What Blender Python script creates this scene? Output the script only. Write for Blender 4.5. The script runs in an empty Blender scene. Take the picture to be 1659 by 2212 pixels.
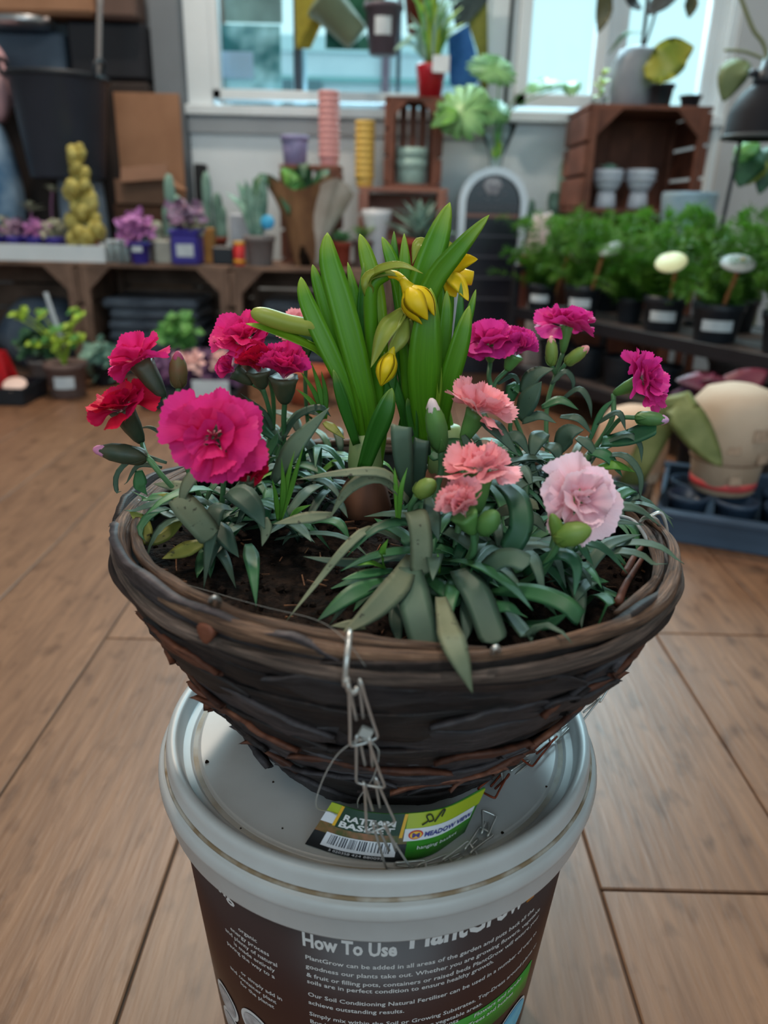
import bpy, math, random
from mathutils import Vector, Matrix, noise
V = Vector
R = math.radians
rnd = random.Random(7)
sc = bpy.context.scene
COL = sc.collection

# ------------------------------------------------------------------ camera
FPX = 1661.0                       # focal length in photo pixels (1659 x 2212 frame)
PITCH, ROLL, CAMH = R(21.4), R(1.4), 0.53
cf = V((0, math.cos(PITCH), -math.sin(PITCH)))
_u0 = V((0, math.sin(PITCH), math.cos(PITCH)))
cr = V((1, 0, 0)) * math.cos(ROLL) + _u0 * math.sin(ROLL)
cu = V((-1, 0, 0)) * math.sin(ROLL) + _u0 * math.cos(ROLL)
CAM = V((0, 0, CAMH))
cam_d = bpy.data.cameras.new('camera'); cam = bpy.data.objects.new('camera', cam_d); COL.objects.link(cam)
cam_d.sensor_fit = 'VERTICAL'; cam_d.sensor_height = 36; cam_d.lens = FPX / 2212 * 36
cam_d.clip_start = 0.02
m3 = Matrix((cr, cu, -cf)).transposed()
cam.matrix_world = Matrix.Translation(CAM) @ m3.to_4x4()
cam_d.dof.use_dof = True; cam_d.dof.focus_distance = 0.42; cam_d.dof.aperture_fstop = 6.4
sc.camera = cam
def ray(x, y): return cf + cr * ((x - 829.5) / FPX) - cu * ((y - 1106) / FPX)
def B(x, y, Y): d = ray(x, y); return CAM + d * (Y / d.y)          # pixel -> point on the plane y = Y
def G(x, y, Z): d = ray(x, y); return CAM + d * ((Z - CAMH) / d.z)  # pixel -> point on the level z = Z
def pxm(p): return (p - CAM).dot(cf) / FPX                          # metres per pixel at a point

# ------------------------------------------------------------------ world, lights, exposure
wd = bpy.data.worlds.new('sky'); sc.world = wd; wd.use_nodes = True
wd.node_tree.nodes['Background'].inputs[0].default_value = (0.62, 0.93, 1.0, 1)
wd.node_tree.nodes['Background'].inputs[1].default_value = 1.05
def area(name, loc, aim, size, power, col, sy=None):
    l = bpy.data.lights.new(name, 'AREA'); l.energy = power; l.color = col; l.size = size
    if sy: l.shape = 'RECTANGLE'; l.size_y = sy
    o = bpy.data.objects.new(name, l); COL.objects.link(o); o.location = loc
    o.rotation_euler = (V(aim) - V(loc)).to_track_quat('-Z', 'Y').to_euler(); return o
# ceiling lamps of the shop (their warm reflections show in the arched cabinet), daylight of the windows behind the bench
# and of the shop front behind the camera (its panes are mirrored on the lid)
area('ceiling_spot_offscreen', (-0.75, 2.35, 2.45), (0, 0.4, 0.3), 0.16, 37, (1.0, 0.84, 0.68))
area('ceiling_lamp_offscreen', (-1.1, -0.6, 2.6), (-0.9, 0.0, 0), 0.7, 8, (1.0, 0.86, 0.70))
area('ceiling_lamp_offscreen', (0.12, 0.30, 2.65), (0.1, 0.35, 0), 0.35, 17, (1.0, 0.93, 0.86))
area('window_back_offscreen', (0.75, 3.35, 2.0), (0.25, 0.4, 0.35), 0.8, 95, (0.62, 0.88, 1.0), 1.0)
area('window_back_offscreen', (-0.15, 3.35, 2.0), (-0.1, 0.6, 0.2), 0.9, 50, (0.66, 0.90, 1.0), 1.0)
area('shopfront_behind_offscreen', (0.2, -2.85, 1.5), (0.0, 0.4, 0.5), 3.2, 26, (0.66, 0.84, 1.0), 1.8)
vs = sc.view_settings
vs.view_transform = 'Standard'; vs.look = 'None'; vs.gamma = 1.0; vs.use_curve_mapping = False
vs.exposure = 0.25
sc.render.film_transparent = False

# ------------------------------------------------------------------ materials
def S(r, g, b):
    f = lambda c: ((c / 255 + 0.055) / 1.055) ** 2.4 if c > 10 else c / 255 / 12.92
    return (f(r), f(g), f(b), 1)
MATS = {}
def M(name, c1, c2=None, rough=0.6, scale=20, stretch=(1, 1, 1), bump=0.0, bscale=None, metal=0.0, coord='Object',
      detail=4, spec=0.4, trans=0.0, lo=0.35, hi=0.65, vary=0.0, sub=0.0, coat=0.0):
    if name in MATS: return MATS[name]
    m = bpy.data.materials.new(name); MATS[name] = m; m.use_nodes = True
    nt = m.node_tree; N = nt.nodes; L = nt.links; b = N['Principled BSDF']
    b.inputs['Base Color'].default_value = S(*c1); b.inputs['Roughness'].default_value = rough
    b.inputs['Metallic'].default_value = metal; b.inputs['Specular IOR Level'].default_value = spec
    b.inputs['Coat Weight'].default_value = coat
    if trans: b.inputs['Transmission Weight'].default_value = trans
    if sub:
        b.inputs['Subsurface Weight'].default_value = sub; b.inputs['Subsurface Radius'].default_value = (.004, .002, .001)
    out = None
    if c2 or bump:
        tc = N.new('ShaderNodeTexCoord'); mp = N.new('ShaderNodeMapping'); L.new(tc.outputs[coord], mp.inputs[0])
        mp.inputs['Scale'].default_value = stretch
        nz = N.new('ShaderNodeTexNoise'); nz.inputs['Scale'].default_value = scale; nz.inputs['Detail'].default_value = detail
        L.new(mp.outputs[0], nz.inputs[0])
        if vary:
            oi = N.new('ShaderNodeObjectInfo'); ad = N.new('ShaderNodeVectorMath'); ad.operation = 'ADD'
            sm = N.new('ShaderNodeMath'); sm.operation = 'MULTIPLY'; sm.inputs[1].default_value = 37.0
            L.new(oi.outputs['Random'], sm.inputs[0]); L.new(mp.outputs[0], ad.inputs[0]); L.new(sm.outputs[0], ad.inputs[1]); L.new(ad.outputs[0], nz.inputs[0])
        if c2:
            rp = N.new('ShaderNodeValToRGB'); rp.color_ramp.elements[0].position = lo; rp.color_ramp.elements[1].position = hi
            rp.color_ramp.elements[0].color = S(*c1); rp.color_ramp.elements[1].color = S(*c2)
            L.new(nz.outputs[0], rp.inputs[0]); out = rp.outputs[0]
            if vary:
                hs = N.new('ShaderNodeHueSaturation'); mr = N.new('ShaderNodeMapRange')
                mr.inputs[3].default_value = 1 - vary; mr.inputs[4].default_value = 1 + vary
                L.new(oi.outputs['Random'], mr.inputs[0]); L.new(mr.outputs[0], hs.inputs['Value']); L.new(out, hs.inputs['Color']); out = hs.outputs[0]
            L.new(out, b.inputs['Base Color'])
        if bump:
            bn = nz
            if bscale:
                bn = N.new('ShaderNodeTexNoise'); bn.inputs['Scale'].default_value = bscale; bn.inputs['Detail'].default_value = 5; L.new(mp.outputs[0], bn.inputs[0])
            bp = N.new('ShaderNodeBump'); bp.inputs['Strength'].default_value = bump; bp.inputs['Distance'].default_value = 0.002
            L.new(bn.outputs[0], bp.inputs['Height']); L.new(bp.outputs[0], b.inputs['Normal'])
    return m
def M_trans(m, fac, col):
    """thin leaves and petals let some light through"""
    nt = m.node_tree; N = nt.nodes; L = nt.links; b = N['Principled BSDF']; o = N['Material Output']
    t = N.new('ShaderNodeBsdfTranslucent'); t.inputs[0].default_value = S(*col)
    mx = N.new('ShaderNodeMixShader'); mx.inputs[0].default_value = fac
    L.new(b.outputs[0], mx.inputs[1]); L.new(t.outputs[0], mx.inputs[2]); L.new(mx.outputs[0], o.inputs[0]); return m
def speck(m, col=(30, 26, 22), scale=420, lo=.70, hi=.76, amt=.8):
    """crumbs of soil and dust clinging to a leaf"""
    nt = m.node_tree; N = nt.nodes; L = nt.links; b = N['Principled BSDF']; src = b.inputs['Base Color'].links[0].from_socket
    tc = N.new('ShaderNodeTexCoord'); nz = N.new('ShaderNodeTexNoise'); nz.inputs['Scale'].default_value = scale; nz.inputs['Detail'].default_value = 3; L.new(tc.outputs['Object'], nz.inputs[0])
    rp = N.new('ShaderNodeValToRGB'); rp.color_ramp.elements[0].position = lo; rp.color_ramp.elements[0].color = (0, 0, 0, 1); rp.color_ramp.elements[1].position = hi; rp.color_ramp.elements[1].color = (amt, amt, amt, 1)
    L.new(nz.outputs[0], rp.inputs[0]); mx = N.new('ShaderNodeMixRGB'); mx.inputs[2].default_value = S(*col); L.new(rp.outputs[0], mx.inputs[0]); L.new(src, mx.inputs[1]); L.new(mx.outputs[0], b.inputs['Base Color']); return m
def M_petal(name, base, mid, edge, L0, speck=0.0, tr=0.25):
    """petal pigment runs from a pale claw (local y = 0) to the fringed edge (local y = 1)"""
    m = bpy.data.materials.new(name); MATS[name] = m; m.use_nodes = True
    nt = m.node_tree; N = nt.nodes; L = nt.links; b = N['Principled BSDF']
    b.inputs['Roughness'].default_value = 0.6; b.inputs['Specular IOR Level'].default_value = 0.2
    uv = N.new('ShaderNodeUVMap'); sp = N.new('ShaderNodeSeparateXYZ'); L.new(uv.outputs[0], sp.inputs[0])
    nz = N.new('ShaderNodeTexNoise'); nz.inputs['Scale'].default_value = 14; mp = N.new('ShaderNodeMapping'); mp.inputs['Scale'].default_value = (3, .35, 1)
    L.new(uv.outputs[0], mp.inputs[0]); L.new(mp.outputs[0], nz.inputs[0])
    ma = N.new('ShaderNodeMath'); ma.operation = 'MULTIPLY_ADD'; ma.inputs[1].default_value = 0.35; L.new(nz.outputs[0], ma.inputs[0])
    sb = N.new('ShaderNodeMath'); sb.operation = 'SUBTRACT'; sb.inputs[1].default_value = 0.17; L.new(sp.outputs[1], sb.inputs[0]); L.new(sb.outputs[0], ma.inputs[2])
    rp = N.new('ShaderNodeValToRGB'); e = rp.color_ramp.elements
    e[0].position = L0; e[0].color = S(*base); e[1].position = 0.97; e[1].color = S(*edge)
    k = rp.color_ramp.elements.new(min(.9, L0 + .28)); k.color = S(*mid)
    L.new(ma.outputs[0], rp.inputs[0])
    oi = N.new('ShaderNodeObjectInfo'); hs = N.new('ShaderNodeHueSaturation'); mr = N.new('ShaderNodeMapRange'); mr.inputs[3].default_value = .80; mr.inputs[4].default_value = 1.12
    L.new(oi.outputs['Random'], mr.inputs[0]); L.new(mr.outputs[0], hs.inputs['Value']); mh = N.new('ShaderNodeMapRange'); mh.inputs[3].default_value = .490; mh.inputs[4].default_value = .506
    L.new(oi.outputs['Random'], mh.inputs[0]); L.new(mh.outputs[0], hs.inputs['Hue']); L.new(rp.outputs[0], hs.inputs['Color']); L.new(hs.outputs[0], b.inputs['Base Color'])
    bp = N.new('ShaderNodeBump'); bp.inputs['Strength'].default_value = .25; bp.inputs['Distance'].default_value = .001
    L.new(nz.outputs[0], bp.inputs['Height']); L.new(bp.outputs[0], b.inputs['Normal'])
    return M_trans(m, tr, edge)

# ------------------------------------------------------------------ mesh helpers
BASE = {}
def base_of(p):
    while p is not None:
        if p.name in BASE: return BASE[p.name]
        p = p.parent
    return V((0, 0, 0))
def tag(o, label=None, cat=None, group=None, kind=None):
    if label: o['label'] = label
    if cat: o['category'] = cat
    if group: o['group'] = group
    if kind: o['kind'] = kind
    return o
def thing(name, loc, label, cat, group=None, kind=None):
    o = bpy.data.objects.new(name, None); COL.objects.link(o); o.location = loc; o.empty_display_size = .02
    BASE[o.name] = V(loc); return tag(o, label, cat, group, kind)
def mo(name, verts, faces, mat, parent=None, smooth=True, uvs=None, loc=None):
    """world-space vertices -> one mesh object (offset by its thing's base)"""
    me = bpy.data.meshes.new(name); off = base_of(parent) if parent is not None else (V(loc) if loc is not None else V((0, 0, 0)))
    me.from_pydata([tuple(V(v) - off) for v in verts], [], faces)
    if uvs:
        u = me.uv_layers.new(name='UVMap').data
        for lp in me.loops: u[lp.index].uv = uvs[lp.vertex_index]
    if smooth: me.polygons.foreach_set('use_smooth', [True] * len(me.polygons))
    if isinstance(mat, (list, tuple)):
        for q in mat: me.materials.append(q)
    else: me.materials.append(mat)
    o = bpy.data.objects.new(name, me); COL.objects.link(o)
    if parent is not None: o.parent = parent
    elif loc is not None: o.location = loc; BASE[o.name] = V(loc)
    return o
def join(parts):
    vs_, fs = [], []
    for v, f in parts:
        k = len(vs_); vs_ += list(v); fs += [tuple(i + k for i in q) for q in f]
    return vs_, fs
def box(c, s, rz=0.0, bev=None, mtx=None):
    """bevelled box: centre c, size s, turned about z"""
    x, y, z = s[0] / 2, s[1] / 2, s[2] / 2
    b = min(x, y, z) * .18 if bev is None else min(bev, min(x, y, z) * .6)
    pts = []
    for sx in (-1, 1):
        for sy in (-1, 1):
            for sz in (-1, 1):
                pts.append((sx * (x - b), sy * (y - b), sz * z)); pts.append((sx * (x - b), sy * y, sz * (z - b))); pts.append((sx * x, sy * (y - b), sz * (z - b)))
    idx = lambda sx, sy, sz, k: (((sx > 0) * 4 + (sy > 0) * 2 + (sz > 0)) * 3 + k)
    F = []
    for s1 in (-1, 1):
        F.append([idx(-1, -1, s1, 0), idx(1, -1, s1, 0), idx(1, 1, s1, 0), idx(-1, 1, s1, 0)][::s1])
        F.append([idx(-1, s1, -1, 1), idx(-1, s1, 1, 1), idx(1, s1, 1, 1), idx(1, s1, -1, 1)][::s1])
        F.append([idx(s1, -1, -1, 2), idx(s1, 1, -1, 2), idx(s1, 1, 1, 2), idx(s1, -1, 1, 2)][::s1])
    for a in (-1, 1):
        for d in (-1, 1):
            F.append([idx(-1, a, d, 0), idx(1, a, d, 0), idx(1, a, d, 1), idx(-1, a, d, 1)])
            F.append([idx(a, -1, d, 0), idx(a, 1, d, 0), idx(a, 1, d, 2), idx(a, -1, d, 2)])
            F.append([idx(a, d, -1, 1), idx(a, d, 1, 1), idx(a, d, 1, 2), idx(a, d, -1, 2)])
    for sx in (-1, 1):
        for sy in (-1, 1):
            for sz in (-1, 1): F.append([idx(sx, sy, sz, k) for k in (0, 1, 2)])
    if mtx is None: mtx = Matrix.Rotation(rz, 3, 'Z')
    c = V(c)
    return [c + mtx @ V(p) for p in pts], F
def lathe(prof, c, n=32, axis=None, wob=None):
    """prof: list of (radius, height); c: base centre; axis: direction of height"""
    c = V(c); vs_, fs = [], []
    q = (V((0, 0, 1)).rotation_difference(V(axis).normalized())).to_matrix() if axis is not None else Matrix.Identity(3)
    for r, h in prof:
        for i in range(n):
            a = 2 * math.pi * i / n; rr = r * (1 + (wob(a, h) if wob else 0))
            vs_.append(c + q @ V((rr * math.cos(a), rr * math.sin(a), h)))
    for j in range(len(prof) - 1):
        for i in range(n):
            k = (i + 1) % n
            fs.append((j * n + i, j * n + k, (j + 1) * n + k, (j + 1) * n + i))
    r0, r1 = prof[0][0], prof[-1][0]; J = len(prof) - 1
    if r0 > 1e-6 and r1 > 1e-6 and abs(r0 - r1) < .25 * max(r0, r1) and len(prof) < 12 and abs(prof[0][1] - prof[-1][1]) < .6 * max(r0, r1):   # a ring: close the section
        for i in range(n): k = (i + 1) % n; fs.append((J * n + i, J * n + k, k, i))
        return vs_, fs
    if r0 > 1e-6: fs.append(tuple(reversed(range(n))))
    if r1 > 1e-6: fs.append(tuple(J * n + i for i in range(n)))
    return vs_, fs
def spline(pts, n):
    pts = [V(p) for p in pts]
    if len(pts) == 2: return [pts[0].lerp(pts[1], i / n) for i in range(n + 1)]
    P = [pts[0] * 2 - pts[1]] + pts + [pts[-1] * 2 - pts[-2]]
    out = []; m = len(pts) - 1
    for i in range(n + 1):
        t = i / n * m; k = min(int(t), m - 1); t -= k
        a, b, c, d = P[k], P[k + 1], P[k + 2], P[k + 3]
        out.append(.5 * ((2 * b) + (c - a) * t + (2 * a - 5 * b + 4 * c - d) * t * t + (3 * b - a - 3 * c + d) * t ** 3))
    return out
def tube(pts, rad, n=8, seg=None, closed=False, raw=False):
    P = [V(p) for p in pts] if raw else spline(pts, seg or max(6, 5 * len(pts)))
    m = len(P); rf = rad if callable(rad) else (lambda t: rad)
    vs_, fs = [], []; T0 = None; N = None
    for i, p in enumerate(P):
        if closed: T = P[(i + 1) % m] - P[i - 1]
        else: T = P[min(i + 1, m - 1)] - P[max(i - 1, 0)]
        T = T.normalized() if T.length > 1e-9 else V((0, 0, 1))
        if N is None: N = T.orthogonal().normalized()
        else:
            N = N - T * N.dot(T); N = N.normalized() if N.length > 1e-6 else T.orthogonal().normalized()
        Bn = T.cross(N); r = rf(i / max(1, m - 1))
        for k in range(n):
            a = 2 * math.pi * k / n; vs_.append(p + (N * math.cos(a) + Bn * math.sin(a)) * r)
    for i in range(m if closed else m - 1):
        j = (i + 1) % m
        for k in range(n): fs.append((i * n + k, i * n + (k + 1) % n, j * n + (k + 1) % n, j * n + k))
    if not closed: fs += [tuple(reversed(range(n))), tuple((m - 1) * n + k for k in range(n))]
    return vs_, fs
PROF = {
    'lance': lambda t: (.45 + .55 * min(1, t / .35) ** .8) * (1 - max(0, (t - .40) / .60) ** 1.7) ** 1.0 if t < 1 else 0.0,
    'strap': lambda t: (.66 + .34 * min(1, t / .5)) * max(0, 1 - max(0, (t - .50) / .50) ** 2.2) ** .72,
    'blunt': lambda t: (.7 + .3 * min(1, t / .3)) * (1 - .12 * max(0, t - .5)) * (1 if t < .93 else math.sqrt(max(0, 1 - ((t - .93) / .07) ** 2)) * .9 + .05),
    'oval': lambda t: math.sin(math.pi * min(1, max(0.03, t)) ** .8) ** .75 if t < 1 else 0.0,
}
def leafgeo(pts, w, hint=(0, -.6, .8), prof='lance', fold=.10, thick=.0005, n=12, twist=0.0, wave=0.0, clear=None):
    """closed leaf blade: eight points a ring"""
    f = PROF[prof]; base = spline(pts, 40); hint = V(hint)
    if clear: base = clear(base)
    ts = [i / n for i in range(n)] + [1 - .5 / n, 1]; ts = sorted(set(ts))
    vs_, fs, uv = [], [], []; m = len(ts); ph = rnd.random() * 6
    for t in ts:
        x = t * 40; k = min(int(x), 39); p = base[k].lerp(base[k + 1], x - k)
        T = (base[min(k + 2, 40)] - base[max(k - 1, 0)]).normalized()
        Sd = T.cross(hint)
        if Sd.length < .08: Sd = T.cross(V((.9, .3, .2)))
        Sd.normalize(); N = Sd.cross(T)
        if N.dot(hint) < 0: Sd, N = -Sd, -N
        if twist: q = Matrix.Rotation(twist * t, 3, T); Sd = q @ Sd; N = q @ N
        ww = max(w * .5 * f(t), w * .012)
        p = p + N * (wave * math.sin(t * 9 + ph))
        th = thick * (.35 + .65 * (1 - t))
        for s, d in ((-1, 0), (-.5, 0), (0, 0), (.5, 0), (1, 0), (.5, -1), (0, -1.6), (-.5, -1)):
            vs_.append(p + Sd * (s * ww) + N * (fold * ww * s * s + d * th)); uv.append((s * .5 + .5, t))
    for i in range(m - 1):
        for k in range(8): fs.append((i * 8 + k, (i + 1) * 8 + k, (i + 1) * 8 + (k + 1) % 8, i * 8 + (k + 1) % 8))
    fs += [tuple(range(8)), tuple(reversed(range((m - 1) * 8, m * 8)))]
    return vs_, fs, uv
def leaf(name, pts, w, mat, parent, **k):
    v, f, uv = leafgeo(pts, w, **k); return mo(name, v, f, mat, parent, True, uv)
def copytree(o, loc, parent=None):
    c = o.copy(); COL.objects.link(c)
    if parent is None: c.location = loc; BASE[c.name] = V(loc)
    else: c.parent = parent
    for ch in o.children: copytree(ch, None, c)
    return c
def textgeo(s, size, bold=0.0, align='LEFT', width=None):
    """flat lettering as (verts, faces) in the xy plane, baseline at y = 0"""
    cu_ = bpy.data.curves.new('t', 'FONT'); cu_.body = s; cu_.size = size; cu_.offset = bold * size; cu_.align_x = align; cu_.resolution_u = 2
    o = bpy.data.objects.new('t', cu_); COL.objects.link(o)
    dg = bpy.context.evaluated_depsgraph_get(); me = bpy.data.meshes.new_from_object(o.evaluated_get(dg))
    v = [tuple(p.co) for p in me.vertices]; f = [tuple(p.vertices) for p in me.polygons]
    bpy.data.objects.remove(o); bpy.data.curves.remove(cu_); bpy.data.meshes.remove(me)
    if width:
        a = min(p[0] for p in v); b = max(p[0] for p in v); k = width / max(1e-9, b - a)
        v = [((p[0] - a) * k, p[1], 0) for p in v]
    return v, f

# ================================================================== THE ROOM
WALLY = 2.95
m_floorbase = M('floor_base', (70, 50, 38), rough=.8)
m_plank = M('plank', (105, 74, 54), (127, 92, 68), rough=.42, scale=9, stretch=(9, 1.0, 3), bump=.18, detail=9, lo=.3, hi=.72, vary=.05, spec=.35, bscale=22)
def floor_grain(m):
    nt = m.node_tree; N = nt.nodes; L = nt.links; b = N['Principled BSDF']
    src = b.inputs['Base Color'].links[0].from_socket
    tc = N.new('ShaderNodeTexCoord'); nz = N.new('ShaderNodeTexNoise'); nz.inputs['Scale'].default_value = 26; nz.inputs['Detail'].default_value = 6
    mp = N.new('ShaderNodeMapping'); mp.inputs['Scale'].default_value = (1.6, .8, 1)
    L.new(tc.outputs['Object'], mp.inputs[0]); L.new(mp.outputs[0], nz.inputs[0])
    rp = N.new('ShaderNodeValToRGB'); rp.color_ramp.elements[0].position = .28; rp.color_ramp.elements[0].color = (.55, .5, .46, 1)
    rp.color_ramp.elements[1].position = .45; rp.color_ramp.elements[1].color = (1, 1, 1, 1)
    L.new(nz.outputs[0], rp.inputs[0])
    wv = N.new('ShaderNodeTexWave'); wv.bands_direction = 'X'; wv.inputs['Scale'].default_value = 24; wv.inputs['Distortion'].default_value = 9; wv.inputs['Detail'].default_value = 2
    wv.inputs['Detail Scale'].default_value = 1.2
    mp2 = N.new('ShaderNodeMapping'); mp2.inputs['Scale'].default_value = (1, .16, 1); L.new(tc.outputs['Object'], mp2.inputs[0]); L.new(mp2.outputs[0], wv.inputs[0])
    rw = N.new('ShaderNodeValToRGB'); rw.color_ramp.elements[0].color = (.80, .78, .76, 1); rw.color_ramp.elements[1].color = (1.04, 1.04, 1.04, 1)
    L.new(wv.outputs[0], rw.inputs[0])
    mx = N.new('ShaderNodeMixRGB'); mx.blend_type = 'MULTIPLY'; mx.inputs[0].default_value = 1; L.new(src, mx.inputs[1]); L.new(rp.outputs[0], mx.inputs[2])
    m2 = N.new('ShaderNodeMixRGB'); m2.blend_type = 'MULTIPLY'; m2.inputs[0].default_value = .45; L.new(mx.outputs[0], m2.inputs[1]); L.new(rw.outputs[0], m2.inputs[2])
    L.new(m2.outputs[0], b.inputs['Base Color'])
floor_grain(m_plank)
m_white = M('white_paint', (219, 226, 230), (210, 218, 222), rough=.5, scale=6)
m_grey = M('wall_grey', (120, 126, 132), (112, 118, 124), rough=.7, scale=5)  # darker grey tone for the nook wall and the pillar
m_pale = M('pale_paint', (186, 188, 190), (176, 178, 180), rough=.7, scale=5)
m_dark = M('dark_gap', (16, 15, 16), rough=.8)
m_ceil = M('ceiling_paint', (205, 200, 192), rough=.9)

XL, XR, YB, YF, ZC = -2.6, 2.3, WALLY, -2.6, 2.75
fl = mo('floor', *box((-.15, .2, -.012), (5.2, 5.9, .02), bev=.001), m_floorbase, None, False); tag(fl, kind='structure')
PW, X0 = .1835, .0065
FIRST = {1: .489, -2: .872, 2: -.3, -1: -.15, 0: .1, -3: .35, 3: .62}
for k in range(-14, 13):
    y0 = FIRST.get(k, rnd.uniform(-.4, .6))
    y = y0 - 1.22 * 2
    while y < YB:
        a, b = max(y, -1.2), min(y + 1.22, YB)
        if b - a > .05 and b > -.9:
            o = mo('plank', *box((X0 + PW * (k + .5), (a + b) / 2, -.001), (PW - .0022, b - a - .0022, .006), bev=.0012), m_plank, fl, False)
        y += 1.22
def wall(name, c, s, m):
    return tag(mo(name, *box(c, s, bev=.002), m, None, False), kind='structure')
# window openings: x range, sill height; they run up past the top of the picture
OP = [(-.618, .309, .872), (.405, .70, .868), (.735, 1.07, .84)]
ZT = 2.35
T = .14
yw = WALLY + T / 2
parts = [box(((-.704 + 1.11) / 2, yw, .42), (1.814, T, .84), bev=.002), box(((XL + 1.11) / 2, yw, (ZT + ZC) / 2), (1.11 - XL, T, ZC - ZT), bev=.002),
         box((-.661, yw, 1.6), (.086, T, 1.52), bev=.002), box((.357, yw, 1.6), (.096, T, 1.52), bev=.002), box((.7175, yw, 1.6), (.035, T, 1.52), bev=.002),
         box((1.09, yw, 1.6), (.04, T, 1.52), bev=.002)]
tag(mo('wall_back', *join(parts), m_white, None, False), kind='structure')
wall('wall_pier', (1.71, yw - .03, ZC / 2), (1.2, T + .06, ZC), m_pale)
wall('wall_nook', (-1.65, yw, ZC / 2), (1.9, T, ZC), m_grey)
wall('wall_left', (XL - .05, .2, ZC / 2), (.1, 5.8, ZC), m_pale)
wall('wall_right', (XR + .05, .2, ZC / 2), (.1, 5.8, ZC), m_pale)
yf = YF - .05      # shop front behind the camera: one wide window
tag(mo('wall_front', *join([box((-.15, yf, .25), (5.0, .1, .5), bev=.002), box((-.15, yf, 2.6), (5.0, .1, .3), bev=.002), box((-2.15, yf, 1.475), (.9, .1, 1.95), bev=.002), box((2.1, yf, 1.475), (.5, .1, 1.95), bev=.002)]), m_pale, None, False), kind='structure')
wall('ceiling', (-.15, .2, ZC + .05), (5.2, 5.9, .1), m_ceil)
pil = wall('trim_1', (-.754, 2.925, ZC / 2), (.096, .05, ZC), m_grey)
wall('trim_2', (-.155, WALLY - .012, .835), (1.13, .05, .03), m_white)          # sill board under the wide window
wall('trim_3', (-.155, WALLY - .006, .79), (1.10, .016, .05), m_pale)
wall('trim_4', (.74, WALLY - .02, .835), (.76, .07, .03), m_white)
wall('trim_5', (1.102, WALLY - .02, 1.2), (.03, .04, 2.4), m_white)
def M_glass():
    m = bpy.data.materials.new('window_glass'); m.use_nodes = True; nt = m.node_tree; N = nt.nodes; L = nt.links
    t = N.new('ShaderNodeBsdfTransparent'); g = N.new('ShaderNodeBsdfGlossy'); g.inputs['Roughness'].default_value = .03
    fr = N.new('ShaderNodeFresnel'); fr.inputs[0].default_value = 1.14; mx = N.new('ShaderNodeMixShader')
    t.inputs[0].default_value = (.93, .98, .98, 1)
    L.new(fr.outputs[0], mx.inputs[0]); L.new(t.outputs[0], mx.inputs[1]); L.new(g.outputs[0], mx.inputs[2]); L.new(mx.outputs[0], N['Material Output'].inputs[0]); return m
m_glass = M_glass()
for i, (xa, xb, zs) in enumerate(OP):
    fw = (.03, .04, .035)[i]; yy = WALLY + (.02, -.005, .03)[i]
    w = mo('window_%d' % (i + 1), *join([box((xa + fw / 2, yy, (zs + ZT) / 2), (fw, .05, ZT - zs)), box((xb - fw / 2, yy, (zs + ZT) / 2), (fw, .05, ZT - zs)),
        box(((xa + xb) / 2, yy, zs + fw / 2), (xb - xa, .05, fw)), box(((xa + xb) / 2, yy, ZT - fw / 2), (xb - xa, .05, fw))]), m_white, None, False)
    tag(w, kind='structure')
    mo('pane', *box(((xa + xb) / 2, yy, (zs + ZT) / 2), (xb - xa - fw, .005, ZT - zs - fw), bev=.0005), m_glass, w, False)
m_seal = M('window_seal', (28, 42, 44), rough=.6)
mo('seal', *box((.378, WALLY - .006, 1.6), (.012, .02, 1.46)), m_seal, bpy.data.objects['window_2'], False)
m_mull = M('mullion', (44, 62, 78), rough=.5)
for x in (-.327,):
    mo('mullion', *box((x, WALLY + .03, 1.6), (.028, .04, 1.44)), m_mull, bpy.data.objects['window_1'], False)
mo('mullion', *box((-.018 + .03, WALLY + .045, 1.6), (.014, .02, 1.44)), m_mull, bpy.data.objects['window_1'], False)

# ------------------------------------------------------------------ the street outside
def slab(name, label, cat, c, s, m, **k): return tag(mo(name, *box(c, s, bev=k.pop('bev', None)), m, None, False, loc=c), label, cat, **k)
mo('street', *box((0, 8, -.3), (20, 9.7, .1)), M('asphalt', (150, 156, 160), (132, 138, 142), rough=.9, scale=3), None, False)['kind'] = 'structure'
m_fac = M('facade', (214, 226, 232), (196, 210, 218), rough=.8, scale=2)
hb = thing('shop_building', (-2.0, 9.6, -.25), 'pale rendered shop building seen across the street through the wide window', 'building')
mo('wall', *box((-2.0, 9.9, .95), (6.4, .5, 2.4)), m_fac, hb, False)
for j, (z, h, c) in enumerate(((2.2, .16, (200, 222, 226)), (1.86, .06, (130, 178, 180)), (1.55, .05, (110, 140, 160)), (1.42, .05, (110, 140, 160)), (1.29, .05, (110, 140, 160)))):
    mo('fascia_strip', *box((-2.0 if j < 2 else -.6, 9.63, z), (6.3 if j < 2 else 1.6, .05, h)), M('fascia%d' % j, c, rough=.6), hb, False)
for x in (-2.4, -.1, 1.0):
    mo('post', *box((x, 9.6, .95), (.09, .08, 2.3)), M('street_post', (120, 96, 110), rough=.6), hb, False)
for x, z in ((-3.2, 1.2), (-1.3, 1.3)):
    wn = mo('window', *box((x, 9.62, z), (1.0, .06, 1.1)), M('shop_window', (96, 122, 130), rough=.2), hb, False)
    mo('glazing_bar', *box((x, 9.58, z), (.05, .04, 1.1)), m_fac, wn, False)

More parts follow.
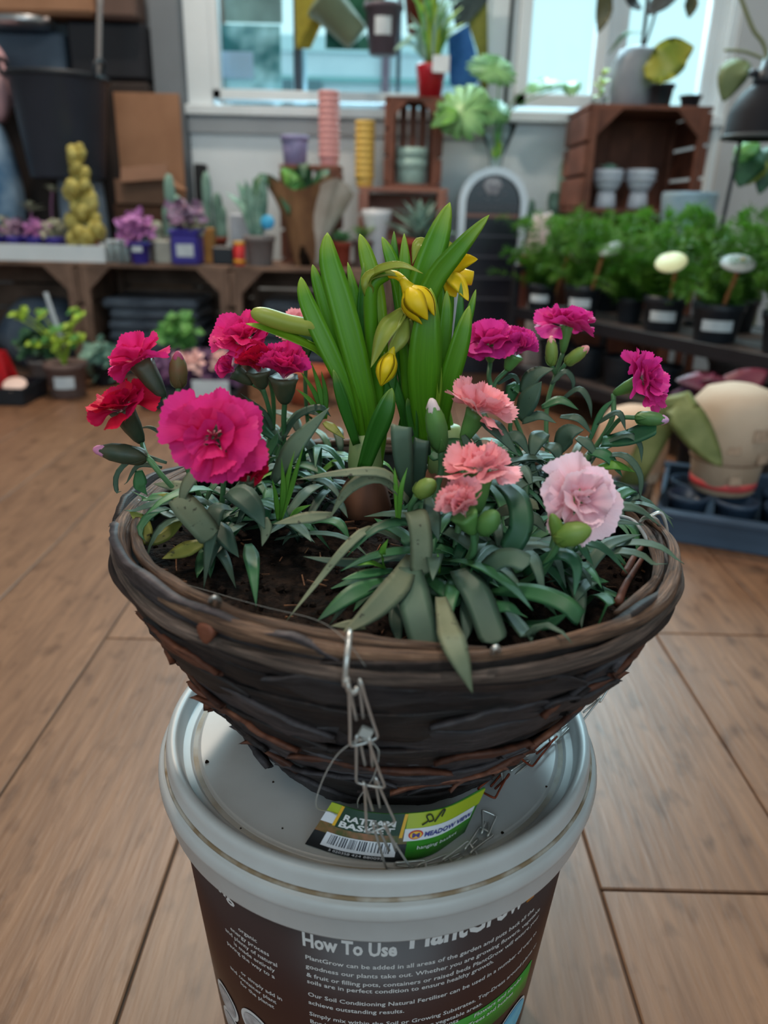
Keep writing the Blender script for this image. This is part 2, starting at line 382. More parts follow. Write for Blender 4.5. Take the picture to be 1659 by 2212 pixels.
# ------------------------------------------------------------------ things in the wide window
def card(name, label, cat, x0, x1, y0, y1, Y, m, th=.003, **k):
    a, b = B(x0, y1, Y), B(x1, y0, Y); c = (a + b) / 2
    return tag(mo(name, *box(c, (abs(b.x - a.x), th, abs(b.z - a.z)), bev=.0004), m, None, False, loc=c), label, cat, **k), c, abs(b.x - a.x), abs(b.z - a.z)
YP = WALLY - .04
m_teal = M('teal_print', (36, 112, 116), (196, 232, 236), rough=.5, scale=7, lo=.42, hi=.62, detail=3)
card('poster', 'teal and white leafy poster hung in the wide window', 'poster', 487, 606, 55, 222, WALLY + .07, m_teal)
card('window_post', 'narrow brown wooden post behind the teal poster in the window', 'post', 469, 482, -40, 222, WALLY + .10, M('brown_post', (126, 98, 84), (108, 82, 70), scale=9), .03)
card('paper_sheet', 'pale lilac paper taped to the window glass beside the teal poster', 'paper', 469, 546, 112, 168, WALLY + .052, M('lilac_paper', (190, 204, 226), (176, 198, 224), rough=.7, scale=5), .002)
card('window_sign', 'grey green photo panel above the teal poster in the window', 'sign', 484, 608, -60, 48, WALLY + .09, M('grey_print', (86, 96, 92), (136, 148, 140), rough=.6, scale=8), .004)
card('shelf_card', 'row of small white price cards along the window ledge below the poster', 'cards', 488, 596, 192, 220, WALLY + .049, M('white_card', (196, 222, 236), (160, 190, 205), rough=.6, scale=22), .003)
card('paper_blind', 'tall narrow white paper strip standing beside the dark window bar', 'paper', 634, 662, 108, 224, WALLY + .056, M('white_strip', (190, 222, 236), rough=.6), .003)
def flag(label, pts, m, Y, group='bunting flags in the wide window'):
    w = [B(x, y, Y) for x, y in pts]; c = sum(w, V()) / len(w)
    n = len(w); vs_ = [p + V((0, -.0015 + .01 * math.sin(p.x * 40), 0)) for p in w] + [p + V((0, .0015 + .01 * math.sin(p.x * 40), 0)) for p in w]
    fs = [tuple(range(n)), tuple(reversed(range(n, 2 * n)))] + [(i, (i + 1) % n, n + (i + 1) % n, n + i) for i in range(n)]
    return tag(mo('bunting_flag', vs_, fs, m, None, False, loc=c), label, 'flag', group)
cl = lambda n, c, d=None: M(n, c, d, rough=.85, scale=60, bump=.1)
flag('mustard yellow bunting flag hanging in the window, whole and pointed', [(636, -40), (720, -40), (706, 30), (670, 104), (640, 106)], cl('cloth_mustard', (150, 140, 48), (132, 122, 40)), WALLY - .05)
flag('dark green bunting flag hanging behind the purple planter', [(708, -30), (850, -30), (790, 60), (764, 96), (712, 40)], cl('cloth_green', (32, 92, 68), (26, 78, 58)), WALLY - .045)
flag('teal green bunting panel below the dark green flag in the window', [(704, 40), (764, 96), (790, 70), (800, 108), (703, 106)], cl('cloth_teal', (46, 116, 104), (40, 104, 96)), WALLY - .05)
flag('royal blue bunting flag hanging behind the palm in the red pot', [(968, 80), (1012, 52), (1030, 130), (1032, 178), (1000, 196), (972, 180)], cl('cloth_blue', (38, 96, 158), (30, 84, 146)), WALLY - .05)
flag('olive yellow bunting flag beside the white window bar', [(1010, 48), (1052, -5), (1054, 190), (1040, 196), (1030, 110)], cl('cloth_olive', (120, 124, 52), (104, 108, 46)), WALLY - .035)
flag('charcoal grey bunting flag high above the blue one', [(966, -40), (1056, -40), (1054, 2), (1012, 50), (985, 62)], cl('cloth_char', (58, 74, 74), (46, 60, 62)), WALLY - .042)
cord = mo('bunting_string', *tube([B(620, -44, WALLY - .045), B(760, -40, WALLY - .045), B(930, -42, WALLY - .045), B(1056, -46, WALLY - .045)], .003, 6), M('cord', (190, 186, 176)), None)
tag(cord, 'thin pale cord carrying the bunting across the window', 'string')

# ================================================================== POTS AND PLANTS FOR THE BACKGROUND
def potgeo(c, rt, rb, h, lip=.12, wall=.006, n=28):
    return lathe([(0, 0), (rb * .96, 0), (rb, .003), (rt * (1 - .02) * (1 - lip * .0), h * .82), (rt + wall * .5, h * .83), (rt + wall * .6, h), (rt - wall * .6, h), (rt - wall, h * .8), (0, h * .8)], c, n)
m_soil = M('soil', (30, 22, 17), (58, 43, 33), rough=1, scale=160, bump=1.0, bscale=220, lo=.45, hi=.75, spec=.1)
def pot_part(t, c, rt, rb, h, m, soil=True):
    o = mo('pot', *potgeo(c, rt, rb, h), m, t)
    if soil: mo('soil', *lathe([(0, 0), (rt * .9, 0), (rt * .88, .006), (0, .010)], V(c) + V((0, 0, h * .82)), 20), m_soil, t)
    return o
def sticker(t, c, r, w, h, m, ang=0.0, name='sticker'):
    """curved paper label on a pot's side; ang = 0 faces -y"""
    vs_, fs = [], []; n = 6
    for i in range(n + 1):
        a = ang + (i / n - .5) * w / r
        for z in (-.5, .5):
            for q in (0, .0015): vs_.append(V(c) + V(((r + .001 + q) * math.sin(a), -(r + .001 + q) * math.cos(a), z * h)))
    for i in range(n):
        a, b = i * 4, i * 4 + 4
        fs += [(a + 1, b + 1, b + 3, a + 3), (a, a + 2, b + 2, b), (a, b, b + 1, a + 1), (a + 2, a + 3, b + 3, b + 2)]
    fs += [(0, 1, 3, 2), (n * 4, n * 4 + 2, n * 4 + 3, n * 4 + 1)]
    return mo(name, vs_, fs, m, t, False)
m_paper = M('white_label', (205, 212, 216), (190, 198, 204), rough=.6, scale=30)
def cactus(t, c, r, h, m, ribs=9, name='stem'):
    pr = [(r * .8, 0)] + [(r * (.92 + .08 * math.sin(i * 1.3)), h * i / 8) for i in range(1, 7)] + [(r * .82, h * .9), (r * .45, h * .985), (0, h)]
    return mo(name, *lathe(pr, c, 36, wob=lambda a, z: .10 * math.cos(ribs * a)), m, t)
def rosette(t, c, n, L0, w, m, up=.6, name='leaf', fold=.25, prof='lance', jit=.3):
    for i in range(n):
        a = 2.399 * i + rnd.uniform(-.2, .2); k = i / max(1, n - 1); el = (1 - k) * up * .5 + k * 1.25 + rnd.uniform(-jit, jit) * .4
        L_ = L0 * (1 - .35 * k) * rnd.uniform(.85, 1.1); d = V((math.cos(a), math.sin(a), 0)); c = V(c)
        p1 = c + d * (L_ * .5 * math.cos(el)) + V((0, 0, L_ * .5 * math.sin(el))); p2 = c + d * (L_ * math.cos(el * .86)) + V((0, 0, L_ * math.sin(el * .86)))
        leaf(name, [c, p1, p2], w, m, t, hint=(0, 0, 1) if el < 1.1 else (-d.x, -d.y, .3), prof=prof, fold=fold, n=7)
def foliage(t, c, rx, ry, rz, n, size, m, name='foliage', flat=.4, r=None):
    """small leaves too many to count, one part"""
    vs_, fs = [], []; r = r or rnd
    for i in range(n):
        d = V((r.gauss(0, 1), r.gauss(0, 1), r.gauss(0, 1))).normalized() * (r.random() ** .45)
        p = V(c) + V((d.x * rx, d.y * ry, d.z * rz)); s = size * r.uniform(.6, 1.25)
        a = V((r.gauss(0, 1), r.gauss(0, 1), r.gauss(0, 1) * .6 + .3)).normalized(); b = a.orthogonal().normalized() * s * flat; nn = a.cross(b).normalized() * s * .12
        k = len(vs_); vs_ += [p, p + a * s * .5 + b + nn, p + a * s, p + a * s * .5 - b + nn]; fs += [(k, k + 1, k + 2), (k, k + 2, k + 3)]
    return tag(mo(name, vs_, fs, m, t, False), kind='stuff')
g_cact = M('cactus_green', (82, 112, 98), (126, 160, 146), rough=.6, scale=24)
g_dark = M('leaf_dark', (36, 74, 50), (58, 104, 66), rough=.5, scale=30)
g_mid = M('leaf_mid', (66, 128, 60), (110, 166, 84), rough=.5, scale=30)
g_lime = M('leaf_lime', (134, 168, 44), (170, 196, 70), rough=.5, scale=30)
g_blue = M('leaf_blue', (96, 140, 124), (150, 186, 168), rough=.5, scale=26)
g_mauve = M('leaf_mauve', (110, 74, 112), (156, 130, 150), rough=.6, scale=50)
g_pinkmauve = M('leaf_pinkmauve', (150, 90, 150), (200, 130, 190), rough=.6, scale=60)
g_grey = M('leaf_greygreen', (120, 124, 112), (170, 168, 140), rough=.6, scale=60)
m_purp = M('purple_plastic', (62, 52, 150), (54, 46, 136), rough=.45, scale=8)
m_red = M('red_glaze', (168, 14, 34), (150, 10, 28), rough=.25, scale=8, coat=.5)
m_terr = M('terracotta', (142, 60, 42), (122, 50, 36), rough=.8, scale=12)
m_blk = M('black_plastic', (34, 40, 48), (26, 31, 38), rough=.45, scale=8)
m_gpot = M('grey_pot', (128, 122, 122), (112, 106, 106), rough=.7, scale=9)
m_taupe = M('taupe_pot', (116, 94, 88), (100, 82, 78), rough=.75, scale=12)

# ------------------------------------------------------------------ wooden crates that carry the display
m_cr = M('crate_wood', (96, 74, 62), (132, 104, 88), rough=.75, scale=10, stretch=(1, 1, 1), bump=.2, vary=.10)
m_crd = M('crate_brown', (92, 54, 42), (128, 78, 60), rough=.7, scale=12, bump=.2, vary=.10)
m_crp = M('crate_pinkish', (160, 110, 94), (138, 92, 80), rough=.7, scale=12, bump=.2, vary=.06)
def crate(label, x0, x1, y0, y1, z0, z1, m, group=None, nback=4, mback=None, gus=True, ntop=3, vert=False):
    """open-fronted crate: slatted top, bottom, sides and back, corner posts, corner gussets"""
    c = V(((x0 + x1) / 2, (y0 + y1) / 2, z0)); t = thing('wooden_crate', c, label, 'crate', group)
    th = .012; w, d, h = x1 - x0, y1 - y0, z1 - z0
    for z in (z0 + th / 2, z1 - th / 2):
        for i in range(ntop):
            sd = d / ntop; mo('slat', *box(((x0 + x1) / 2, y0 + sd * (i + .5), z), (w, sd - .008, th)), m, t, False)
    for x in (x0 + th / 2, x1 - th / 2):
        for i in range(3):
            sh = (h - 2 * th) / 3; mo('slat', *box((x, (y0 + y1) / 2, z0 + th + sh * (i + .5)), (th, d - .004, sh - .010)), m, t, False)
    for i in range(nback):
        if vert:
            sw = (w - 2 * th) / nback; mo('slat', *box((x0 + th + sw * (i + .5), y1 - th / 2, (z0 + z1) / 2), (sw * vert, th * .8, h - 2 * th)), mback or m, t, False)
        else:
            sh = (h - 2 * th) / nback; mo('slat', *box(((x0 + x1) / 2, y1 - th / 2, z0 + th + sh * (i + .5)), (w - 2 * th, th * .8, sh - .008)), mback or m, t, False)
    for x in (x0 + .022, x1 - .022):
        for y in (y0 + .014, y1 - .03):
            mo('corner_post', *box((x, y, (z0 + z1) / 2), (.020, .022, h - 2 * th)), m, t, False)
    if gus:
        for s, x in ((1, x0 + .03), (-1, x1 - .03)):
            g = min(.07, w * .22); zt = z1 - th
            p = [V((x, y0 + .004, zt)), V((x + s * g, y0 + .004, zt)), V((x, y0 + .004, zt - g))]; q = [v + V((0, .016, 0)) for v in p]
            mo('corner_gusset', p + q, [(0, 1, 2), (5, 4, 3), (0, 1, 4, 3), (1, 2, 5, 4), (2, 0, 3, 5)], m, t, False)
    return t
TY, TZ = 2.44, .362
crate('weathered wooden crate under the white tray of small succulents', -1.424, -.958, TY, TY + .36, 0.003, TZ, m_cr, 'crates forming the low display bench', 4)
crate('weathered wooden crate under the two purple pots', -.954, -.490, TY, TY + .36, 0.003, TZ, m_cr, 'crates forming the low display bench', 4)
crate('weathered wooden crate under the brown paper wrapped plant', -.486, -.024, TY, TY + .36, 0.003, TZ, m_cr, 'crates forming the low display bench', 4)
crate('narrow wooden crate under the spiky agave beside the arched cabinet', -.018, .195, TY + .08, TY + .36, 0.003, TZ, m_cr, 'crates forming the low display bench', 4)
# things stowed in the crates
m_sheet = M('plastic_wrap', (58, 66, 78), (88, 98, 110), rough=.3, scale=14, stretch=(1, 1, 5), bump=.5)
def sack(label, c, s, m, cat='sack', name='plastic_sack', seed=0):
    vs_, fs = [], []; n, q = 18, 10; r = random.Random(seed)
    ph = [r.uniform(0, 6) for _ in range(6)]
    for j in range(q + 1):
        f = j / q; e = math.sin(math.pi * min(.97, max(.03, f))) ** .28
        for i in range(n):
            a = 2 * math.pi * i / n; ca, sa = math.cos(a), math.sin(a)
            k = (abs(ca) ** 4 + abs(sa) ** 4) ** -.25
            w = 1 + .05 * math.sin(3 * a + ph[0] + f * 5) + .04 * math.sin(7 * a + ph[1]) + .03 * math.sin(11 * f + ph[2] + a)
            vs_.append(V((s[0] / 2 * ca * k * e * w, s[1] / 2 * sa * k * e * w, s[2] * (f + .02 * math.sin(4 * a + ph[3])))))
    for j in range(q):
        for i in range(n): fs.append((j * n + i, j * n + (i + 1) % n, (j + 1) * n + (i + 1) % n, (j + 1) * n + i))
    fs += [tuple(reversed(range(n))), tuple(q * n + i for i in range(n))]
    return tag(mo(name, [v + V(c) for v in vs_], fs, m, None, True, loc=c), label, cat)
sack('blue grey plastic sack slumped in the crate beside the red bag', (-1.14, 2.60, .016), (.26, .22, .22), M('sack_blue', (54, 70, 90), (92, 104, 116), rough=.35, scale=9, bump=.3), seed=1)
for i in range(7):
    slab('plastic_bundle', 'flat grey plastic bundle, one of a pile inside the crate under the purple pots', 'bundle', (-.745 + rnd.uniform(-.01, .01), 2.60, .034 + i * .034), (.30 - .01 * (i % 3), .24, .031), m_sheet, group='plastic bundles piled in the crate', bev=.010)
slab('black_box', 'plain black box beside the grey plastic pile in the crate', 'box', (-.545, 2.62, .0865), (.075, .22, .14), M('box_black', (36, 32, 34), rough=.6))
for i in range(6):
    slab('plastic_bundle', 'dark glossy plastic bundle, one of a pile inside the crate under the brown paper plant', 'bundle', (-.26 + rnd.uniform(-.015, .015), 2.60, .037 + i * .04), (.34 - .012 * i, .24, .037), M('sheet_dark', (44, 52, 62), (78, 86, 96), rough=.3, scale=11, stretch=(1, 1, 4), bump=.5), group='dark bundles piled in the crate', bev=.012)

# ------------------------------------------------------------------ the bench display, from the nook towards the window
def at(px, Y): return B(px, 560, Y).x
st = thing('succulent_tray', (-1.07, 2.55, TZ), 'long white tray packed with small purple potted succulents', 'tray')
for c, s in (((-1.07, 2.465, TZ + .024), (.40, .008, .048)), ((-1.07, 2.635, TZ + .024), (.40, .008, .048)), ((-1.266, 2.55, TZ + .024), (.008, .17, .048)), ((-.874, 2.55, TZ + .024), (.008, .17, .048))):
    mo('side', *box(c, s), m_white, st, False)
mo('base', *box((-1.07, 2.55, TZ + .005), (.392, .166, .006)), m_white, st, False)
proto = None
kinds = [g_mauve, g_grey, g_mauve, g_grey, g_pinkmauve, g_mauve, g_grey, g_mauve, g_mauve, g_grey, g_pinkmauve, g_mauve]
sl = [{'leaf_mauve': 'dusky mauve', 'leaf_greygreen': 'straw grey', 'leaf_pinkmauve': 'pink purple'}[q.name] for q in kinds]
desc = ['mauve', 'pale straw coloured', 'dusky purple', 'grey green', 'pink purple', 'dull mauve']
for i in (0, 1, 2, 3, 6, 7, 8, 9):
    x = -1.225 + (i % 6) * .062; y = 2.51 + (i // 6) * .075
    t = thing('small_succulent', (x, y, TZ + .0085), sl[(i * 5) % 12] + ' small succulent in a purple pot inside the long white tray', 'succulent', 'small succulents in the white tray')
    mo('pot', *lathe([(0, 0), (.022, 0), (.027, .052), (.0285, .053), (.0285, .060), (.026, .060), (.025, .05), (0, .05)], (x, y, TZ + .0085), 16), m_purp, t)
    foliage(t, (x, y, TZ + .082 + rnd.uniform(0, .01)), .03, .03, .03, 46, .022, kinds[(i * 5) % 12])
t = thing('leggy_succulent', (-1.10, 2.60, TZ + .012), 'tall leggy succulent with a purple stem rising out of the white tray', 'succulent')
mo('stem', *tube([(-1.070, 2.60, TZ + .012), (-1.075, 2.60, TZ + .13), (-1.06, 2.59, TZ + .20)], .004, 6), M('stem_mauve', (120, 80, 110)), t)
rosette(t, (-1.06, 2.59, TZ + .20), 9, .035, .02, g_grey, prof='oval')
mo('stem', *tube([(-1.132, 2.6, TZ + .012), (-1.14, 2.6, TZ + .14)], .004, 6), MATS['stem_mauve'], t)
rosette(t, (-1.14, 2.60, TZ + .14), 9, .05, .026, g_grey, prof='oval')
m_clear = M('clear_plastic', (206, 220, 222), rough=.12, trans=.75, spec=.5)
for i in range(5):
    x = -.8565 + .0122 * i; y = 2.475 + .03 * (i % 2)
    t = thing('glass_jar', (x, y, TZ + .0005), 'small clear glass jar, one of a row between the white tray and purple pot', 'jar', 'clear glass jars on the bench')
    mo('body', *lathe([(0, 0), (.0105, 0), (.012, .004), (.012, .046), (.009, .054), (.009, .060), (.008, .060), (.0078, .054), (.0105, .045), (.0105, .004), (0, .004)], (x, y, TZ + .0005), 16), m_clear, t)
    mo('lid', *lathe([(.0098, 0), (.0100, .001), (.0100, .008), (.0092, .009), (0, .009)], (x, y, TZ + .0575), 16), m_paper, t)
x = at(303, 2.46)
t = thing('purple_potted_plant', (x, 2.465, TZ + .0005), 'pink leaved succulent in a small round purple pot at the bench edge', 'potted plant')
pot_part(t, (x, 2.465, TZ + .0005), .031, .024, .062, m_purp); foliage(t, (x - .005, 2.465, TZ + .10), .05, .035, .045, 130, .030, g_pinkmauve)
sticker(t, (x, 2.465, TZ + .045), .030, .03, .02, m_paper)
x = at(405, 2.48)
t = thing('purple_potted_plant', (x, 2.49, TZ + .0005), 'dusky succulent in a large square purple pot with white label', 'potted plant')
mo('pot', *join([box((x, 2.49, TZ + .045), (.082, .082, .09), bev=.006), box((x, 2.49, TZ + .095), (.092, .092, .014), bev=.004)]), m_purp, t, False)
mo('label_patch', *box((x + .002, 2.4485, TZ + .042), (.052, .002, .036)), m_paper, t, False)
foliage(t, (x, 2.49, TZ + .135), .055, .045, .045, 110, .034, g_mauve); foliage(t, (x + .03, 2.47, TZ + .105), .028, .02, .02, 40, .026, g_grey, 'trailing_foliage')
slab('clear_box', 'small milky plastic box standing between the two purple pots', 'box', (at(303, 2.46) + .0655, 2.5, TZ + .0345), (.052, .05, .068), M('milky_box', (168, 168, 158), (150, 150, 142), rough=.3, scale=20))
x = at(345, 2.56)
t = thing('small_cactus', (x, 2.553, TZ + .0005), 'white haired little cactus behind the milky plastic box', 'cactus'); pot_part(t, (x, 2.553, TZ + .0005), .025, .021, .06, m_gpot); cactus(t, (x, 2.553, TZ + .052), .018, .07, M('cact_white', (170, 176, 160), (140, 150, 130), scale=60))
# tall column cacti
for j, (px, Y, hs) in enumerate(((388, 2.62, ((-.02, .20, .018), (.014, .14, .016), (-.045, .11, .013), (.04, .09, .012))), (462, 2.66, ((-.012, .21, .016), (.03, .15, .017), (-.04, .12, .014), (.055, .11, .013))))):
    x = at(px, Y); t = thing('column_cactus', (x, Y, TZ + .0005), ('clustered blue green column cactus behind the square purple pot', 'tall ridged column cactus group in a terracotta pot behind a tan box')[j], 'cactus')
    pot_part(t, (x, Y, TZ + .0005), .045, .038, .075, (m_gpot, m_terr)[j])
    for dx, h, r in hs: cactus(t, (x + dx * .62, Y + (-.016, .014)[abs(dx) > .015 and dx > 0], TZ + .06), r * .9, h, g_cact)
slab('tan_box', 'upright tan cardboard carton beside the square purple pot', 'box', (at(452, 2.57) + .002, 2.575, TZ + .0525), (.034, .05, .104), M('tan_card', (176, 126, 66), (160, 112, 58), rough=.8, scale=14))
slab('black_planter', 'low black plastic planter under the terracotta pot rim', 'planter', (at(487, 2.52), 2.515, TZ + .0275), (.064, .07, .054), m_blk)
t = thing('seed_tin', (at(517, 2.47), 2.475, TZ + .0005), 'small red tin with yellow bands at the bench edge', 'tin')
c = V((at(517, 2.47), 2.475, TZ + .0005)); mo('body', *lathe([(0, 0), (.016, 0), (.017, .002), (.017, .066), (0, .068)], c, 18), M('tin_red', (190, 40, 42), rough=.4), t)
for z in (.008, .060): mo('band', *lathe([(.0168, 0), (.0180, .001), (.0180, .009), (.0168, .010)], c + V((0, 0, z)), 18), M('tin_yellow', (214, 160, 50), rough=.4), t)
x = at(562, 2.50); c = V((x, 2.50, TZ + .0005))
t = thing('potted_lily', c, 'leafy upright houseplant in a ribbed grey pot with round blue pick', 'potted plant'); pot_part(t, c, .046, .037, .088, m_gpot)
for i in range(11):
    a = i * 2.4; d = V((math.cos(a) * (.35 if math.cos(a) > 0 else 1), math.sin(a) * .6, 0)); L_ = rnd.uniform(.12, .21)
    leaf('leaf', [c + V((0, 0, .078)) + d * .015, c + V((0, 0, .078 + L_ * .6)) + d * .04, c + V((0, 0, .078 + L_ * .95)) + d * rnd.uniform(.05, .11)], .034, rnd.choice([g_blue, g_mid, g_blue]), t, prof='lance', n=7)
pk = B(578, 480, 2.455); mo('pick_stick', *tube([V((pk.x, pk.y, pk.z)), V((x + .012, 2.475, TZ + .07))], .0022, 6), m_paper, t)
mo('pick_disc', *lathe([(0, -.002), (.0195, -.002), (.021, 0), (.0195, .002), (0, .002)], pk, 24, axis=(0, -1, .1)), M('pick_blue', (44, 150, 206), (84, 190, 228), rough=.4, scale=12), t)
slab('white_planter', 'pale grey square planter behind the ribbed grey pot', 'planter', (at(520, 2.66) + .012, 2.66, TZ + .075), (.07, .08, .148), M('palegrey', (170, 176, 186), rough=.6))
# paper-wrapped plant
c = V((at(660, 2.54), 2.55, TZ + .0005)); t = thing('wrapped_plant', c, 'leafy plant wrapped in crumpled brown kraft paper cone', 'wrapped plant')
def cone(c, rb, rt, h, lean, a0, a1, n=22, fl=.10, seed=3):
    vs_, fs = [], []; q = 8; r = random.Random(seed); ph = [r.uniform(0, 6) for _ in range(4)]
    for k in (0, .0025):
        for j in range(q + 1):
            f = j / q; rad = rb + (rt - rb) * f ** 1.25
            for i in range(n + 1):
                a = a0 + (a1 - a0) * i / n; w = 1 + fl * f * math.sin(5 * a + ph[0]) + .06 * f * math.sin(11 * a + ph[1]) + .04 * math.sin(9 * f + 3 * a + ph[2])
                vs_.append(c + V(((rad * w - k) * math.cos(a) + lean * f * h, (rad * w - k) * math.sin(a) * .8, h * f * (1 + .09 * math.sin(3 * a + ph[3]) * f))))
    N1 = (q + 1) * (n + 1)
    for j in range(q):
        for i in range(n):
            a = j * (n + 1) + i; fs += [(a, a + 1, a + n + 2, a + n + 1), (N1 + a, N1 + a + n + 1, N1 + a + n + 2, N1 + a + 1)]
    return vs_, fs
m_kraft = M('kraft', (150, 110, 76), (116, 82, 58), rough=.85, scale=16, bump=.6, bscale=40, stretch=(1, 1, .4))
mo('wrap', *cone(c, .035, .115, .24, 0, -math.pi * 1.28, -math.pi * .12), m_kraft, t)
mo('liner', *cone(c + V((.012, .004, .004)), .032, .105, .23, .1, -math.pi * .62, math.pi * .6, seed=8), M('tissue', (204, 196, 186), (180, 166, 154), rough=.7, scale=14, bump=.4), t)
mo('root_ball', *lathe([(0, 0), (.030, 0), (.040, .07), (.036, .12), (0, .125)], c, 20), m_soil, t)
for (px, py, q, dz) in ((640, 392, .07, -.02), (612, 420, .06, -.03), (565, 398, .055, -.02), (700, 385, .05, 0), (655, 365, .05, .0), (620, 380, .05, 0)):
    p = B(px, py, 2.50); leaf('leaf', [c + V((0, 0, .13)), (c + V((0, 0, .2))).lerp(p, .6), p + V((0, 0, .015)), p + V((rnd.uniform(-.02, .02), -.02, -.03 + dz))], q, rnd.choice([g_mid, g_dark, M('leaf_grass', (52, 110, 30), (90, 150, 40), scale=25)]), t, prof='oval', n=8)
# succulents in red and grey pots, white vase, agave
c = V((at(738, 2.50), 2.505, TZ + .0005)); t = thing('red_potted_succulent', c, 'green rosette succulent in a small dark red pot beside the paper wrap', 'potted plant'); pot_part(t, c, .029, .024, .075, m_terr); rosette(t, c + V((0, 0, .072)), 16, .062, .03, M('leaf_jade', (70, 130, 90), (120, 176, 120), scale=30), prof='oval')
c = V((at(783, 2.53), 2.535, TZ + .0005)); t = thing('grey_potted_succulent', c, 'spiky green succulent in a taupe pot beside the white vase', 'potted plant'); pot_part(t, c, .029, .025, .08, m_taupe); rosette(t, c + V((0, 0, .078)), 15, .075, .013, M('leaf_spiky', (70, 116, 60), (128, 160, 84), scale=30), up=1.4)
c = V((at(812, 2.60), 2.61, TZ + .0005)); tag(mo('white_vase', *lathe([(0, 0), (.026, 0), (.030, .01), (.034, .10), (.046, .15), (.047, .17), (.042, .17), (.030, .10), (0, .095)], c, 26), M('vase_white', (206, 208, 214), rough=.35), None, True, loc=c), 'tall white waisted vase standing between the spiky succulent and agave', 'vase')
c = V((at(905, 2.56), 2.565, TZ + .0005)); t = thing('potted_agave', c, 'spiky blue green agave in a dark red pot beside the arched cabinet', 'potted plant'); pot_part(t, c, .072, .056, .085, m_terr)
for i in range(22):
    a = 2.399 * i; k = i / 21; el = .25 + 1.15 * k; L_ = (.135 - .02 * k); d = V((math.cos(a), math.sin(a) * .8, 0)); s = c + V((0, 0, .08 + .02 * k))
    leaf('leaf', [s, s + d * L_ * .5 * math.cos(el) + V((0, 0, L_ * .5 * math.sin(el))), s + d * L_ * math.cos(el * .9) + V((0, 0, L_ * math.sin(el * .9)))], .030, M('agave', (70, 104, 92), (150, 180, 168), rough=.5, scale=16, vary=.15), t, hint=(-d.x * .4, -d.y * .4 - .2, 1), fold=.45, n=7)

# boxes, tubs and bags heaped in the nook
x = at(160, 2.66) + .01; c = V((x - .012, 2.665, TZ + .0005))
t = thing('grey_bucket', (x + .015, 2.725, TZ + .0005), 'pale grey bucket turned upside down under the black tub', 'bucket'); mo('body', *lathe([(0, .235), (.066, .235), (.070, .230), (.080, .004), (.084, 0), (.078, 0)][::-1], (x + .015, 2.725, TZ + .0005), 30), M('bucket_grey', (134, 148, 164), rough=.5), t)
mo('base_ring', *lathe([(.060, 0), (.068, 0), (.066, .004), (.060, .004)], (x + .015, 2.725, TZ + .2335), 30), MATS['bucket_grey'], t)
c = V((x + .0, 2.672, TZ + .2385)); t = thing('black_tub', c, 'large black plastic tub with two handles standing on the grey bucket', 'tub')
mo('body', *lathe([(0, 0), (.108, 0), (.113, .006), (.142, .27), (.148, .272), (.149, .285), (.144, .288), (.139, .280), (.108, .012), (0, .010)], c, 40), M('tub', (56, 64, 76), (48, 56, 68), rough=.4, scale=6), t)
c_tub = c.copy(); mo('rim', *lathe([(.145, 0), (.154, .002), (.155, .014), (.149, .018), (.143, .014)], c + V((0, 0, .274)), 40), m_blk, t)
for s in (-1, 1):
    h0 = c + V((s * .138, -.04, .290)); mo('handle', *tube([h0 + V((0, -.03, -.01)), h0 + V((s * .008, -.028, .03)), h0 + V((s * .012, .03, .035)), h0 + V((0, .035, -.01))], .007, 8), m_blk, t)
# golden cactus
c = V((-.945, 2.516, TZ + .0085)); t = thing('golden_cactus', c, 'knobbly golden yellow crested cactus in a low red pot', 'cactus')
pot_part(t, c, .041, .036, .060, M('pot_red', (150, 48, 40), (130, 40, 34), rough=.7, scale=10)); m_gold = M('golden', (150, 132, 52), (196, 186, 110), rough=.7, scale=36, bump=.4)
rr = random.Random(5)
for i in range(34):
    f = i / 33; a = rr.uniform(0, 6.28); wdt = .046 * (1 - .62 * f ** 1.6) * (.9 + .2 * math.sin(f * 13)); s = rr.uniform(.018, .028) * (1.05 - .35 * f)
    p = c + V((math.cos(a) * wdt * .8 + .004 * math.sin(f * 6), math.sin(a) * wdt * .6, .05 + .262 * f))
    mo('lobe', *lathe([(0, -s * 1.2), (s * .75, -s * .8), (s, 0), (s * .72, s * .9), (0, s * 1.35)], p, 10, axis=(math.cos(a) * .6, math.sin(a) * .6, 1), wob=lambda q, h: .12 * math.cos(5 * q)), m_gold, t)
c = V((-.832, 2.556, TZ + .0005)); t = thing('red_seed_pot', c, 'short red pot with an orange label beside the golden cactus', 'pot'); pot_part(t, c, .028, .023, .05, MATS['tin_red']); foliage(t, c + V((0, 0, .06)), .03, .025, .025, 50, .025, g_pinkmauve); sticker(t, c + V((0, 0, .03)), .027, .022, .02, MATS['tin_yellow'])
slab('teal_box', 'open teal plastic box behind the purple succulents', 'box', (at(288, 2.69), 2.697, TZ + .06), (.08, .066, .118), M('teal_plastic', (30, 132, 130), (60, 160, 156), rough=.4, scale=5))
slab('pale_tub', 'long pale grey plastic tub in front of the teal box', 'tub', (-.805, 2.628, TZ + .0285), (.11, .05, .056), M('palegrey2', (150, 170, 186), rough=.4))
m_cb = M('cardboard', (160, 118, 90), (146, 106, 80), rough=.85, scale=8); m_cb2 = M('cardboard_dark', (122, 90, 72), (108, 80, 64), rough=.85, scale=8)
slab('wooden_box', 'brown wooden box low beside the black tub', 'box', (at(312, 2.76), 2.769, TZ + .085), (.165, .068, .168), M('box_wood', (104, 68, 48), (84, 54, 40), rough=.8, scale=14, stretch=(1, 1, 4), bump=.2))
t = thing('cardboard_carton', (at(318, 2.72), 2.765, TZ + .170), 'open brown cardboard carton with folded flaps on the wooden box', 'carton')
cx = at(318, 2.72)
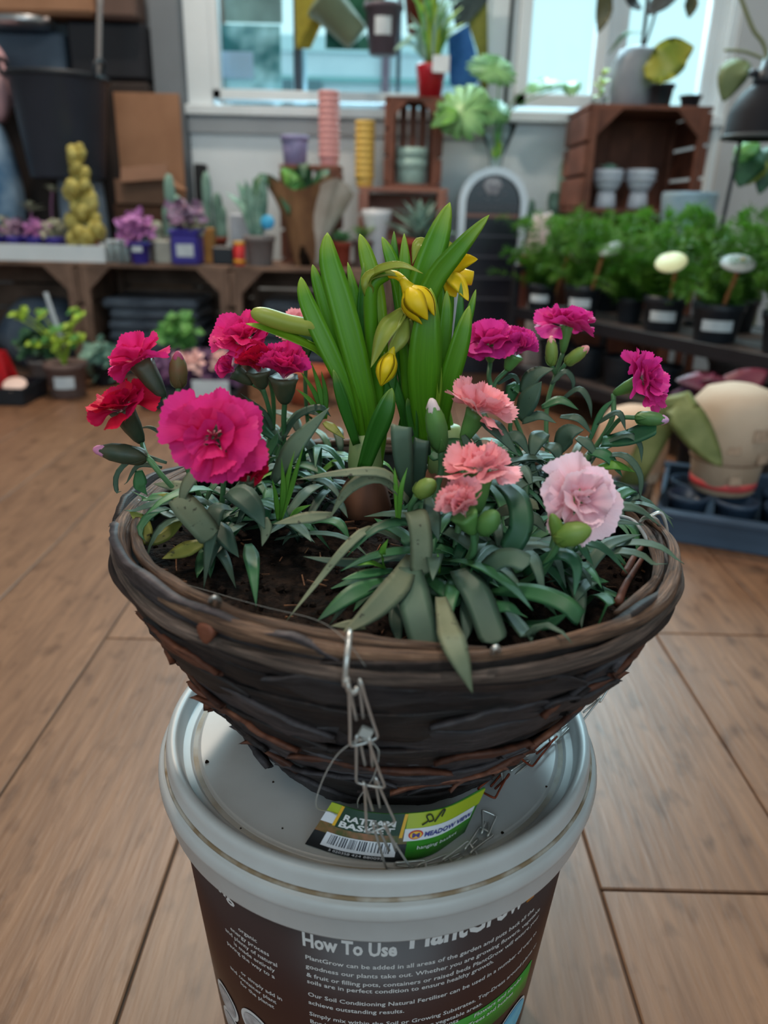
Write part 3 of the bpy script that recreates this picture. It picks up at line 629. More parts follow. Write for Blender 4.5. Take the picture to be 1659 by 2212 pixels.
for p, s in (((cx, 2.72, TZ + .207), (.17, .004, .074)), ((cx, 2.81, TZ + .207), (.17, .004, .074)), ((cx - .085, 2.765, TZ + .207), (.004, .09, .074)), ((cx + .085, 2.765, TZ + .207), (.004, .09, .074)), ((cx, 2.765, TZ + .172), (.166, .09, .004))):
    mo('panel', *box(p, s, bev=.0008), m_cb2, t, False)
mo('flap', *box((cx + .02, 2.698, TZ + .262), (.15, .004, .058), mtx=Matrix.Rotation(R(-38), 3, 'X') @ Matrix.Rotation(R(-7), 3, 'Y'), bev=.0008), m_cb2, t, False)
mo('flap', *box((cx + .085 + .02, 2.765, TZ + .232), (.06, .09, .004), mtx=Matrix.Rotation(R(35), 3, 'Y'), bev=.0008), m_cb, t, False)
a = B(328, 290, 2.86)
slab('cardboard_sheet', 'tall tan cardboard sheet standing behind the carton beside the black tub', 'cardboard', (a.x, 2.8345, .4365), (.215, .012, .867), m_cb)
slab('sheet_support', 'dark stacked box under the leaning cardboard sheet', 'box', (a.x + .06, 2.871, .26), (.085, .054, .515), M('box_dark', (44, 38, 36), rough=.8))
q = B(402, 315, 2.90); slab('black_roll', 'narrow upright black roll against the grey pillar', 'roll', (-.662, 2.90, .335), (.035, .06, .66), M('roll_black', (16, 15, 18), rough=.6))
# shelf stack behind the tub: boxes piled up
bx = lambda x0, x1, y0, y1, Y: (B(x0, y1, Y), B(x1, y0, Y))
a, b = bx(150, 306, 45, 168, 2.83)
slab('black_crate_box', 'big black storage box high behind the black tub', 'box', ((a.x + b.x) / 2, 2.895, (a.z + b.z) / 2), (b.x - a.x, .10, b.z - a.z), M('storage_black', (24, 24, 32), (18, 18, 26), rough=.6, scale=5))
zb = a.z
a2, b2 = bx(-10, 132, 66, 150, 2.82)
slab('blue_grey_box', 'blue grey plastic box beside the big black storage box', 'box', ((a2.x + b2.x) / 2 - .03, 2.895, (zb + b2.z) / 2), (b2.x - a2.x + .045, .10, b2.z - zb), M('bluegrey_box', (72, 90, 108), (56, 70, 86), rough=.45, scale=4))
slab('stack_base', 'large dark carton at the bottom of the pile behind the tub', 'carton', ((a2.x + b.x) / 2 - .03, 2.896, (zb) / 2), (b.x - a2.x + .06, .10, zb - .006), M('carton_dark', (58, 48, 44), (48, 40, 38), rough=.85, scale=6))
zt = b2.z
t = thing('metal_tray', ((a2.x + b2.x) / 2 - .02, 2.83, zt), 'shiny silver metal tray lying on the blue grey box', 'tray')
mo('pan', *lathe([(0, .002), (.075, .002), (.095, .028), (.100, .028), (.080, 0), (0, 0)], ((a2.x + b2.x) / 2 - .02, 2.83, zt + .001), 30, wob=lambda q, h: .12 * math.cos(2 * q)), M('steel', (170, 172, 176), rough=.3, metal=.9), t)
mo('bar', *tube([((a2.x + b2.x) / 2 - .09, 2.80, zt + .035), ((a2.x + b2.x) / 2 + .09, 2.79, zt + .024)], .006, 8), M('bar_pale', (196, 180, 176), rough=.5), t)
a3, b3 = bx(-20, 203, -60, 40, 2.84)
slab('cardboard_box', 'wide brown cardboard box at the top of the heap', 'box', ((a3.x + b3.x) / 2, 2.87, (zt + .036 + b3.z) / 2 + .012), (b3.x - a3.x, .14, b3.z - zt - .02), m_cb)
a4, b4 = bx(226, 296, -70, 60, 2.86)
slab('brown_carton', 'tall dark brown carton standing on the black storage box', 'box', ((a4.x + b4.x) / 2, 2.865, (b.z + b4.z) / 2), (b4.x - a4.x, .12, b4.z - b.z - .001), M('carton_brown', (104, 82, 74), (94, 74, 66), rough=.85, scale=6))
p0, p1 = B(226, 44, 2.72), B(238, 158, 2.66)
st_ = mo('grey_cane', *tube([V((c_tub.x + .158, 2.672, c_tub.z + .53)), V((c_tub.x + .091, 2.672, c_tub.z + .018))], .0085, 8), M('cane_grey', (138, 132, 130), rough=.7), None, True, loc=p1); tag(st_, 'pale grey stick standing up out of the black tub', 'stick')
sack('pink fabric bag at the end of the bench', B(-8, 262, 2.72) + V((-.015, 0, -.0)), (.16, .12, .215), M('pink_bag', (206, 172, 176), (196, 150, 158), rough=.8, scale=6), 'bag', 'pink_bag', 4)
sack('blue and white plastic bag standing under the pink bag', V((B(20, 420, 2.72).x - .04, 2.72, TZ + .0075)), (.15, .11, B(-8, 262, 2.72).z - TZ - .006), M('blue_bag', (60, 104, 140), (178, 200, 218), rough=.4, scale=6, lo=.4, hi=.6), 'bag', 'blue_bag', 6)

# crates, stacked pots under the wide window
YK = 2.62
x0, x1 = at(608, YK + .02) - .002, at(735, YK + .02)
zt = B(670, 355, YK).z
crate('small brown crate on end carrying the lilac pot and pink pot stack', x0, x1, YK + .03, YK + .17, TZ + .0005, zt, m_crd, None, 4, None, True, 2, .74)
def stack(label, cx_, cy, z, r, h, n, m, name, cat, group):
    """nested pots: only the rims show"""
    for i in range(n):
        c = V((cx_, cy, z + i * h)); hh = h * 2.3
        t = thing(name, c, label, cat, group)
        mo('body', *lathe([(0, 0), (r * .80, 0), (r * .82, .002), (r * .95, hh - h * .55), (r * .93, hh - h * .5), (r * .78, .004), (0, .004)], c, 26), m, t)
        mo('rim', *lathe([(r * .93, 0), (r, .001), (r * 1.01, h * .86), (r * .93, h * .9)], c + V((0, 0, hh - h * .95)), 26), m, t)
cx_ = B(637, 325, YK + .1).x; c = V((cx_, YK + .10, zt + .0005)); hh = B(637, 295, YK + .1).z - zt
t = thing('lilac_pot', c, 'single lilac pot standing on the small brown crate', 'pot'); m_lil = M('lilac', (142, 136, 176), (128, 122, 162), rough=.5, scale=6)
mo('body', *lathe([(0, 0), (.034, 0), (.036, .002), (.043, hh * .98), (.041, hh), (.038, hh * .95), (.033, .006), (0, .006)], c, 28), m_lil, t); mo('rim', *lathe([(.0425, 0), (.0455, .001), (.0455, .014), (.041, .016)], c + V((0, 0, hh - .014)), 28), m_lil, t)
cx_ = B(711, 300, YK + .1).x; top = B(711, 196, YK + .1).z; n = 11; h = (top - zt) / (n + 1.35)
stack('pink pot nested in the tall pink stack on the small brown crate', cx_, YK + .10, zt + .0005, .0335, h, n, M('pink_pot', (224, 162, 160), (212, 148, 148), rough=.5, scale=6), 'pink_pot', 'pot', 'stacked pink pots')
x0, x1 = at(772, YK + .02), at(962, YK + .02); zl = B(860, 405, YK + .03).z
crate('pinkish wooden crate under the yellow pot stack and upright brown crate', x0, x1, YK + .04, YK + .21, TZ + .0005, zl, m_crp, None, 4, None, False, 2)
cx_ = B(788, 340, YK + .1).x; top = B(788, 260, YK + .1).z; n = 9; h = (top - zl) / (n + 1.35)
stack('yellow pot nested in the tall yellow stack beside the upright crate', cx_, YK + .10, zl + .0005, .031, h, n, M('yellow_pot', (222, 186, 96), (206, 166, 80), rough=.5, scale=6), 'yellow_pot', 'pot', 'stacked yellow pots')
x0, x1 = B(830, 300, YK + .06).x, B(957, 300, YK + .06).x; zu = B(890, 208, YK + .06).z
crate('upright brown slatted crate holding pale green pots under the red pot', x0, x1, YK + .06, YK + .205, zl + .0005, zu, m_crd, None, 5, None, True, 2, .74)
cx_ = B(890, 350, YK + .12).x; top = B(890, 318, YK + .12).z; h = (top - zl - .0125) / 3.35
stack('pale green pot nested in a short stack inside the upright brown crate', cx_, YK + .125, zl + .0130, .052, h, 2, M('green_pot', (168, 196, 188), (150, 178, 170), rough=.5, scale=6), 'green_pot', 'pot', 'stacked pale green pots')
cx_ = B(930, 170, YK + .12).x; hh = B(930, 138, YK + .1).z - zu; c = V((cx_, YK + .12, zu + .0005))
t = thing('potted_palm', c, 'feathery green palm in a glossy red pot on the upright crate', 'potted plant'); mo('pot', *lathe([(0, 0), (.030, 0), (.036, .004), (.046, hh * .8), (.048, hh * .95), (.046, hh), (.042, hh * .94), (0, hh * .85)], c, 32), m_red, t)
mo('price_card', *box(c + V((.028, -.052, hh * .95)), (.052, .002, .05), mtx=Matrix.Rotation(R(-14), 3, 'X')), m_paper, t, False)
for i in range(46):
    a = rnd.uniform(0, 6.28); L_ = rnd.uniform(.10, .27); sp = rnd.uniform(.02, .14); s = c + V((rnd.uniform(-.02, .02), rnd.uniform(-.02, .02), hh * .9)); d = V((math.cos(a), math.sin(a) * .7, 0))
    leaf('leaf', [s, s + d * sp * .35 + V((0, 0, L_ * .6)), s + d * sp + V((0, 0, L_ * rnd.uniform(.8, 1)))], rnd.uniform(.010, .022), rnd.choice([g_mid, g_mid, g_lime, g_blue]), t, n=5)
for px, py in ((872, 90), (850, 110), (880, 60)):
    p = B(px, py, YK + .1); leaf('leaf', [c + V((0, 0, hh)), (c + V((0, 0, hh + .04))).lerp(p, .6) + V((0, 0, .02)), p], .034, g_blue, t, prof='oval', n=6)
# hanging planters in front of the window
c = B(828, 60, YK + .17)
t = thing('hanging_planter', c + V((0, 0, -.07)), 'purple grey bucket planter with a white label hung in the window', 'planter'); c0 = c + V((0, 0, -.075))
mo('body', *lathe([(0, 0), (.040, 0), (.044, .004), (.056, .12), (.062, .122), (.062, .136), (.056, .136), (.050, .11), (0, .10)], c0, 30), M('planter_mauve', (92, 82, 92), (80, 72, 82), rough=.5, scale=6), t)
sticker(t, c0 + V((0, 0, .075)), .051, .05, .055, m_paper); mo('wire', *tube([c0 + V((-.06, 0, .125)), c0 + V((-.03, 0, .25)), c0 + V((.03, 0, .25)), c0 + V((.06, 0, .125))], .003, 6), m_gpot, t)
c = B(734, 40, YK + .20); q = Matrix.Rotation(R(-28), 3, 'Y')
t = thing('sage_planter', c, 'sage green bucket planter tilted beside the purple grey one', 'planter')
mo('body', *lathe([(0, -.075), (.040, -.075), (.044, -.07), (.058, .06), (.064, .062), (.064, .078), (.058, .078), (.050, .06), (0, .05)], c, 30, axis=q @ V((-.35, 0, 1))), M('sage', (132, 146, 118), (118, 132, 106), rough=.5, scale=6), t)
mo('wire', *tube([c + V((-.07, 0, .05)), c + V((-.05, 0, .2)), c + V((.02, 0, .2)), c + V((.04, 0, .08))], .003, 6), m_gpot, t)
c = B(906, 15, YK + .26); tag(mo('clay_planter', *lathe([(0, -.07), (.036, -.07), (.052, .05), (.056, .05), (.056, .065), (.050, .065), (0, .03)], c, 28), M('clay', (140, 62, 40), (124, 54, 36), rough=.8, scale=8), None, True, loc=c), 'clay pot hanging behind the palm leaves in the window', 'pot')

# ------------------------------------------------------------------ arched cabinet and the glass vase with monstera
a, b = B(983, 600, 2.68), B(1127, 600, 2.68); ax, aw = (a.x + b.x) / 2, (b.x - a.x) / 2; ztop = B(1052, 360, 2.68).z; zar = ztop - aw
t = thing('arched_cabinet', (ax, 2.70, .004), 'tall black arched cabinet with a silver frame and white emblem', 'cabinet')
def arch(r, z0, n=20):
    return [V((ax - r, 0, z0))] + [V((ax - r * math.cos(math.pi * i / n), 0, zar + r * math.sin(math.pi * i / n))) for i in range(n + 1)] + [V((ax + r, 0, z0))]
def arch_ring(r0, r1, z0, y0, y1):
    A, C_ = arch(r0, z0), arch(r1, z0); n = len(A); vs_ = []
    for y in (y0, y1): vs_ += [p + V((0, y, 0)) for p in A] + [p + V((0, y, 0)) for p in C_]
    fs = []
    for i in range(n - 1):
        fs += [(i, i + 1, n + i + 1, n + i), (2 * n + i, 3 * n + i, 3 * n + i + 1, 2 * n + i + 1), (n + i, n + i + 1, 3 * n + i + 1, 3 * n + i), (i, 2 * n + i, 2 * n + i + 1, i + 1)]
    return vs_, fs
mo('frame', *arch_ring(aw * .80, aw, .004, 2.68, 2.78), M('silver_frame', (216, 226, 234), (204, 212, 220), rough=.3, metal=.1, scale=4), t, False)
A = arch(aw * .81, .004); n = len(A)
mo('front_panel', [p + V((0, 2.70, 0)) for p in A] + [p + V((0, 2.775, 0)) for p in A], [tuple(range(n)), tuple(reversed(range(n, 2 * n)))] + [(i, i + 1, n + i + 1, n + i) for i in range(n - 1)], M('cabinet_black', (34, 36, 46), (28, 30, 38), rough=.18, scale=4), t, False)
zd = B(1047, 400, 2.70).z
mo('emblem', *lathe([(0, -.004), (.028, -.004), (.030, 0), (.026, .003), (0, .005)], (ax - .004, 2.698, zd), 20, axis=(0, -1, 0), wob=lambda q, h: .10 * math.cos(6 * q)), M('emblem_white', (190, 190, 196), (140, 140, 150), rough=.5, scale=60), t)
for i in range(10):
    q = 2 * math.pi * i / 10; mo('dial_mark', *box((ax - .004 + .05 * math.cos(q), 2.698, zd + .042 * math.sin(q)), (.010, .003, .008)), M('dial_grey', (100, 102, 110)), t, False)
zg = B(1050, 448, 2.70).z
for i in range(22): mo('vent_slot', *box((ax - aw * .7 + aw * 1.4 * i / 21, 2.698, zg), (.0028, .004, .024)), MATS['dial_grey'], t, False)
mo('copper_strip', *box((ax, 2.697, B(1050, 466, 2.70).z), (aw * 1.55, .006, .012)), M('copper', (130, 92, 82), rough=.45, metal=.4), t, False)
for i, py in enumerate((510, 555, 600, 645)):
    mo('shelf_line', *box((ax, 2.697, B(1050, py, 2.70).z), (aw * 1.55, .005, .006)), M('line_grey', (66, 66, 76), rough=.4), t, False)
c = V((B(1072, 345, 2.72).x, 2.73, ztop - .002))
t = thing('glass_vase', c, 'flared clear glass vase on top of the arched cabinet', 'vase'); zv = B(1072, 268, 2.72).z - c.z
mo('body', *lathe([(0, 0), (.016, 0), (.020, .006), (.024, zv * .3), (.062, zv), (.060, zv), (.021, zv * .3), (.016, .012), (0, .010)], c, 30), m_glass, t)
t = thing('monstera_cutting', c + V((0, 0, .02)), 'monstera cutting with big split leaves in the glass vase', 'cutting')
def monstera(ctr, tipdir, L_, W_, m, nrm, holes=7):
    """split leaf: lobed outline, one blade"""
    tipdir = V(tipdir).normalized(); nrm = V(nrm); sd = tipdir.cross(nrm).normalized(); nrm = sd.cross(tipdir)
    out = []; n = 56
    for i in range(n):
        a = 2 * math.pi * i / n; rad = (1 - .30 * math.cos(a)) * .62; lob = 1 - (.32 if abs(math.sin(a)) > .35 else 0) * (.5 + .5 * math.cos(holes * 2 * a)) ** 3
        out.append(ctr + tipdir * (-math.cos(a) * L_ * .5 * (1 + .0 * lob)) + sd * (math.sin(a) * W_ * .62 * lob) + nrm * (-.10 * W_ * math.sin(a) ** 2 + .02 * W_ * math.cos(holes * 2 * a)))
    vs_ = [ctr] + out + [ctr - nrm * .0015] + [p - nrm * .0012 for p in out]; k = n + 1
    fs = [(0, 1 + i, 1 + (i + 1) % n) for i in range(n)] + [(k, k + 1 + (i + 1) % n, k + 1 + i) for i in range(n)] + [(1 + i, k + 1 + i, k + 1 + (i + 1) % n, 1 + (i + 1) % n) for i in range(n)]
    return mo('leaf', vs_, fs, m, t, True)
m_mon = M('monstera', (96, 150, 88), (140, 186, 120), rough=.4, scale=14)
for (px, py, Y, L_, W_, td, nr) in ((1000, 238, 2.60, .17, .16, (-.75, -.1, -.62), (.1, -.7, .7)), (1062, 148, 2.72, .10, .14, (-.3, -.3, -.5), (.1, -.6, .8)), (1180, 180, 2.70, .08, .13, (.3, -.4, -.2), (0, -.5, .9)), (1075, 240, 2.72, .09, .08, (.6, -.2, -.6), (0, -.7, .7)), (1235, 186, 2.74, .06, .07, (.8, -.2, .1), (0, -.6, .8))):
    p = B(px, py, Y); monstera(p, td, L_, W_, m_mon, nr); mo('stem', *tube([c + V((0, 0, .02)), c + V((0, 0, zv)) + (p - c) * .15, p - V(td).normalized() * L_ * .45, p], .0022, 6), g_mid, t)
p = B(948, 262, 2.59); leaf('leaf', [B(985, 235, 2.60), p + V((.02, 0, .01)), B(930, 275, 2.59)], .075, M('leaf_grass', (52, 110, 30)), t, prof='oval', n=8)
c2 = c + V((0, -.0, zv * .32)); leaf('leaf', [c + V((0, 0, .03)), c2, c2 + V((.006, -.006, .03)), c2 + V((-.004, -.01, .04))], .032, g_lime, t, prof='oval', n=6)

# cacti and cloth right of the arched cabinet
for px, py0, Y, r, m, lb in ((1150, 430, 2.84, .018, g_cact, 'slim pale column cactus next to the arched cabinet'), (1188, 450, 2.80, .016, g_dark, 'short dark column cactus beside the arched cabinet')):
    z1 = B(px, py0, Y).z; x = B(px, py0, Y).x; c = V((x, Y, .004)); t = thing('column_cactus', c, lb, 'cactus'); mo('pot', *potgeo(c, .027, .023, .14), m_gpot, t); cactus(t, c + V((0, 0, .12)), r, z1 - .124, m)
x = B(1226, 400, 2.87).x; c = V((x, 2.87, .004)); t = thing('paddle_cactus', c, 'tall smooth paddle cactus standing against the white wall', 'cactus'); mo('pot', *potgeo(c, .045, .038, .2), m_gpot, t)
zc = B(1228, 332, 2.87).z
mo('paddle', *lathe([(.018, .15), (.026, .25), (.024, .38), (.030, .48), (.033, zc - .09), (.032, zc - .04), (.022, zc - .012), (0, zc - .004)], c, 18), g_cact, t)
mo('paddle', *lathe([(.010, 0), (.022, .03), (.024, .07), (.014, .10), (0, .108)], c + V((-.02, -.01, .50)), 16, axis=(-.35, -.1, 1)), g_cact, t)
sack('pale crumpled paper sack on the floor beside the arched cabinet', V((B(1165, 560, 2.60).x, 2.60, .010)), (.11, .11, B(1165, 470, 2.62).z), M('pale_sack', (204, 200, 200), (188, 172, 170), rough=.7, scale=12, bump=.4), 'sack', 'paper_sack', 9)

# ------------------------------------------------------------------ brown crate on the sill side, with pots
YR = 2.48
x0, x1 = B(1262, 330, YR).x, B(1528, 330, YR).x; zt, zb = B(1400, 226, YR).z, B(1400, 462, YR).z
crate('plain wooden stand crate under the wide brown crate behind the ferns', x0 + .01, x1 - .01, YR + .02, YR + .30, .004, zb, m_crd, None, 3)
crate('wide brown open crate carrying the grey vase and holding white cups', x0, x1, YR, YR + .30, zb + .0005, zt, m_crd, None, 5, None, True, 3, .985)
m_cup = M('white_cup', (196, 202, 214), (184, 190, 204), rough=.4, scale=8)
for px, lb in ((1312, 'white ridged cup pot with a tiny succulent inside the wide brown crate'), (1382, 'white ridged cup pot standing empty inside the wide brown crate')):
    x = B(px, 400, YR + .06).x; zc = B(px, 366, YR + .06).z; c = V((x, YR + .06, zb + .0130)); h = zc - c.z
    t = thing('white_cup_pot', c, lb, 'pot'); mo('foot', *lathe([(0, 0), (.028, 0), (.032, .004), (.026, h * .40), (0, h * .40)], c, 26), m_cup, t)
    mo('bowl', *lathe([(0, 0), (.024, 0), (.038, h * .22), (.043, h * .5), (.044, h * .6), (.040, h * .6), (.036, h * .4), (0, h * .35)], c + V((0, 0, h * .40)), 26), m_cup, t)
    for k in (.70, .84): mo('ridge', *lathe([(.040, 0), (.046, .002), (.046, .006), (.041, .008)], c + V((0, 0, h * k)), 26), m_cup, t)
    if px == 1312: rosette(t, c + V((0, 0, h * .92)), 12, .04, .022, g_blue, prof='oval')
x = B(1470, 440, YR - .02).x; zc = B(1470, 416, YR - .02).z
c = V((x, YR - .06, .30)); 
t = thing('wooden_stool', (x, YR - .088, .004), 'plain brown stool hidden behind the ferns under the blue grey pot', 'stool'); mo('seat', *box((x, YR - .088, .445), (.16, .13, .02)), m_crd, t, False)
for sx in (-.06, .06):
    for sy in (-.045, .045): mo('leg', *box((x + sx, YR - .088 + sy, .2195), (.02, .02, .431)), m_crd, t, False)
c = V((x, YR - .088, .4555)); tag(mo('blue_grey_pot', *lathe([(0, 0), (.060, 0), (.066, .006), (.078, zc - c.z - .01), (.074, zc - c.z), (.068, zc - c.z - .01), (0, .02)], c, 34), M('bluegrey_glaze', (120, 150, 170), (160, 178, 186), rough=.4, scale=9), None, True, loc=c), 'round blue grey glazed pot in front of the wide brown crate', 'pot')
x = B(1372, 160, YR + .12).x; h = B(1375, 102, YR + .12).z - zt; c = V((x, YR + .12, zt + .0005))
m_zinc = M('zinc', (112, 120, 130), (132, 138, 146), rough=.5, scale=9)
tag(mo('grey_vase', *lathe([(0, 0), (.058, 0), (.062, .006), (.068, h * .3), (.066, h * .75), (.052, h * .94), (.030, h), (.026, h), (.046, h * .92), (0, h * .8)], c, 34), m_zinc, None, True, loc=c), 'rounded grey stoneware vase on top of the wide brown crate', 'vase')
t = thing('rubber_plant', c + V((0, 0, h)), 'dark leaved rubber plant growing out of the grey vase', 'plant')
s = c + V((.01, 0, h - .03)); mo('stem', *tube([s, s + V((.0, 0, .12)), s + V((-.01, 0, .4))], .006, 8), M('bark_dark', (40, 38, 36)), t); mo('stem', *tube([s, s + V((.03, 0, .15)), s + V((.03, 0, .4))], .004, 8), MATS['bark_dark'], t)
m_rub = M('leaf_rubber', (70, 74, 50), (100, 94, 60), rough=.4, scale=12)
for pts, w, m in (([(1300, -50), (1305, 20), (1292, 72)], .05, m_rub), ([(1385, 70), (1350, 75), (1312, 120)], .018, g_dark), ([(1400, 30), (1440, -5), (1470, -40)], .07, M('leaf_black', (32, 38, 40), (50, 52, 48), scale=12)), ([(1470, -30), (1492, 0), (1488, 40)], .05, m_rub), ([(1385, 20), (1365, 5), (1350, -30)], .06, MATS['leaf_black'])):
    leaf('leaf', [B(x_, y_, YR + .08) for x_, y_ in pts], w, m, t, prof='oval', n=8)
x = B(1430, 200, YR + .033).x; c = V((x, YR + .033, zt + .0005)); t = thing('yellow_leaf_plant', c, 'single large yellowing leaf in a small black pot beside the grey vase', 'potted plant'); pot_part(t, c, .032, .026, .055, m_blk)
mo('stem', *tube([c + V((0, 0, .045)), B(1432, 165, YR + .03), B(1440, 140, YR + .02)], .003, 6), g_lime, t)
leaf('leaf', [B(1392, 158, YR + .02), B(1430, 140, YR), B(1465, 112, YR + .01), B(1500, 100, YR + .02)], .105, M('leaf_yellowing', (116, 132, 46), (164, 156, 60), rough=.4, scale=9), t, prof='oval', n=10, hint=(0, -1, .35), wave=.004)
x = B(1498, 205, YR + .07).x; c = V((x, YR + .09, zt + .0005)); tag(mo('black_pot', *potgeo(c, .030, .024, .036), m_blk, None, True, loc=c), 'tiny black pot alone on the end of the wide brown crate', 'pot')
x = B(1297, 205, YR + .12).x; c = V((x, YR + .12, zt + .0005)); t = thing('lime_sprig', c, 'little lime green sprig in a clear cup beside the grey vase', 'potted plant'); mo('cup', *lathe([(0, 0), (.018, 0), (.022, .03), (.020, .03), (.016, .004), (0, .004)], c, 18), m_clear, t)
for i in range(9): leaf('leaf', [c + V((0, 0, .01 + .01 * i)), c + V((.012 * math.cos(i * 2.4), .012 * math.sin(i * 2.4), .022 + .01 * i)), c + V((.026 * math.cos(i * 2.4), .026 * math.sin(i * 2.4), .024 + .01 * i))], .018, g_lime, t, prof='oval', n=5)
mo('stem', *tube([c + V((0, 0, .004)), c + V((0, 0, .10))], .0015, 5), g_lime, t)

# ------------------------------------------------------------------ bell lamp on its pole and the climber beside it
ZSH = .2758; YLm = 1.95; p = B(1634, 300, YLm); lt = B(1626, 150, YLm); hs = lt.z - p.z
t = thing('bell_lamp', (p.x - .028, YLm + .06, ZSH), 'black metal bell shaped lamp on a slim black pole', 'lamp'); m_iron = M('iron', (24, 24, 30), (18, 18, 23), rough=.7, scale=6, spec=.2)
mo('shade', *lathe([(.074, 0), (.073, .004), (.069, .05), (.060, hs * .52), (.044, hs * .70), (.024, hs * .80), (.022, hs * .80), (.041, hs * .68), (.056, hs * .50), (.066, .05), (.070, .004)], p, 36), m_iron, t)
mo('shade_lip', *lathe([(.069, -.002), (.077, -.002), (.078, .006), (.072, .008)], p, 36), M('lip_grey', (66, 70, 72), rough=.6), t)
mo('socket', *lathe([(0, 0), (.028, 0), (.030, .01), (.026, .03), (.018, .034), (.016, .05), (.006, .054), (.005, .075), (0, .076)], p + V((0, 0, hs * .78)), 22), m_blk, t)
for s in (-1, 1): mo('wing_screw', *lathe([(0, -.008), (.008, -.008), (.008, .008), (0, .008)], p + V((s * .034, -.004, hs * .78 + .022)), 12, axis=(1, 0, 0)), m_blk, t)
mo('pole', *tube([V((p.x - .028, YLm + .06, ZSH + .012)), V((p.x - .026, YLm + .06, .4)), V((p.x - .01, YLm + .05, p.z + .05)), p + V((0, 0.0, hs * .80))], .005, 8), m_blk, t); mo('base', *lathe([(0, 0), (.043, 0), (.043, .008), (.012, .014), (0, .014)], (p.x - .028, YLm + .06, ZSH), 28), m_blk, t)
t = thing('climbing_plant', (B(1640, 400, 2.15).x + .06, 2.16, .004), 'tall climbing plant with drooping green leaves behind the bell lamp', 'plant')
pb = V((B(1640, 400, 2.15).x + .06, 2.16, .004)); mo('pot', *potgeo(pb, .10, .08, .18), m_gpot, t); mo('stem', *tube([pb + V((0, 0, .15)), pb + V((-.01, 0, .6)), B(1659, 135, 2.15), B(1625, 60, 2.15), B(1590, -30, 2.15)], .005, 8), M('stem_olive', (120, 124, 84)), t)
mo('stem', *tube([B(1655, 130, 2.15), B(1610, 112, 2.15), B(1565, 108, 2.15)], .0035, 6), MATS['stem_olive'], t)
for pts, w, m in (([(1618, 135), (1585, 160), (1562, 220)], .075, M('leaf_olive', (76, 92, 56), (98, 112, 70), scale=12)), ([(1650, 330), (1620, 350), (1596, 405)], .09, g_dark), ([(1659, 350), (1630, 365), (1612, 400)], .07, M('leaf_yel', (150, 150, 50), (130, 140, 56), scale=10)), ([(1700, 200), (1668, 230), (1655, 280)], .06, MATS['leaf_grass']), ([(1690, 330), (1665, 350), (1640, 420)], .08, g_dark), ([(1640, 310), (1610, 330), (1600, 350)], .06, g_mid)):
    leaf('leaf', [B(x_, y_, 2.12) for x_, y_ in pts], w, m, t, prof='oval', n=8)

# ------------------------------------------------------------------ the black rack of ferns
RD = V((.47, -.883, 0)).normalized(); RN = V((-RD.y, RD.x, 0)); RP = V((.36, 2.3, 0)); rz = math.atan2(RD.y, RD.x)
RL, RW, ZS = 1.16, .36, .268
def rk(a, b, z): return RP + RD * a + RN * b + V((0, 0, z))
t = thing('plant_rack', rk(RL / 2, RW / 2, .004), 'black metal two shelf rack carrying the potted ferns', 'rack'); m_steel = M('rack_black', (30, 30, 36), (24, 24, 30), rough=.45, scale=6); m_board = M('rack_board', (74, 64, 62), (92, 80, 76), rough=.6, scale=9, stretch=(3, 1, 1))
for z, nb in ((ZS, 4), (.105, 4)):
    for i in range(nb): mo('shelf_board', *box(rk(RL / 2, RW * (i + .5) / nb, z), (RL, RW / nb - .006, .014), rz), m_board, t, False)
    for b in (.0, RW): mo('shelf_rail', *box(rk(RL / 2, b, z - .004), (RL + .01, .012, .03), rz), m_steel, t, False)
for a in (.004, RL - .004):
    for b in (0, RW): mo('leg', *box(rk(a, b, .199), (.02, .02, .39), rz), m_steel, t, False)
for b in (0, RW): pass
mo('end_rail', *box(rk(.004, RW / 2, .385), (.014, RW, .014), rz), m_steel, t, False); mo('back_rail', *box(rk(RL / 2, RW, .385), (RL, .014, .014), rz), m_steel, t, False)
c = rk(-.04, .06, .004); slab('brown_board', 'reddish brown wooden board leaning beside the end of the black rack', 'board', c + V((0, 0, .21)), (.028, .05, .41), M('board_red', (124, 60, 40), (104, 50, 36), rough=.7, scale=10, stretch=(1, 1, .2)))
m_fern = M_trans(M('fern_green', (44, 92, 26), (92, 142, 44), rough=.6, scale=14), .25, (90, 150, 40)); m_stick = M('stick_wood', (176, 128, 84), (156, 108, 68), rough=.7, scale=20, stretch=(4, 4, .5))
m_disc = M('disc_cream', (206, 206, 160), (190, 190, 146), rough=.6, scale=16); m_disc2 = M('disc_grey', (138, 142, 140), (120, 124, 122), rough=.6, scale=16)
def frond_mass(t, c, R_, H_, n, seed):
    """asparagus fern: arching wiry fronds feathered with fine needles, too many to count"""
    r = random.Random(seed); vs_, fs = [], []
    for i in range(n):
        a = r.uniform(0, 6.283); ln = r.uniform(.22, 1); rad = R_ * r.uniform(.15, 1); d = V((math.cos(a), math.sin(a), 0)); tp = c + d * rad + V((0, 0, H_ * ln)); s = c + d * .02
        P = spline([s, s + d * rad * .3 + V((0, 0, H_ * ln * .62)), tp, tp + d * R_ * .22 - V((0, 0, H_ * .10 * r.random()))], 16)
        for k in range(1, 17):
            p = P[k]; T = (P[k] - P[k - 1]).normalized(); sz = .024 * (1 - .5 * k / 16) * r.uniform(.7, 1.3)
            for q in range(10):
                u = V((r.gauss(0, 1), r.gauss(0, 1), r.gauss(0, 1) * .5)); u = (u - T * u.dot(T)).normalized() + T * .5; w = T.cross(u).normalized() * sz * .055
                j = len(vs_); vs_ += [p - w, p + w, p + u * sz * .7 + w * 1.4 + V((0, 0, .002)), p + u * sz]; fs += [(j, j + 1, j + 2), (j, j + 2, j + 3)]
    return tag(mo('foliage', vs_, fs, m_fern, t, False), kind='stuff')
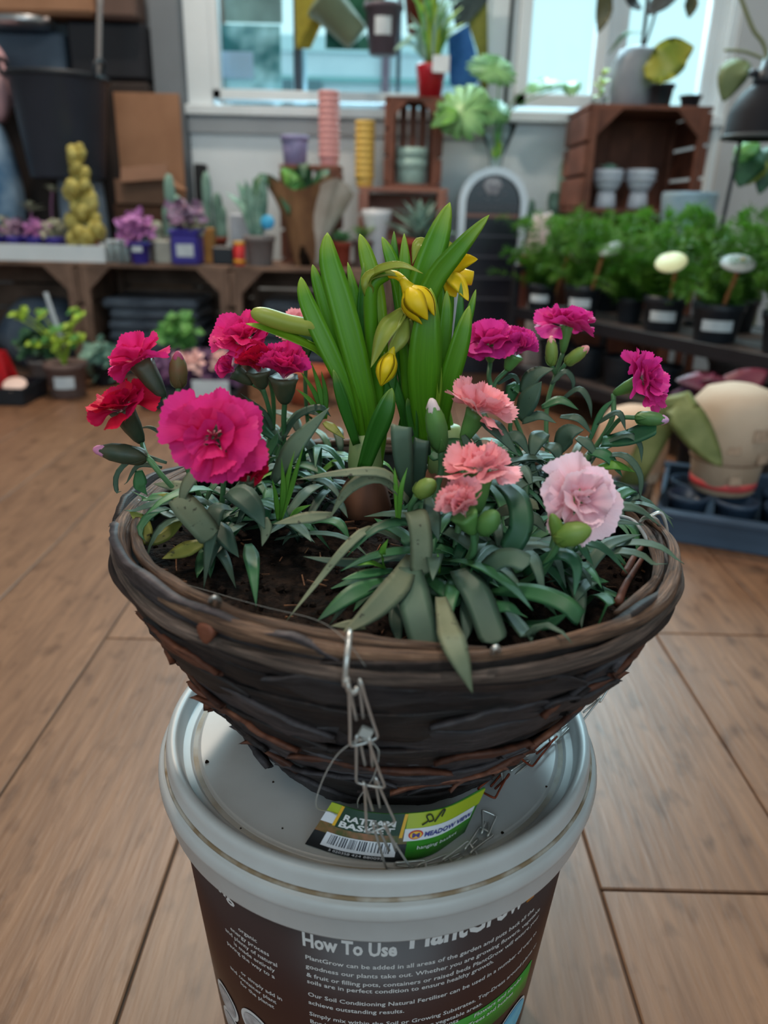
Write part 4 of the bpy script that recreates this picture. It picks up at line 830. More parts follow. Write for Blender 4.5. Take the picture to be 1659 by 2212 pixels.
FP = [(.05, .06, .044, .10, 'end', 1), (.215, .065, .048, .115, 'a', 1), (.36, .10, .034, .09, 'b', 0), (.50, .07, .050, .115, 'c', 1), (.66, .065, .055, .115, 'd', 1), (.83, .075, .054, .115, 'e', 0), (1.02, .09, .054, .115, 'f', 0),
      (.13, .23, .05, .11, 'g', 0), (.34, .25, .05, .11, 'h', 0), (.56, .25, .05, .11, 'i', 0), (.80, .25, .05, .11, 'j', 0)]
flabels = {'end': 'potted fern with a yellowed oval marker at the rack end rail', 'a': 'potted fern with a grey oval marker tilted upward next to the yellowed one', 'b': 'smallest potted fern, without marker, squeezed between two marked ferns', 'c': 'potted fern with a cream oval marker on a stick', 'd': 'potted fern with a level grey oval marker beside the cream marked one',
           'e': 'potted fern without marker beside the level grey oval marker', 'f': 'last potted fern on the rack front, next to the purple leaved plant',
           'g': 'rear row fern standing behind the yellowed oval marker', 'h': 'rear row fern behind the smallest fern on the rack', 'i': 'rear row fern behind the level grey oval marker', 'j': 'rear row fern beside the pole of the bell lamp'}
for i, (a, b, r_, h_, key, stick) in enumerate(FP):
    c = rk(a, b, ZS + .0075); t = thing('potted_fern', c, flabels[key], 'fern', 'ferns on the black rack')
    mo('pot', *lathe([(0, 0), (r_ * .78, 0), (r_ * .80, .003), (r_ * .94, h_ * .55), (r_ * 1.0, h_ * .57), (r_ * 1.03, h_ * .72), (r_ * .95, h_ * .72), (r_ * .9, h_ * .62), (0, h_ * .6)], c, 28), m_blk, t)
    frond_mass(t, c + V((0, 0, h_ * .55)), .13, .185 + .03 * rnd.random() + (.01 if b > .2 else 0), 46 if b < .15 else 34, 100 + i)
    if b < .15 and key not in 'bf': sticker(t, c + V((0, 0, h_ * .33)), r_ * .90, r_ * 1.15, h_ * .2, m_paper, ang=-.35, name='pot_label')
    if stick:
        px, py, bx_, by_ = {'end': (1232, 542, 1203, 625), 'a': (1305, 545, 1275, 636), 'c': (1462, 575, 1446, 658), 'd': (1605, 560, 1560, 668)}[key]
        Y = c.y - .125; p1, p0 = B(px, py, Y), B(bx_, by_, c.y - .03)
        mo('marker_stick', *tube([p0 - (p1 - p0) * .15, p1], .0048, 8), m_stick, t)
        ax_ = {'end': (.55, -.25, .65), 'a': (-.42, -.30, .9), 'c': (-.35, -.55, .9), 'd': (-.12, -.42, .9)}[key]
        mo('marker_disc', *lathe([(0, -.003), (.032, -.003), (.034, 0), (.032, .003), (0, .003)], B({'end': 1240, 'a': 1322, 'c': 1450, 'd': 1594}[key], {'end': 553, 'a': 538, 'c': 567, 'd': 569}[key], Y - .005), 26, axis=ax_), m_disc if key in ('c', 'end') else m_disc2, t)
# lower shelf: dark pots in a row
for i in range(8):
    c = rk(.10 + i * .135, .09, .1125); t = thing('black_nursery_pot', c, 'empty black nursery pot in the row on the lower rack shelf', 'pot', 'black pots on the lower rack shelf')
    mo('body', *lathe([(0, 0), (.038, 0), (.040, .003), (.047, .07), (.046, .078), (.043, .07), (.036, .006), (0, .006)], c, 22), m_blk, t); mo('rim', *lathe([(.046, 0), (.051, .001), (.051, .012), (.046, .013)], c + V((0, 0, .068)), 22), m_blk, t)

# ------------------------------------------------------------------ floor tray with kraft bags and the purple-leaved plant
ta, tb = G(1412, 1165, 0), G(1700, 1212, 0); td = (tb - ta); td.z = 0; tl = td.length + .12; td.normalize(); tn = V((-td.y, td.x, 0)); tz = math.atan2(td.y, td.x)
def tr(a, b, z): return ta + td * a + tn * b + V((0, 0, z))
t = thing('floor_tray', tr(tl / 2, .14, .003), 'long blue grey plastic tray on the floor full of little pots', 'tray'); m_tray = M('tray_blue', (58, 76, 96), (48, 64, 82), rough=.45, scale=8)
mo('base', *box(tr(tl / 2, .14, .006), (tl, .28, .006), tz), m_tray, t, False)
for c_, s_ in ((tr(tl / 2, 0, .030), (tl, .008, .052)), (tr(tl / 2, .28, .030), (tl, .008, .052)), (tr(0, .14, .030), (.008, .28, .052)), (tr(tl, .14, .030), (.008, .28, .052))): mo('side', *box(c_, s_, tz), m_tray, t, False)
mo('rim', *box(tr(tl / 2, -.006, .056), (tl + .02, .022, .008), tz), m_tray, t, False); mo('rim', *box(tr(tl / 2, .286, .056), (tl + .02, .022, .008), tz), m_tray, t, False)
for i in range(4):
    for j in range(2):
        c = tr(.045 + i * .078, .045 + j * .08, .0095); o = thing('tray_pot', c, 'small blue black pot standing in the long floor tray', 'pot', 'little pots in the floor tray')
        mo('body', *lathe([(0, 0), (.028, 0), (.034, .06), (.036, .061), (.036, .070), (.032, .070), (.030, .055), (0, .05)], c, 20), M('potblue', (46, 62, 82), (36, 50, 68), rough=.4, scale=8), o); mo('soil', *lathe([(0, 0), (.030, 0), (0, .006)], c + V((0, 0, .052)), 14), m_soil, o)
m_bag = M('bag_kraft', (188, 150, 122), (172, 132, 104), rough=.8, scale=7, bump=.1); m_bag2 = M('bag_cream', (186, 166, 146), (168, 142, 118), rough=.8, scale=6, bump=.1)
zz = .082
def bag(label, px0, px1, pyt, pyb, Y, m, band=False, zb=.003, seed=0):
    x0, x1 = B(px0, (pyt + pyb) / 2, Y).x, B(px1, (pyt + pyb) / 2, Y).x; z0, z1 = B((px0 + px1) / 2, pyb, Y).z, B((px0 + px1) / 2, pyt, Y).z
    r_ = (x1 - x0) / 2; c = V(((x0 + x1) / 2, Y + r_ * .5, zb)); h = z1 - c.z; t = thing('kraft_planter', c, label, 'planter')
    k = [(0, 0), (r_ * .66, 0), (r_ * .72, .004), (r_ * .80, h * .30), (r_ * .82, h * .315), (r_ * .92, h * .40), (r_ * 1.0, h * .62), (r_ * .95, h * .82), (r_ * .72, h * .94), (r_ * .35, h * .99), (0, h)]
    mo('body', *lathe(k, c, 34, wob=lambda a, z: .012 * math.sin(3 * a + seed)), m, t)
    mo('seam', *lathe([(r_ * .80, 0), (r_ * .835, .001), (r_ * .835, .004), (r_ * .80, .006)], c + V((0, 0, h * .305)), 34), M('seam', (120, 92, 72)), t)
    if band: mo('band', *lathe([(r_ * .715, 0), (r_ * .745, .001), (r_ * .755, .014), (r_ * .73, .015)], c + V((0, 0, h * .055)), 34), M('band_red', (190, 70, 70), rough=.5), t)
    for a, z, w in ((.25, .62, .030), (-.3, .48, .022), (.5, .40, .026), (-.1, .18, .02)): sticker(t, c + V((0, 0, h * z)), r_ * (.995 if z > .55 else .93 if z > .36 else .80), w, w * .7, M('print_grey', (176, 150, 128), (150, 128, 110), rough=.8, scale=160), a, 'printed_patch')
    return t
for i, (cx_, lb) in enumerate(((.0, 'a'), (.12, 'b'))): pass
bag('tall plain tan kraft planter next to the basket rim', 1295, 1450, 885, 1100, 1.36, m_bag, seed=1)
bag('cream domed kraft planter with a red band round its foot', 1500, 1690, 838, 1108, 1.27, m_bag2, band=True, zb=.0785, seed=2)
bag('small tan kraft planter standing behind the tall plain tan one', 1378, 1448, 890, 1030, 1.60, m_bag, seed=3)
for i in range(0): pass
c = V((.668, 1.585, .004)); t = thing('purple_leaf_plant', c, 'plant with big dark purple crinkled leaves in a black pot', 'potted plant'); pot_part(t, c, .046, .038, .12, m_blk)
m_pl = M('leaf_purple', (96, 54, 92), (72, 40, 70), rough=.5, scale=10); m_pr = M('leaf_maroon', (104, 24, 48), (74, 18, 36), rough=.5, scale=10)
for pts, w, m, hh in (([(1545, 915), (1500, 880), (1448, 850)], .16, m_pl, (0, -1, .2)), ([(1550, 880), (1530, 835), (1462, 818)], .10, m_pr, (0, -.5, .9)), ([(1550, 900), (1600, 840), (1659, 800)], .10, m_pr, (0, -.7, .7)), ([(1550, 890), (1530, 850), (1565, 815)], .08, m_pr, (0, -.8, .5)), ([(1545, 900), (1560, 870), (1600, 850)], .09, m_pl, (0, -1, .2))):
    leaf('leaf', [c + V((0, 0, .10))] + [B(x_, y_, 1.42) for x_, y_ in pts], w * .92, m, t, prof='oval', n=9, hint=hh, wave=.004)
c = V((B(1462, 1040, 1.20).x, 1.225, 0)); p = [B(1450, 880, 1.26), B(1478, 900, 1.235), B(1515, 950, 1.21), B(1560, 1008, 1.195)]
t = thing('yellow_green_plant', V((.424, 1.265, .003)), 'pot with one long yellow green leaf drooping over the cream planter', 'potted plant'); bpt = V((.424, 1.265, .040))
o = leaf('leaf', [bpt + V((0, 0, .05))] + p, .058, M('leaf_ygreen', (116, 122, 72), (88, 98, 48), rough=.6, scale=30), t, prof='strap', n=12, hint=(-.2, -.9, .4), fold=.12, wave=.003)
mo('pot', *potgeo(V((.424, 1.265, .003)), .027, .022, .10), m_blk, t)

# ------------------------------------------------------------------ floor at the bench: red bag, tray, taupe pot, purple plants
c = G(135, 864, 0) + V((0, .05, .003)); t = thing('taupe_potted_plant', c, 'straggly lime green plant in a taupe pot with white label on the floor', 'potted plant'); pot_part(t, c, .058, .048, .098, m_taupe)
sticker(t, c + V((0, 0, .046)), .0525, .055, .034, m_paper, .22)
for i in range(14):
    a = rnd.uniform(0, 6.28); L_ = rnd.uniform(.05, .15); d = V((math.cos(a), math.sin(a) * .5, 0)); s = c + V((0, 0, .085)); e = s + d * rnd.uniform(.03, .13) + V((0, 0, L_))
    mo('stem', *tube([s, s.lerp(e, .5) + V((0, 0, .03)), e], .0018, 5), g_lime, t)
    for k in range(3): u = e + V((rnd.uniform(-.02, .02), rnd.uniform(-.02, 0), rnd.uniform(-.02, .02))); leaf('leaf', [e, (e + u) / 2 + V((0, 0, .01)), u + V((rnd.uniform(-.02, .02), -.015, .0))], .032, rnd.choice([g_lime, g_mid, g_lime]), t, prof='oval', n=5)
mo('tag_stake', *box(B(118, 690, c.y - .02), (.012, .002, .15), mtx=Matrix.Rotation(R(-12), 3, 'Y')), m_paper, t, False)
c = G(20, 880, 0) + V((-.047, .09, .003)); t = thing('black_floor_tray', c, 'shallow black tray on the floor under the red gift bag', 'tray')
mo('base', *box(c + V((0, 0, .004)), (.17, .16, .008)), m_blk, t, False)
for dx, dy, sx, sy in ((0, -.08, .17, .006), (0, .08, .17, .006), (-.085, 0, .006, .16), (.085, 0, .006, .16)): mo('side', *box(c + V((dx, dy, .025)), (sx, sy, .045)), m_blk, t, False)
rbg = c + V((-.025, .01, .0085)); t = thing('red_bag', rbg, 'bright red gift bag with a white top edge standing in the black tray', 'bag')
def wedge(c, w0, d0, w1, d1, h, sx=0.0):
    q = [V((x * w / 2 + s, y * d / 2, z)) + V(c) for z, w, d, s in ((0, w0, d0, 0), (h, w1, d1, sx)) for x, y in ((-1, -1), (1, -1), (1, 1), (-1, 1))]
    return q, [(3, 2, 1, 0), (4, 5, 6, 7), (0, 1, 5, 4), (1, 2, 6, 5), (2, 3, 7, 6), (3, 0, 4, 7)]
m_gift = M('gift_red', (190, 18, 30), (160, 12, 24), rough=.4, scale=8)
mo('side', *wedge(rbg, .11, .09, .085, .03, .125, -.012), m_gift, t, False); mo('flap', *wedge(rbg + V((.03, -.02, .0)), .06, .05, .012, .02, .145, -.035), m_gift, t, False)
mo('top_edge', *wedge(rbg + V((-.03, -.012, .12)), .045, .03, .03, .01, .045, -.005), m_paper, t, False)
t = thing('white_tag', c + V((.06, -.05, .05)), 'pale oval tag lying on the edge of the black floor tray', 'tag'); mo('card', *lathe([(0, -.002), (.03, -.002), (.032, 0), (.03, .002), (0, .002)], c + V((.055, -.055, .054)), 20, axis=(.1, -.5, 1)), M('tag_cream', (226, 196, 186), rough=.6), t)
c2 = G(25, 850, 0) + V((.03, .16, .003)); t = thing('dark_leaf_plant', c2, 'small dark green plant behind the red gift bag', 'potted plant'); pot_part(t, c2, .04, .03, .07, m_gpot); foliage(t, c2 + V((0, 0, .12)), .06, .05, .05, 110, .04, g_dark)
c = G(390, 892, 0) + V((0, .12, .003)); t = thing('black_floor_tray', c, 'black tray of purple plants on the floor with white card', 'tray')
mo('base', *box(c + V((.02, 0, .004)), (.26, .20, .008)), m_blk, t, False)
for dx, dy, sx, sy in ((.02, -.10, .26, .006), (.02, .10, .26, .006), (-.11, 0, .006, .20), (.15, 0, .006, .20)): mo('side', *box(c + V((dx, dy, .028)), (sx, sy, .052)), m_blk, t, False)
slab('price_card', 'blank white card propped on the black tray of purple plants', 'card', B(455, 842, c.y - .112) + V((0, 0, 0)), (.10, .003, .05), m_paper)
m_pv = M('leaf_violet', (84, 48, 84), (120, 84, 118), rough=.6, scale=30)
for i in range(6):
    p = c + V((-.06 + (i % 3) * .075, -.05 + (i // 3) * .09, .0085)); o = thing('purple_bedding_plant', p, 'small dark violet bedding plant growing in the black floor tray', 'bedding plant', 'violet bedding plants in the black tray')
    mo('pot', *lathe([(0, 0), (.024, 0), (.030, .05), (.026, .05), (0, .04)], p, 16), m_blk, o); foliage(o, p + V((0, 0, .085)), .045, .04, .045, 90, .034, m_pv)
    if i in (1, 2): foliage(o, p + V((.01, -.02, .125)), .03, .02, .022, 36, .03, M('petal_pale', (232, 176, 170), (240, 200, 190), rough=.6, scale=30), 'blossom')
for px, py, lb, m in ((225, 800, 'small leafy plant with pale leaves tucked beside the crate leg', g_blue), (395, 745, 'bushy green plant on the floor in front of the plastic pile', g_mid)):
    p = G(px, 835, 0) + V((0, -.01 if px > 300 else .02, .003)); o = thing('leafy_plant', p, lb, 'potted plant'); pot_part(o, p, .04, .03, .07, m_blk); foliage(o, V((p.x, p.y, B(px, py - 20, p.y).z)), .05, .045, .06, 120, .045, m)
    mo('stem', *tube([p + V((0, 0, .05)), V((p.x, p.y, B(px, py - 20, p.y).z))], .004, 6), g_mid, o)
c = G(655, 892, 0) + V((0, .12, .003)); t = thing('terracotta_pot', c, 'plain orange terracotta pot on the floor behind the basket', 'pot'); mo('body', *lathe([(0, 0), (.050, 0), (.064, .09), (.058, .09), (.046, .01), (0, .01)], c, 28), M('terra_orange', (176, 92, 60), (160, 80, 52), rough=.8, scale=10), t); mo('rim', *lathe([(.062, 0), (.070, .001), (.071, .022), (.060, .023)], c + V((0, 0, .078)), 28), MATS['terra_orange'], t)

# ================================================================== THE BUCKET
UX, UY, LZ = 0.0, .380, .248           # bucket axis and lid height
m_lid = M('lid_plastic', (186, 187, 188), (164, 162, 160), rough=.38, scale=18, detail=6, lo=.3, hi=.8, spec=.45)
m_wrap = M('bucket_brown', (58, 33, 29), (50, 28, 25), rough=.35, scale=6, spec=.45)
m_ink = M('label_white', (206, 204, 204), rough=.5)
bk = thing('bucket', (UX, UY, .003), 'white lidded plastic bucket with dark brown printed label under the basket', 'bucket')
C0 = V((UX, UY, 0))
RT, RBm, ZT0 = .1174, .0985, .2155      # body cone: radius at z = ZT0 and at the floor
def brad(z): return RBm + (RT - RBm) * z / ZT0
mo('body', *lathe([(0, .003), (RBm - .004, .003), (RBm, .008), (RT, ZT0), (RT + .0005, LZ - .012), (RT - .002, LZ - .012), (RT - .003, ZT0), (RBm - .003, .010), (0, .010)], C0, 96), m_wrap, bk)
LP = [(0, -.0035), (.1030, -.0035), (.1038, -.0035), (.1044, -.0048), (.1052, -.0056), (.1074, -.0056), (.1082, -.0050), (.1088, -.0040), (.1094, -.0038), (.1128, -.0036), (.1134, -.0033), (.1154, .0040), (.1158, .0050), (.1166, .0058), (.1192, .0060), (.1206, .0054), (.1215, .0042), (.1220, .0020), (.1224, -.0052), (.1228, -.0060),
      (.1250, -.0066), (.1258, -.0072), (.1268, -.0092), (.1272, -.0122), (.1270, -.0146), (.1262, -.0154), (.1246, -.0158), (.1241, -.0166), (.1239, -.0296), (.1235, -.0306), (.1215, -.0311), (.1200, -.0302), (.1190, -.0100), (0, -.0080)]
lid = mo('lid', *lathe([(r_, LZ + z_) for r_, z_ in LP], C0, 128), m_lid, bk)
mo('dirt_line', *lathe([(.1222, -.0010), (.1236, -.0013), (.1236, -.0003), (.1222, .0008)], C0 + V((0, 0, LZ - .0050)), 128), M('dirt', (128, 108, 84), (168, 160, 150), rough=.8, scale=60, lo=.42, hi=.6), lid)
mo('grime_ring', *lathe([(.1046, 0), (.1052, .0003), (.1074, .0003), (.1080, 0), (.1076, -.0002), (.1050, -.0002)], C0 + V((0, 0, LZ - .0056)), 128), M('grime', (150, 138, 120), (176, 174, 170), rough=.7, scale=40, lo=.35, hi=.6), lid)
for a in (-112, 78): mo('tear_tab', *box(C0 + V((.1243 * math.sin(R(a)), -.1243 * math.cos(R(a)), LZ - .024)), (.016, .003, .014), R(a), bev=.0012), m_lid, lid, False)
for px, py, s in ((447, 1647, .0011), (590, 1690, .0006), (1085, 1800, .0008), (610, 1790, .0005), (1180, 1700, .0006), (520, 1790, .0005)):
    p = G(px, py, LZ - .0035); mo('soil_crumb', *lathe([(0, 0), (s, s * .2), (s * .8, s), (0, s * 1.2)], p, 7, wob=lambda q, h: .2 * math.cos(3 * q)), m_soil, lid)
# lettering on the label, bent round the cone
def cone_hit(px, py):
    d = ray(px, py); lo_, hi_ = None, None; k = (RT - RBm) / ZT0
    A = d.x ** 2 + d.y ** 2 - (k * d.z) ** 2; q = RBm + k * CAMH; Bq = 2 * (CAM.x - UX) * d.x + 2 * (CAM.y - UY) * d.y - 2 * k * d.z * q; Cq = (CAM.x - UX) ** 2 + (CAM.y - UY) ** 2 - q * q
    t = (-Bq - math.sqrt(max(0, Bq * Bq - 4 * A * Cq))) / (2 * A); p = CAM + d * t
    return math.atan2(p.x - UX, -(p.y - UY)), p.z
def on_cone(th, z, off=.0005): r = brad(z) + off; return V((UX + r * math.sin(th), UY - r * math.cos(th), z))
def cone_text(s, th0, z0, size, bold=0, wid=None, right=False, m=None, off=.0005):
    v, f = textgeo(s, size, bold, 'RIGHT' if right else 'LEFT', wid); r = brad(z0)
    return mo('label_text', [on_cone(th0 + p[0] / r, z0 + p[1], off) for p in v], f, m or m_ink, lab, False)
m_lab = M('label_brown', (56, 32, 28), (50, 28, 25), rough=.35, scale=6, spec=.45)
def cone_patch(name, th0, th1, z0, z1, m, off, par, n=14):
    vs_, fs = [], []
    for i in range(n + 1):
        th = th0 + (th1 - th0) * i / n
        for z in (z0, z1):
            for o in (off, off - .0004): vs_.append(on_cone(th, z, o))
    for i in range(n):
        a, b = i * 4, i * 4 + 4; fs += [(a, b, b + 2, a + 2), (a + 1, a + 3, b + 3, b + 1), (a, a + 1, b + 1, b), (a + 2, b + 2, b + 3, a + 3)]
    return mo(name, vs_, fs, m, par, True)
lab = cone_patch('label', R(-150), R(150), .012, ZT0 - .001, m_lab, .0004, bk, 60)
tl0, zl0 = cone_hit(660, 2070); tr0, _ = cone_hit(1152, 1962)
sz = .0058; W1 = (tr0 - tl0) * brad(zl0)
lines = ['PlantGrow can be added in all areas of the garden and puts back all the', 'goodness our plants take out. Whether you are growing flowers, vegetable', '& fruit or filling pots, containers or raised beds PlantGrow will ensure your', 'soils are in perfect condition to ensure healthy growth.', '',
         'Our Soil Conditioning Natural Fertiliser can be used in a number of ways to', 'achieve outstanding results.', '', 'Simply mix within the Soil or Growing Substrates, Top-Dress around plants or', 'Borders or Mulching flower beds or vegetable areas.']
ypx = [2071, 2090, 2108, 2122, 0, 2149, 2166, 0, 2190, 2206]
v, f = textgeo(lines[0], 1.0); w0 = max(p[0] for p in v); sz = W1 / w0
for s, y in zip(lines, ypx):
    if s: _, z = cone_hit(668, y); cone_text(s, tl0, z, sz, .012)
th, z = cone_hit(655, 2039); th1, _ = cone_hit(858, 2050)
cone_text('How To Use', th, z, .0135, .034, (th1 - th) * brad(z))
th, z = cone_hit(884, 2046); th1, _ = cone_hit(1128, 1960)
cone_text('PlantGrow', th, z, .0235, .03, (th1 - th) * brad(z) * 1.0)
th, z = cone_hit(1137, 1942); cone_patch('leaf_mark', th, th + .05, z - .002, z + .005, M('mark_orange', (196, 128, 40)), .0008, lab, 3)
left = [('organic', 557, 2036), ('energy process', 583, 2064), ('and plenty of natural', 601, 2088), ('is made entirely', 595, 2099), ('paving the way to a', 595, 2113), ('or simply add in', 611, 2158), ('and container plant', 598, 2165), ('for the planet', 593, 2173)]
thr = cone_hit(600, 2090)[0]
_, zA = cone_hit(557, 2036); _, zB = cone_hit(595, 2113); _, zC = cone_hit(605, 2158)
for i, (s, x, y) in enumerate(left):
    th, _ = cone_hit(x, y); z = zA - (zA - zB) * i / 4 if i < 5 else zC - (i - 5) * (zA - zB) / 4
    cone_text(s, th, z, sz, .01, None, True)
th, z = cone_hit(507, 1951); cone_text('ng', th, z, .0135, .022, None, True)
tg0, zg1 = cone_hit(668, 2206 + 12); tg1, zg0 = cone_hit(1146, 2072); _, zg2 = cone_hit(1140, 2113)
m_grn = M('label_green', (64, 140, 44), (58, 130, 40), rough=.4, scale=6)
gb = cone_patch('green_band', tg0, tg1, zg2, zg0, m_grn, .0009, lab, 24)
for s, x, y in (('Flowers and shrubs', 1020, 2194), ('Trees and bushes', 1008, 2214)): th, z = cone_hit(x, y); cone_text(s, th, z, sz * 1.05, .012, m=m_ink, off=.0014)
th, z = cone_hit(955, 2214); cone_text('plants', th - .02, z, sz * 1.05, .012, off=.0014)
def cone_disc(name, px, py, r, m, off, par=None):
    th, z = cone_hit(px, py); n = 24; vs_ = [on_cone(th, z, off)]
    for i in range(n): a = 2 * math.pi * i / n; vs_.append(on_cone(th + r * math.cos(a) / brad(z), z + r * math.sin(a), off))
    return mo(name, vs_, [(0, 1 + i, 1 + (i + 1) % n) for i in range(n)], m, par or lab, False)
o = cone_disc('round_badge', 1102, 2205, .0155, m_ink, .0008); cone_disc('badge_fill', 1102, 2205, .0140, M('badge_blue', (70, 160, 200), (110, 190, 214), rough=.4, scale=90), .0011, o)
for px, py in ((493, 2160), (506, 2216), (556, 2218)):
    o = cone_disc('round_badge', px, py, .0125, m_ink, .0008); cone_disc('badge_fill', px, py, .0100, M('badge_print', (150, 146, 148), (190, 186, 188), rough=.5, scale=200), .0011, o)

# ================================================================== THE HANGING BASKET
KX, KY, KZ0, KZ1, KR = .006, .392, .2446, .3725, .1445
TILT = math.tan(R(1.9))
def bprof(s):   # radius of the bowl, s = 0 bottom .. 1 rim
    return .075 + (KR - .075) * (1 - (1 - min(1, max(0, s))) ** 1.32) if s > 0 else .075
def bpt(a, s, off=0.0, dz=0.0):
    r = bprof(s) + off; x = r * math.sin(a); y = -r * math.cos(a)
    return V((KX + x, KY + y, KZ0 + (KZ1 - KZ0) * s + dz - x * TILT * s))
bas = thing('hanging_basket', (KX, KY, KZ0), 'round dark bark hanging basket with a twisted branch rim on the bucket', 'basket')
def M_bark(name, c1, c2, c3, bs=.7):
    m = bpy.data.materials.new(name); MATS[name] = m; m.use_nodes = True; nt = m.node_tree; N = nt.nodes; L = nt.links; b = N['Principled BSDF']
    uv = N.new('ShaderNodeUVMap'); mp = N.new('ShaderNodeMapping'); mp.inputs['Scale'].default_value = (2.2, 26, 1); L.new(uv.outputs[0], mp.inputs[0])
    oi = N.new('ShaderNodeObjectInfo'); ad = N.new('ShaderNodeVectorMath'); ad.operation = 'ADD'; sm = N.new('ShaderNodeMath'); sm.operation = 'MULTIPLY'; sm.inputs[1].default_value = 53
    L.new(oi.outputs['Random'], sm.inputs[0]); L.new(mp.outputs[0], ad.inputs[0]); L.new(sm.outputs[0], ad.inputs[1])
    nz = N.new('ShaderNodeTexNoise'); nz.inputs['Scale'].default_value = 2.0; nz.inputs['Detail'].default_value = 8; nz.inputs['Roughness'].default_value = .65; L.new(ad.outputs[0], nz.inputs[0])
    rp = N.new('ShaderNodeValToRGB'); e = rp.color_ramp.elements; e[0].position = .34; e[0].color = S(*c1); e[1].position = .74; e[1].color = S(*c3); k = e.new(.56); k.color = S(*c2)
    L.new(nz.outputs[0], rp.inputs[0])
    hs = N.new('ShaderNodeHueSaturation'); mr = N.new('ShaderNodeMapRange'); mr.inputs[3].default_value = .7; mr.inputs[4].default_value = 1.3; L.new(oi.outputs['Random'], mr.inputs[0]); L.new(mr.outputs[0], hs.inputs['Value']); L.new(rp.outputs[0], hs.inputs['Color'])
    L.new(hs.outputs[0], b.inputs['Base Color']); b.inputs['Roughness'].default_value = .62; b.inputs['Specular IOR Level'].default_value = .35
    bp = N.new('ShaderNodeBump'); bp.inputs['Strength'].default_value = bs; bp.inputs['Distance'].default_value = .002; L.new(nz.outputs[0], bp.inputs['Height']); L.new(bp.outputs[0], b.inputs['Normal']); return m
mb_d = M_bark('bark_black', (22, 16, 16), (46, 34, 32), (78, 58, 50), 1.0); mb_g = M_bark('bark_grey', (40, 34, 36), (66, 58, 60), (96, 84, 82), 1.0); mb_r = M_bark('bark_red', (58, 30, 22), (104, 58, 40), (150, 92, 66))
mb_b = M_bark('branch_brown', (50, 34, 26), (108, 80, 62), (158, 126, 102), 1.0); mb_gb = M_bark('branch_grey', (46, 38, 35), (98, 82, 74), (146, 126, 114), 1.0)
prof = [(s / 14) for s in range(15)]
vs_, fs = [], []; n = 72
for s in prof:
    for i in range(n): vs_.append(bpt(2 * math.pi * i / n, s, -.004))
for j in range(14):
    for i in range(n): fs.append((j * n + i, j * n + (i + 1) % n, (j + 1) * n + (i + 1) % n, (j + 1) * n + i))
fs.append(tuple(reversed(range(n))))
mo('liner', vs_, fs, M('liner', (18, 15, 14), (30, 26, 26), rough=.4, scale=30), bas)
rb = random.Random(21)
def strip(a0, a1, s0, s1, w, off, m, lift=0.0, name='bark_strip', jag=.25):
    """one ragged band of bark wound round the bowl"""
    n = max(10, int(abs(a1 - a0) / .03)); vs_, fs, uv = [], [], []; sd = rb.uniform(0, 90); ph = [rb.uniform(0, 6) for _ in range(6)]
    H = KZ1 - KZ0
    for i in range(n + 1):
        f = i / n; a = a0 + (a1 - a0) * f; s = s0 + (s1 - s0) * f + .012 * math.sin(f * 5 + ph[0])
        end = min(1, 6 * f + .25, 6 * (1 - f) + .25)
        wl = w * end * (1 + jag * math.sin(f * 11 + ph[1]) * .5 + jag * math.sin(f * 29 + ph[2]) * .35); wu = w * end * (1 + jag * math.sin(f * 9 + ph[3]) * .5 + jag * math.sin(f * 31 + ph[4]) * .35)
        o = off + lift * (abs(2 * f - 1) ** 3) + .0012 * math.sin(f * 8 + ph[5])
        for q, d in ((-1, .0000), (-.5, .0012), (0, .0016), (.5, .0010), (1, .0022)):
            ww = (wl if q < 0 else wu) * .5 * q / H
            vs_.append(bpt(a, s + ww, o + d + .0016 * noise.noise(V((f * abs(a1 - a0) * 7, q * 2.6, sd))) + .0008 * noise.noise(V((f * abs(a1 - a0) * 30, q * 5, sd))))); uv.append((f * abs(a1 - a0) * 2, (q * .5 + .5) * .4))
        for q in (1, 0, -1):
            ww = (wl if q < 0 else wu) * .5 * q / H
            vs_.append(bpt(a, s + ww, o - .0016)); uv.append((f * abs(a1 - a0) * 2, (q * .5 + .5) * .4))
    for i in range(n):
        for k in range(8): fs.append((i * 8 + k, (i + 1) * 8 + k, (i + 1) * 8 + (k + 1) % 8, i * 8 + (k + 1) % 8))
    fs += [tuple(reversed(range(8))), tuple(n * 8 + k for k in range(8))]
    return mo(name, vs_, fs, m, bas, True, uv)
rows = 9
for j in range(rows):
    s = .04 + .90 * j / (rows - 1); a = rb.uniform(-3.3, -2.6)
    while a < 3.2:
        ln = rb.uniform(.7, 1.7); strip(a - .15, a + ln, s + rb.uniform(-.02, .02), s + rb.uniform(-.035, .035), rb.uniform(.017, .024), rb.uniform(.0, .0022), rb.choice([mb_d, mb_d, mb_d, mb_g, mb_g]), rb.uniform(0, .002)); a += ln
for i in range(26):
    a = rb.uniform(-1.5, 1.6); s = rb.uniform(.08, .86); ln = rb.uniform(.15, .7); strip(a, a + ln, s, s + rb.uniform(-.08, .08), rb.uniform(.0025, .010), rb.uniform(.0022, .0042), rb.choice([mb_r, mb_r, mb_d, mb_g]), rb.uniform(.0, .004), jag=.5)
for (x0_, s0_, x1_, s1_, w_, m_) in ((.15, .50, .62, .44, .006, mb_r), (.55, .46, 1.05, .62, .006, mb_r), (.0, .24, .55, .28, .0045, mb_r), (.30, .20, .62, .34, .004, mb_r), (.7, .83, 1.2, .78, .008, mb_r), (-.75, .30, -.45, .25, .007, mb_r), (-1.05, .44, -.9, .40, .007, mb_r), (-.35, .9, .55, .86, .014, mb_g), (.1, .74, .85, .70, .013, mb_g)):
    strip(x0_, x1_, s0_, s1_, w_, .0035, m_, .003, jag=.4)
